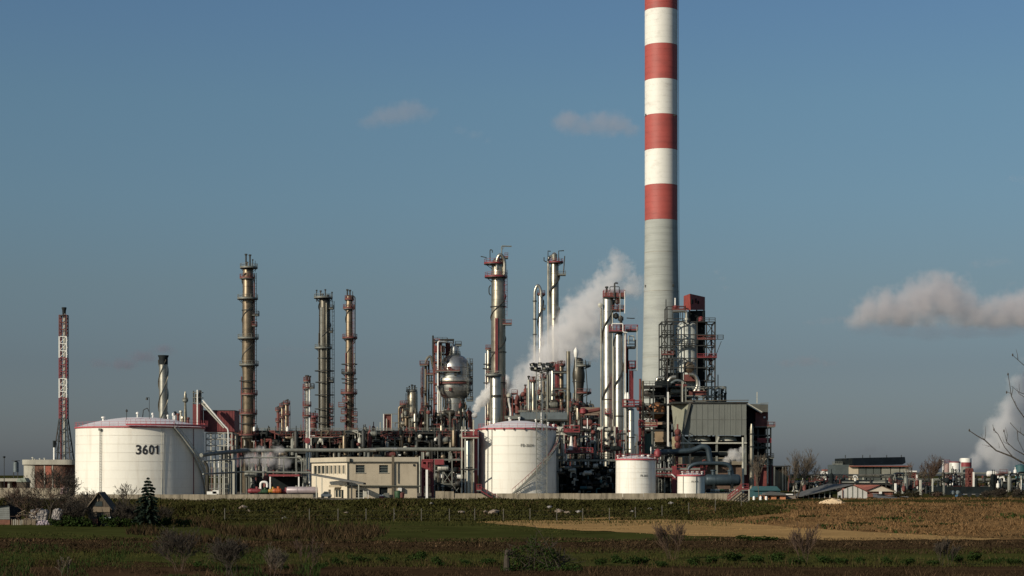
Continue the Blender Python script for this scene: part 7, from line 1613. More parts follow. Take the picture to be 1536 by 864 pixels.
# bare shrubs of the foreground
bare_tree("large tangled bare shrub in the foreground below the spruce", 268, 858, 786, bark_red, 51, spread_=.75, levels=4, trunks=9, thick=.006, name="bare_shrub", minr=.012, mt=bark_dark)
bare_tree("bare twiggy shrub in the foreground right of the tangled one", 345, 866, 800, bark_dark, 52, spread_=.7, levels=4, trunks=9, thick=.006, name="bare_shrub", minr=.012, mt=bark_dark)
bare_tree("thin bare shrub with pale stems left of the foreground centre", 408, 870, 812, bark_red, 53, spread_=.5, levels=4, trunks=6, thick=.006, name="bare_shrub", mt=bark)
bare_tree("faint thin shrub in the foreground below the cream building", 458, 868, 800, bark_red, 54, spread_=.5, levels=4, trunks=2, thick=.006, name="bare_shrub")
bare_tree("thin upright bare shrub over the stubble field, right of centre", 1008, 840, 774, bark_red, 55, spread_=.42, levels=3, trunks=9, thick=.004, minr=.012, name="bare_shrub")
bare_tree("thin upright bare shrub over the stubble field below the barn", 1205, 846, 782, bark_red, 56, spread_=.45, levels=3, trunks=9, thick=.004, minr=.012, name="bare_shrub")
bare_tree("dark bare shrub in the green strip at lower right", 1418, 850, 804, bark_dark, 57, spread_=.4, levels=4, trunks=5, thick=.005, minr=.01, name="bare_shrub")
bare_tree("tall wispy weed shrub in the foreground left corner", 92, 868, 834, bark, 58, spread_=.4, levels=3, trunks=2, thick=.006, name="bare_shrub")

def foliage(b, rn, c, rad, n, s):
    for i in range(n):
        d = Vector((rn.gauss(0, 1), rn.gauss(0, 1), rn.gauss(0, 1))).normalized() * rn.uniform(.35, 1.0) ** .5
        p = Vector(c) + Vector((d.x * rad[0], d.y * rad[1], d.z * rad[2])) * (1 + .25 * mnoise.noise(d * 3 + Vector((c[0], 0, 0))))
        a = Vector((rn.uniform(-1, 1), rn.uniform(-1, 1), rn.uniform(-1, 1))).normalized(); u = a.orthogonal().normalized() * s * rn.uniform(.5, 1.2); v = a.cross(u).normalized() * s * rn.uniform(.3, .7)
        b.add([p - u, p - v, p + u, p + v], [(0, 1, 2, 3)])
scrubleaf = mat('dead_scrub_leaves', (0.030, 0.026, 0.014), .9, 0, .5, .6, spec=0.0, pos=True)
# central shrub round a stump like post
t = thing("dark_shrub", "tall dark shrub with a stumpy pale trunk at bottom centre", "shrub", (X(800, 158), 158, gh(X(800, 158), 158)))
rn = random.Random(77); b = MB(); z0 = gh(X(800, 158), 158)
for k in range(95):
    px = rn.uniform(757, 868); h = 1 - abs(px - 800) / 90; py = rn.uniform(866, 866 - 62 * h)
    foliage(b, rn, (X(px, 158), 158 + rn.uniform(-1.5, 1.5), max(z0 + .1, Z(py, 158))), (.5, .6, .35), 60, .09)
b.build("foliage", leaf, t); b = MB()
for k in range(34):
    a = Vector((X(rn.uniform(770, 850), 158), 158 + rn.uniform(-1, 1), z0 - .1)); px = rn.uniform(752, 875); h = 1 - abs(px - 800) / 100
    e = Vector((X(px, 158), 158 + rn.uniform(-1.5, 1.5), Z(862 - 74 * h * rn.uniform(.6, 1.08), 158))); b.tube([a, a.lerp(e, .5) + Vector((0, 0, .3)), e], [.05, .035, .02], 4, cap=False)
    for q in range(4): f = a.lerp(e, rn.uniform(.5, 1)); b.tube([f, f + Vector((rn.uniform(-.6, .6), rn.uniform(-.4, .4), rn.uniform(.1, .6)))], [.02, .012], 3, cap=False)
b.build("stems", bark_dark, t)
b = MB(); b.tube([(X(761, 157), 157, z0 - .2), (X(760, 157), 157, z0 + .9), (X(761.5, 157), 157, Z(825, 157))], [.3, .24, .2], 9); b.build("trunk", bark_dark, t)
# low dark green bushes along the strip
spots = [(505, 845, 14), (540, 843, 16), (575, 842, 13), (625, 840, 18), (655, 846, 16), (700, 846, 12), (732, 845, 14), (900, 846, 13), (925, 843, 16), (958, 845, 18), (990, 848, 12), (1040, 846, 14), (1068, 843, 15), (1100, 840, 18), (1135, 843, 17), (1165, 842, 18), (1195, 845, 15), (1238, 843, 16), (1262, 845, 14), (1290, 844, 13), (1330, 845, 15), (1362, 845, 14), (1400, 846, 11), (1435, 842, 16), (1462, 839, 17), (1490, 845, 14), (1520, 845, 13), (300, 850, 12), (425, 852, 10), (480, 850, 11)]
rn = random.Random(8); protos = []
for v in range(4):
    b = MB()
    for k in range(9): foliage(b, rn, (rn.uniform(-.75, .75), rn.uniform(-.4, .4), rn.uniform(.15, .75) * (1 if v % 2 else .8)), (.38, .35, .22), 70, .10)
    protos.append(b)
pobj = {}
below = ["the cream building's left side window ribbon", "the canopy's right end", "the cream building's first front window", "the cream building's brown duct", "the cream building's right corner", "the shiny drum column", "the second largest tank's left edge", "the dark shade panels", "the left edge of the medium white tank", "the middle of the medium white tank", "the right edge of the medium white tank", "the smallest white tank", "the blue horizontal vessel", "the red end stair", "the slim metal stack", "the orange brick hut", "the tall feathery bare tree", "the straw heap", "the barn door", "the barn's right corner", "the tiled house's gable", "the low dark garage", "the light pole right of the tiled house", "the far tank marked 93", "the parked truck's cab", "the hedge shrubs at far right", "the right edge of the view", "the largest tank's right edge", "the coloured pump skids", "the pink tank trailer's right end"]
for i, (px, py, w_) in enumerate(spots):
    Yp = ray_ground(px, py + 3); x = X(px, Yp); z = gh(x, Yp); v = i % 4
    if v not in pobj:
        o = protos[v].build("low_bush", leaf); pobj[v] = o
    else: o = pobj[v].copy(); COL.objects.link(o)
    s = W(w_, Yp) * 1.15; o.location = (x, Yp, z); o.scale = (s, s, s * .9); o.rotation_euler = (0, 0, rn.uniform(0, 6)) 
    tag(o, "low dark foreground bush below " + below[i], "bush", "low dark bushes along the foreground strip")
for px, py, lb in ((1165, 778, "flat green meadow clump below the orange brick hut"), (1100, 775, "flat green meadow clump below the red end stair"), (1240, 790, "flat green meadow clump between straw heap and stubble field"), (1290, 787, "flat green meadow clump below the barn's right half"), (1380, 791, "flat green meadow clump below the small bare trees right"), (1215, 776, "flat green meadow clump left of the straw heap"), (1420, 788, "rightmost flat green meadow clump below tank 93"), (1330, 780, "flat green meadow clump below the tiled house"), (950, 778, "flat green clump at the stubble field edge below the medium tank")):
    Yp = ray_ground(px, py); x = X(px, Yp); o = pobj[(px // 10) % 4].copy(); COL.objects.link(o); s = rn.uniform(1.0, 1.7); o.location = (x, Yp, gh(x, Yp) - .1); o.scale = (s * 1.6, s, s * .5); o.rotation_euler = (0, 0, 0)
    tag(o, lb, "bush", "green clumps in the dry meadow")
Yp = ray_ground(1140, 812); o = pobj[1].copy(); COL.objects.link(o); o.location = (X(1137, Yp), Yp, gh(X(1137, Yp), Yp)); o.scale = (2.6, 1, .9); o.rotation_euler = (0, 0, 0); tag(o, "flat dark green bush at the lower edge of the stubble field", "bush")

# spruce
Ys = ray_ground(222, 792); xs_ = X(222, Ys); zs_ = gh(xs_, Ys)
t = thing("spruce_tree", "dark green spruce with layered branches in front of the largest tank", "tree", (xs_, Ys, zs_))
Hs = Z(716.5, Ys) - zs_; MB().tube([(xs_, Ys, zs_ - .2), (xs_, Ys, zs_ + Hs * .6), (xs_, Ys, zs_ + Hs)], [.16, .1, .02], 8).build("trunk", bark_dark, t)
rn = random.Random(12); b = MB(); br = MB(); tiers = 15
for k in range(tiers):
    u = k / (tiers - 1); zc = zs_ + Hs * (.13 + .86 * u); L = W(21.5, Ys) * (1 - u) ** .6 * (1.05 if k % 3 else .72) * rn.uniform(.82, 1.1) + .12
    if k in (0, 1): L *= .9
    for j in range(9 if k < 9 else 6):
        a = 2 * PI * j / (9 if k < 9 else 6) + k * .7 + rn.uniform(-.2, .2); l = L * rn.uniform(.75, 1.15)
        dirv = Vector((math.cos(a), math.sin(a), 0)); pts = [Vector((xs_, Ys, zc)) + dirv * l * q + Vector((0, 0, (.12 * q - .30 * q * q) * l)) for q in (0, .35, .7, 1)]
        br.tube(pts, [.035, .025, .018, .006], 4, cap=False)
        for q in range(int(l * 95)):
            w = rn.uniform(.12, 1); i_ = min(2, int(w * 3)); p = pts[i_].lerp(pts[i_ + 1], w * 3 - i_)
            sd = dirv.cross(Vector((0, 0, 1))) * rn.uniform(-1, 1) * (.42 * (1.05 - w) * l * .6 + .12)
            c = p + sd + Vector((0, 0, rn.uniform(-.16, .04))); uu = (dirv * rn.uniform(.5, 1) + sd.normalized() * .6).normalized() * rn.uniform(.09, .2); vv = Vector((rn.uniform(-.03, .03), rn.uniform(-.03, .03), rn.uniform(.06, .13)))
            b.add([c - uu, c - vv, c + uu, c + vv], [(0, 1, 2, 3)])
b.build("needles", spruce, t, kind="stuff"); br.build("branches", bark_dark, t, kind="stuff")

# near tree at the right edge, trunk outside the view
Yn = 62.0
def n3(px, py, dy=0): return Q(px, py, Yn + dy)
t = thing("near_bare_tree", "close bare branches with few buds reaching in at the right edge", "tree", (X(1660, Yn), Yn, gh(X(1660, Yn), Yn)))
b = MB(); zb = gh(X(1660, Yn), Yn)
b.tube([(X(1660, Yn), Yn, zb - .2), n3(1655, 850), n3(1640, 760), n3(1635, 640), n3(1625, 560), n3(1628, 470)], [.20, .17, .14, .10, .06, .02], 10); b.build("trunk", bark_dark, t)
twg = [([(1640, 770), (1590, 725), (1536, 695), (1517, 684.6), (1494, 675.7), (1477, 660), (1466, 654), (1454, 646)], 1.7), ([(1477, 660), (1478.5, 650), (1478, 639)], .5), ([(1479, 662), (1474, 656), (1472, 651)], .4), ([(1494, 675), (1484, 669), (1473, 667)], .4), ([(1484, 669.5), (1478, 671)], .3),
    ([(1530, 692), (1519, 685), (1507, 671), (1497, 651), (1491, 645), (1489, 637)], .9), ([(1497, 651), (1493, 648), (1490, 648)], .5), ([(1499, 672), (1498, 664)], .35),
    ([(1600, 725), (1565, 700), (1536, 682), (1522, 674), (1510, 663), (1506, 646)], 1.1), ([(1510, 663), (1511, 652), (1508, 641)], .5), ([(1515, 668), (1506, 663), (1503, 655)], .4),
    ([(1636, 690), (1590, 675), (1550, 660), (1536, 653), (1526, 646), (1515, 634)], 1.1), ([(1526, 646), (1527, 660), (1533, 672), (1536, 678)], .6), ([(1531, 650), (1531, 640)], .35),
    ([(1636, 700), (1600, 680), (1560, 648), (1536, 626), (1526, 612), (1517, 594), (1515, 579), (1512, 561)], 1.1), ([(1517, 594), (1519, 586), (1519.5, 579)], .6), ([(1516, 590), (1511, 588)], .6), ([(1524, 608), (1522, 600)], .3),
    ([(1632, 640), (1590, 618), (1550, 596), (1528, 588), (1517, 579)], .8), ([(1540, 598), (1528, 590), (1525, 582)], .5), ([(1529, 588), (1528.5, 574)], .4), ([(1550, 596), (1538, 575), (1537, 565)], .5),
    ([(1630, 600), (1580, 570), (1550, 555), (1536, 548), (1526, 539), (1519, 533)], .9), ([(1527, 540), (1526, 531), (1524, 524)], .5), ([(1545, 553), (1535, 560)], .4), ([(1560, 560), (1545, 545), (1543, 530)], .5)]
for i, (pp, w_) in enumerate(twg):
    n = len(pp); b = MB(); b.tube([n3(a, c, (i % 5 - 2) * .25 + (j - n / 2) * .05) for j, (a, c) in enumerate(pp)], [W(w_ * (1 - .62 * j / (n - 1)), Yn) for j in range(n)], 6, cap=True)
    b.build("branch", bark_dark, t)
b = MB()
for px, py in ((1491, 645), (1454, 646), (1512, 562), (1519, 533), (1510, 589), (1506, 647)): b.lathe([(.01, -.03), (.028, 0), (.018, .04), (.01, .06)], n3(px, py), 6)
b.build("buds", bark_dark, t)

# ---------------------------------------------------------------- garden huts at lower left
Yh = 296.0; zh = gh(X(145, Yh), Yh)
wood = mat("weathered_wood", (.075, .058, .04), .9, 0, .35, 1.5); wood_pale = mat("pale_weathered_wood", (.18, .14, .095), .9, 0, .25, 1.5)
t = thing("gabled_hut", "small weathered wooden hut with steep gable in front of tank 3601", "hut", (X(148, Yh), Yh, zh))
h_ = lambda px, py, dy=0: Q(px, py, Yh + dy)
gp = lambda py: Z(py, Yh)
for i in range(10):
    a, c = 132 + i * 3.3, 132 + (i + 1) * 3.3; m_ = 148.5
    top = lambda p: gp(741.5 + abs(p - m_) * 1.15)
    zb_ = zh - .2 if i not in (4, 5, 6) else gp(762)
    if top(a) > zb_ and top(c) > zb_: MB().prism([(X(a, Yh) + .01, zb_), (X(c, Yh) - .01, zb_), (X(c, Yh) - .01, top(c)), (X(a, Yh) + .01, top(a))], Yh, Yh + .08).build("plank", wood, t)
MB().bb((X(140, Yh), Yh - .1, gp(768)), (X(165, Yh), Yh + .05, gp(760.5))).build("pale_board", wood_pale, t)
MB().bb((X(143, Yh), Yh - .06, gp(759.5)), (X(153.5, Yh), Yh - .01, gp(752))).build("window", glass, t)
MB().bb((X(132, Yh), Yh + .08, zh - .2), (X(165, Yh), Yh + 4, gp(761))).build("body", deep, t)
for s in (-1, 1):
    b = MB(); x0, x1 = X(148.5, Yh), X(148.5 + s * 20, Yh); z0_, z1_ = gp(738), gp(764)
    vs = [(x0, Yh - .4, z0_), (x1, Yh - .4, z1_), (x1, Yh + 4.3, z1_), (x0, Yh + 4.3, z0_)]; b.add(vs + [(v[0], v[1], v[2] - .14) for v in vs], [(0, 1, 2, 3), (7, 6, 5, 4), (0, 4, 5, 1), (1, 5, 6, 2), (2, 6, 7, 3), (3, 7, 4, 0)]); b.build("roof_slope", wood, t)
    member(t, (x0, Yh - .45, z0_ - .05), (x1, Yh - .45, z1_ - .05), .12, wood_pale if s < 0 else wood, "bargeboard")
member(t, h_(146.5, 741, -.1), h_(146.5, 752, -.1), .16, wood_pale, "post")
for px in (155, 162): MB().bb((X(px, Yh), Yh - .5, gp(780)), (X(px + 5, Yh), Yh - .3, gp(775.5))).build("white_board", white, t)
MB().bb((X(134, Yh), Yh - .3, zh - .1), (X(147, Yh), Yh - .1, gp(778))).build("brick_base", mat("dull_brown_brick", (.15, .065, .04), .9, 0, .4, 1.5), t)
Yh2 = 306.0; zz = gh(X(0, Yh2), Yh2); g2 = lambda py: Z(py, Yh2)
t = thing("grey_edge_hut", "grey plank hut with dark roof cut by the left edge", "hut", (X(2, Yh2), Yh2, zz))
for k in range(7): MB().bb((X(-24, Yh2), Yh2, g2(779 - k * 3)), (X(15, Yh2), Yh2 + .08, g2(776.2 - k * 3))).build("plank", mat("blue_grey_plank", (.17, .18, .17), .85, 0, .3, .9) if k == 0 else bpy.data.materials["blue_grey_plank"], t)
MB().bb((X(-24, Yh2), Yh2, zz - .2), (X(15, Yh2), Yh2 + .1, g2(779.5))).build("brick_base", bpy.data.materials["dull_brown_brick"], t)
b = MB(); b.add([(X(-26, Yh2), Yh2 - .5, g2(762)), (X(15, Yh2), Yh2 - .5, g2(756)), (X(24, Yh2), Yh2 + 3, g2(764)), (X(24, Yh2), Yh2 + 3, zz), (X(15, Yh2), Yh2 + .1, zz), (X(-26, Yh2), Yh2 + 4, g2(758))], [(0, 1, 2, 5), (1, 4, 3, 2)]); b.build("roof", mat("dark_felt", (.02, .02, .022), .9), t)
# junk heaps, fence and white tarpaulin behind bushes
rn = random.Random(41)
def tarp(label, px0, px1, py0, py1, Y, m, seed, amp=.5):
    rr = random.Random(seed); n, k = 14, 8; vs = []
    for j in range(k + 1):
        for i in range(n + 1):
            u, v = i / n, j / k; x = X(px0 + (px1 - px0) * u, Y); z = Z(py1 + (py0 - py1) * v, Y) + rr.uniform(-.12, .12) - (abs(u - .5) * .5 * v)
            vs.append((x, Y + v * 1.6 + rr.uniform(-.3, .3) * amp, max(z, gh(x, Y) - .1)))
    fs = [(j * (n + 1) + i, j * (n + 1) + i + 1, (j + 1) * (n + 1) + i + 1, (j + 1) * (n + 1) + i) for j in range(k) for i in range(n)]
    nb = len(vs); vs += [(v[0], v[1] + 1.2, v[2] - .06) for v in vs]; fs += [tuple(q + nb for q in reversed(f)) for f in fs]
    ed = [i for i in range(n + 1)]; top = [k * (n + 1) + i for i in range(n + 1)]
    for L in (ed, top[::-1], [j * (n + 1) + n for j in range(k + 1)], [j * (n + 1) for j in range(k, -1, -1)]):
        for a, c in zip(L, L[1:]): fs.append((c, a, a + nb, c + nb))
    o = MB().add(vs, fs).build("tarpaulin", m); recenter(o, (X((px0 + px1) / 2, Y), Y, gh(X(px0, Y), Y))); return tag(o, label, "tarpaulin")
tarp("crumpled white tarpaulin heap behind the big bare tree", 42, 68, 763, 782, 304, cloudy_white, 1)
tarp("smaller crumpled white sheet right of the big tree's trunk", 76, 89, 763, 779, 303, cloudy_white, 2)
tarp("pinkish sheet lying low in front of the white tarpaulin", 53, 74, 780, 789, 300, pinkish, 3)
tarp("white and pink cloth hanging by the bare trees near tank 3601", 89, 99, 730, 741, 330, mat("pink_cloth", (.40, .28, .27), .9, 0, .3, 2), 4)
t = thing("garden_fence", "low patchy grey garden fence at the lower left before the huts", "fence", (X(35, 302), 302, gh(X(35, 302), 302)))
for k in range(26):
    px = 17 + k * 1.4; zf = gh(X(px, 302), 302); MB().bb((X(px, 302), 302, zf - .1), (X(px + 1.1, 302), 302.06, Z(779 + rn.uniform(-1.5, 1.5), 302))).build("slat", rn.choice((wood_pale, wood, conc_plain)), t)
t = thing("log_stack", "heap of brown branches and logs behind the garden fence", "log pile", (X(40, 304), 304, gh(X(40, 304), 304)))
for k in range(40):
    a = Vector((X(rn.uniform(22, 52), 304), 304 + rn.uniform(-.5, .5), gh(X(40, 304), 304) + rn.uniform(0, 1.9))); MB().tube([a, a + Vector((rn.uniform(-1.2, 1.2), rn.uniform(-.4, .4), rn.uniform(-.1, .5)))], rn.uniform(.04, .09), 5).build("log", rn.choice((bark, bark_red, wood_pale)), t)
t = thing("green_van_roof", "pale greenish low shed roof left of the round brick building", "shed", (X(30, 470), 470, 0))
MB().prism([(X(24, 470), Z(723, 470)), (X(40, 470), Z(723, 470)), (X(37, 470), Z(717, 470)), (X(27, 470), Z(717.5, 470))], 470, 474).build("roof", mat("pale_green_sheet", (.22, .25, .2), .7), t)
MB().bb((X(25, 470), 470.2, 0), (X(39, 470), 474, Z(723, 470))).build("wall", wood, t)
# bushes hiding hut feet
for i, (px, py, s, lb) in enumerate(((125, 790, 2.0, "brown green bush at the left foot of the gabled hut"), (172, 790, 2.2, "dark bush at the right foot of the gabled hut"), (196, 791, 1.8, "dark bush left of the spruce's foot"), (245, 791, 1.8, "dark bush right of the spruce's foot"), (105, 789, 2.2, "dark bush under the bare trees left of the hut"), (88, 789, 1.5, "small dark bush below the white sheet"), (276, 790, 1.6, "brownish bush at the foot of the bank right of the spruce"))):
    Yp = 292.0; x = X(px, Yp); o = pobj[i % 4].copy(); COL.objects.link(o); o.location = (x, Yp, gh(x, Yp) - .1); o.scale = (s, s, s * 1.1); o.rotation_euler = (0, 0, 0); tag(o, lb, "bush")
for i, (px, top, w, lb) in enumerate(((18, 752, 30, "dark overgrown shrub behind the grey edge hut"), (52, 744, 34, "wide dark overgrown shrub behind the white tarpaulin"), (88, 742, 30, "tall dark overgrown shrub behind the big bare tree trunk"), (112, 750, 26, "dark overgrown shrub left of the gabled hut roof"), (178, 751, 30, "dark overgrown shrub right of the gabled hut roof"), (205, 757, 26, "dark overgrown shrub left behind the spruce"), (246, 762, 30, "dark overgrown shrub right behind the spruce"))):
    Yp = 314.0; x = X(px, Yp); z = gh(x, Yp); H = Z(top, Yp) - z; rn2 = random.Random(i + 300)
    t = thing("overgrown_shrub", lb, "shrub", (x, Yp, z)); b = MB(); st = MB()
    for k in range(26): foliage(b, rn2, (x + rn2.uniform(-1, 1) * W(w, Yp) * .45, Yp + rn2.uniform(-.8, .8), z + H * rn2.uniform(.1, .85)), (.7, .6, .5), 34, .13)
    for k in range(60):
        a = Vector((x + rn2.uniform(-.8, .8) * W(w, Yp) * .4, Yp + rn2.uniform(-.5, .5), z)); e = a + Vector((rn2.uniform(-1.1, 1.1), rn2.uniform(-.5, .5), H * rn2.uniform(.6, 1.1))); st.tube([a, a.lerp(e, .5) + Vector((rn2.uniform(-.2, .2), 0, .2)), e], [.05, .035, .02], 3, cap=False)
        for q in range(4): f = a.lerp(e, rn2.uniform(.4, 1)); st.tube([f, f + Vector((rn2.uniform(-.8, .8), rn2.uniform(-.3, .3), rn2.uniform(.1, .8)))], [.025, .015], 3, cap=False)
    b.build("foliage", scrubleaf, t); st.build("stems", bark_dark, t)
for i, (px, top, w, Yp, lb) in enumerate(((1352, 738, 26, 415, "dark shrub between the garage and the rust red container"), (1372, 735, 22, 430, "dark shrub behind the rust red container"), (1405, 737, 24, 445, "dark shrub behind the blue-grey container"), (1490, 734, 40, 422, "wide dark shrub right of the parked truck"), (1525, 732, 40, 424, "wide dark shrub at the right edge behind the hedge"), (1200, 738, 26, 408, "dark shrub behind the low end of the barn roof"), (1222, 733, 24, 430, "dark shrub behind the middle of the barn roof"))):
    x = X(px, Yp); z = 0.0; H = Z(top, Yp) - z; rn2 = random.Random(i + 500)
    t = thing("dark_shrub", lb, "shrub", (x, Yp, z)); b = MB(); st = MB()
    for k in range(20): foliage(b, rn2, (x + rn2.uniform(-1, 1) * W(w, Yp) * .45, Yp + rn2.uniform(-.8, .8), z + H * rn2.uniform(-.1, .8)), (.8, .6, .45), 30, .16)
    for k in range(40):
        a = Vector((x + rn2.uniform(-1, 1) * W(w, Yp) * .45, Yp + rn2.uniform(-.5, .5), z - .3)); e = a + Vector((rn2.uniform(-.9, .9), rn2.uniform(-.5, .5), H * rn2.uniform(.7, 1.2))); st.tube([a, e], [.05, .02], 3, cap=False)
    b.build("foliage", scrubleaf, t); st.build("stems", bark_dark, t)
# distant tree line
rn = random.Random(91)
for (p0, p1, Yd, hp, lb) in ((1180, 1262, 1500, 4.5, "dark tree belt on the skyline left of the cooling tower block"), (1340, 1580, 1700, 2.5, "thin dark tree belt on the skyline at the far right"), (-40, 60, 1600, 3.0, "dark tree belt on the skyline at the far left"), (60, 1180, 1900, 2.0, "long low dark tree belt on the horizon behind the plant")):
    b = MB(); n = int((p1 - p0) / 1.6) if p1 - p0 < 400 else 260
    for k in range(n):
        px = p0 + (p1 - p0) * k / n; foliage(b, rn, (X(px, Yd), Yd + rn.uniform(-10, 10), W(hp, Yd) * rn.uniform(.5, 1.0)), (W(2.2, Yd), 4, W(hp * .8, Yd)), 26, W(.9, Yd))
    o = b.build("tree_belt", leaf, kind="stuff")
    o["label"] = lb

# ---------------------------------------------------------------- steam and clouds: closed bodies filled with scattering vapour
def puff(name, label, cat, spheres, Y, dens, nscale, col=(1, 1, 1), flat=1.0, depth=1.0, edge=.55, aniso=0.0, warp=.6, squash=(1, 1, 1), group=None, detail=4, seed=0.0, base=None):
    """spheres: (px, py, radius px, strength[, dy]); the density fades from each centre and is torn by noise"""
    S = [(X(s[0], Y), Y + (s[4] if len(s) > 4 else 0), Z(s[1], Y), W(s[2], Y), s[3]) for s in spheres]
    bmm = bmesh.new()
    for (x, y, z, r, k) in S:
        R_ = r * 1.35
        for i in range(10):
            for j in range(6):
                a, e = 2 * PI * i / 10, -PI / 2 + PI * (j + .5) / 6
                bmm.verts.new((x + R_ * math.cos(a) * math.cos(e) * flat, y + R_ * math.sin(a) * math.cos(e) * depth, max(z + R_ * math.sin(e), .3)))
    res = bmesh.ops.convex_hull(bmm, input=bmm.verts)
    bmesh.ops.delete(bmm, geom=list({g for g in res["geom_interior"] + res["geom_unused"] if isinstance(g, bmesh.types.BMVert)}), context='VERTS')
    bmesh.ops.recalc_face_normals(bmm, faces=bmm.faces)
    me = bpy.data.meshes.new(name); c0 = Vector((S[0][0], S[0][1], S[0][2])); bmesh.ops.translate(bmm, verts=bmm.verts, vec=-c0); bmm.to_mesh(me); bmm.free()
    o = bpy.data.objects.new(name, me); COL.objects.link(o); o.location = c0; tag(o, label, cat, group)
    m = bpy.data.materials.new(name + "_vapour"); m.use_nodes = True; T = m.node_tree; N = T.nodes; L = T.links; N.clear()
    out = N.new("ShaderNodeOutputMaterial"); vol = N.new("ShaderNodeVolumePrincipled"); L.new(vol.outputs[0], out.inputs["Volume"])
    vol.inputs["Color"].default_value = (*col, 1); vol.inputs["Anisotropy"].default_value = aniso
    g = N.new("ShaderNodeTexCoord")
    mean_r = sum(s[3] for s in S) / len(S)
    nz_ = N.new("ShaderNodeTexNoise"); nz_.inputs["Scale"].default_value = nscale / mean_r; nz_.inputs["Detail"].default_value = detail; nz_.inputs["Roughness"].default_value = .6
    mp = N.new("ShaderNodeMapping"); mp.inputs["Scale"].default_value = squash; mp.inputs["Location"].default_value = (seed, seed * 2, 0); L.new(g.outputs["Object"], mp.inputs["Vector"]); L.new(mp.outputs[0], nz_.inputs["Vector"])
    prev = None
    for (x, y, z, r, k) in S:
        sb = N.new("ShaderNodeVectorMath"); sb.operation = 'SUBTRACT'; L.new(g.outputs["Object"], sb.inputs[0]); sb.inputs[1].default_value = (x - c0.x, y - c0.y, z - c0.z)
        ml = N.new("ShaderNodeVectorMath"); ml.operation = 'MULTIPLY'; L.new(sb.outputs[0], ml.inputs[0]); ml.inputs[1].default_value = (1 / (r * flat), 1 / (r * depth), 1 / r)
        ln = N.new("ShaderNodeVectorMath"); ln.operation = 'LENGTH'; L.new(ml.outputs[0], ln.inputs[0])
        mr = N.new("ShaderNodeMath"); mr.operation = 'MULTIPLY_ADD'; L.new(ln.outputs["Value"], mr.inputs[0]); mr.inputs[1].default_value = -k; mr.inputs[2].default_value = k
        if prev is None: prev = mr
        else:
            mxn = N.new("ShaderNodeMath"); mxn.operation = 'SMOOTH_MAX'; mxn.inputs[2].default_value = .15; L.new(prev.outputs[0], mxn.inputs[0]); L.new(mr.outputs[0], mxn.inputs[1]); prev = mxn
    # fade + noise, then clamp
    n2 = N.new("ShaderNodeMath"); n2.operation = 'MULTIPLY_ADD'; L.new(nz_.outputs["Fac"], n2.inputs[0]); n2.inputs[1].default_value = warp * 2; n2.inputs[2].default_value = -warp - .02
    ad = N.new("ShaderNodeMath"); ad.operation = 'ADD'; L.new(prev.outputs[0], ad.inputs[0]); L.new(n2.outputs[0], ad.inputs[1])
    rg = N.new("ShaderNodeMapRange"); rg.interpolation_type = 'SMOOTHSTEP'; rg.inputs["From Min"].default_value = 0; rg.inputs["From Max"].default_value = edge; rg.inputs["To Max"].default_value = dens
    L.new(ad.outputs[0], rg.inputs["Value"]); dn_ = rg
    if base:   # flat condensation level
        zb = Z(base, Y) - c0.z; sp_ = N.new("ShaderNodeSeparateXYZ"); L.new(g.outputs["Object"], sp_.inputs[0]); br_ = N.new("ShaderNodeMapRange"); br_.interpolation_type = 'SMOOTHSTEP'
        br_.inputs["From Min"].default_value = zb; br_.inputs["From Max"].default_value = zb + W(16, Y); L.new(sp_.outputs["Z"], br_.inputs["Value"])
        dn_ = N.new("ShaderNodeMath"); dn_.operation = 'MULTIPLY'; L.new(rg.outputs[0], dn_.inputs[0]); L.new(br_.outputs[0], dn_.inputs[1])
    L.new(dn_.outputs[0], vol.inputs["Density"])
    me.materials.append(m); return o
puff("steam_plume", "large grey white steam plume drifting up to the right behind the mast and twin columns", "steam",
    [(762, 592, 17, 1.0), (778, 592, 22, 1), (788, 572, 27, 1), (808, 556, 34, 1), (830, 532, 42, 1), (852, 506, 47, 1), (874, 482, 46, .95), (890, 458, 38, .9), (908, 434, 32, .85), (926, 408, 26, .8), (922, 388, 16, .7), (946, 428, 26, .6), (880, 520, 30, .6)], 534, .26, 1.9, (.98, .965, .955), warp=1.0, edge=.6, detail=6)
puff("small_steam_plume", "small bright white steam puff rising from a vent left of the tallest silver column", "steam",
    [(712, 622, 5, 1), (715, 612, 8, 1), (722, 603, 11, 1), (732, 594, 14, 1), (743, 584, 16, 1), (755, 577, 16, .9)], 486, 1.4, 1.4, (.99, .98, .96), warp=.6, edge=.35)
puff("wispy_smoke", "thin grey wisp drifting across the chimney above the steam plume", "smoke", [(950, 470, 16, .7), (972, 480, 20, .6), (985, 455, 16, .45)], 560, .05, 1.5, (.5, .5, .55), warp=.7)
puff("cooler_steam", "pale steam puff under the grey cooler box beside the slim metal stack", "steam", [(1090, 690, 7, 1), (1100, 682, 11, 1), (1108, 686, 9, .8), (1113, 676, 7, .7)], 446, .8, 1.5, (.97, .95, .92), warp=.7, edge=.4)
puff("ground_steam", "low drifting steam behind the grey pipes left of the cream building", "steam", [(338, 700, 9, .7), (355, 692, 11, .9), (378, 690, 14, 1), (402, 690, 15, 1), (425, 694, 13, .9), (395, 703, 12, .8), (418, 675, 10, .8), (390, 672, 8, .6)], 455, .28, 1.6, (.95, .92, .9), warp=.7, edge=.45, flat=1.2)
puff("far_steam_plume", "broad grey steam cloud rising at the right edge behind the far racks", "steam",
    [(1462, 692, 16, .9), (1485, 672, 27, 1), (1508, 650, 36, 1), (1530, 622, 42, 1), (1552, 590, 46, 1), (1500, 690, 26, .9), (1535, 680, 34, .9), (1580, 560, 50, 1), (1590, 640, 60, 1)], 760, .15, 1.6, (.97, .955, .95), warp=.65, edge=.55, detail=5)
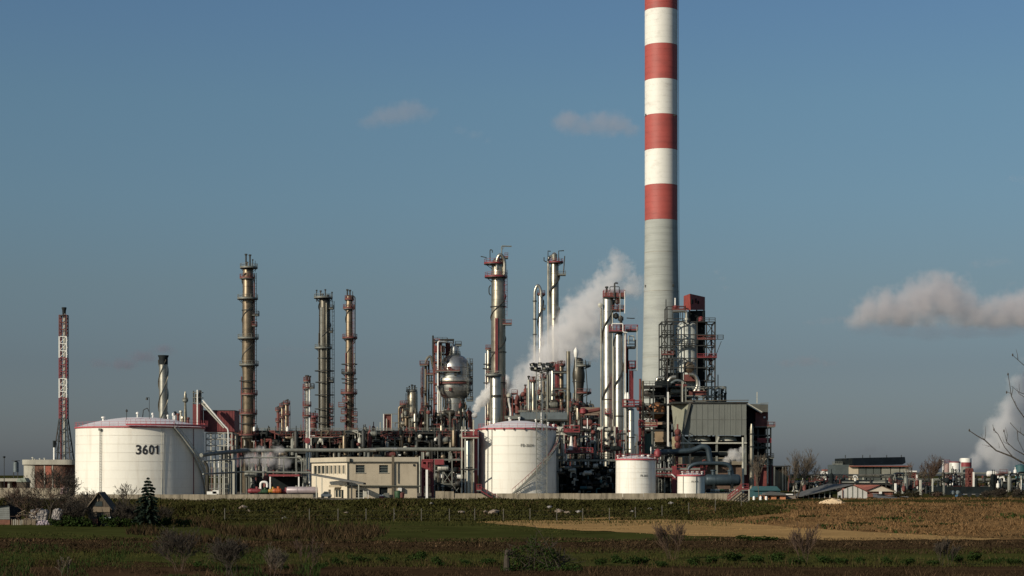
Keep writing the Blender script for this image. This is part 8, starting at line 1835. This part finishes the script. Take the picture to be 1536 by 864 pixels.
puff("dark_smoke", "faint dark smoke above the far cooling tower block", "smoke", [(1285, 680, 10, .6), (1305, 676, 14, .6), (1325, 678, 12, .5)], 830, .03, 1.5, (.25, .25, .3), warp=.6, flat=1.6)
CYd = 5200.0
puff("cumulus_cloud", "large flat based cumulus cloud at right with lit top and darker base", "cloud",
    [(1290, 482, 24, .9), (1306, 466, 30, 1), (1330, 464, 38, 1), (1356, 466, 40, 1), (1382, 456, 44, 1), (1404, 444, 44, 1), (1422, 450, 44, 1), (1446, 468, 36, 1), (1474, 474, 36, .95), (1500, 474, 38, 1), (1528, 468, 42, 1), (1560, 466, 48, 1), (1610, 465, 50, 1)], CYd, .020, 2.0, (.84, .805, .815), warp=.75, edge=.65, detail=6, flat=1.15, base=499)
puff("stratus_cloud", "dark flat underside streak of cloud below the large cumulus", "cloud", [(1300, 494, 12, .7), (1345, 497, 14, .9), (1395, 499, 15, 1), (1445, 498, 15, 1), (1500, 496, 15, 1), (1560, 496, 15, 1)], CYd - 60, .010, 1.3, (.42, .46, .56), flat=3.2, warp=.5, squash=(.4, 1, 1))
for (nm, lb, sp, dn, co, fl, sd) in (("cloud_wisp", "small pinkish cloud wisp left of the chimney at upper centre", [(558, 182, 15, .8), (585, 173, 21, 1), (610, 167, 22, 1), (634, 170, 16, .8)], .0022, (.86, .74, .74), 1.9, 1),
    ("cloud_wisp", "pinkish small cloud just left of the chimney's upper bands", [(852, 182, 22, 1), (874, 190, 20, .9), (900, 185, 22, 1), (922, 186, 24, 1), (945, 196, 16, .7)], .0030, (.88, .77, .76), 1.4, 2),
    ("cloud_wisp", "very faint cloud scrap between the two pinkish wisps", [(690, 196, 9, .6), (712, 202, 10, .6), (732, 210, 7, .5)], .0016, (.9, .82, .85), 1.8, 3),
    ("cloud_wisp", "faint purplish cloud streak low at left above tank 3601", [(150, 546, 10, .6), (185, 546, 13, .8), (215, 535, 13, .8), (245, 524, 11, .7)], .0070, (.42, .36, .44), 2.4, 4),
    ("cloud_wisp", "faint dark cloud streak between the two tall left columns", [(405, 525, 7, .7), (430, 524, 8, .8), (455, 526, 7, .7)], .0028, (.45, .45, .52), 2.6, 5),
    ("cloud_wisp", "faint brownish cloud scrap at upper right near the edge", [(1465, 396, 9, .6), (1490, 394, 10, .7), (1505, 392, 8, .6)], .0018, (.9, .82, .82), 2.2, 6),
    ("cloud_wisp", "thin grey cloud strip left of the large cumulus base", [(1215, 484, 6, .7), (1240, 481, 8, .8), (1265, 478, 8, .8)], .0030, (.7, .65, .7), 2.6, 7),
    ("cloud_wisp", "faint low cloud patch right of the silo tower", [(1180, 545, 9, .6), (1210, 542, 11, .7), (1240, 545, 8, .5)], .0060, (.55, .5, .55), 2.6, 8),
    ("cloud_wisp", "tiny faint wisp in the sky right of the chimney", [(1075, 408, 6, .7), (1084, 418, 6, .7), (1088, 432, 6, .6)], .0022, (.9, .85, .85), 1.2, 9),
    ("cloud_wisp", "tiny cloud scrap at the right edge above the cumulus", [(1520, 268, 8, .6), (1540, 270, 10, .7)], .0020, (.85, .82, .85), 1.8, 10)):
    puff(nm, lb, "cloud", sp, 5000, dn * 2.6, 1.2, co, flat=fl, warp=.55, edge=.6, seed=sd * 3.7)
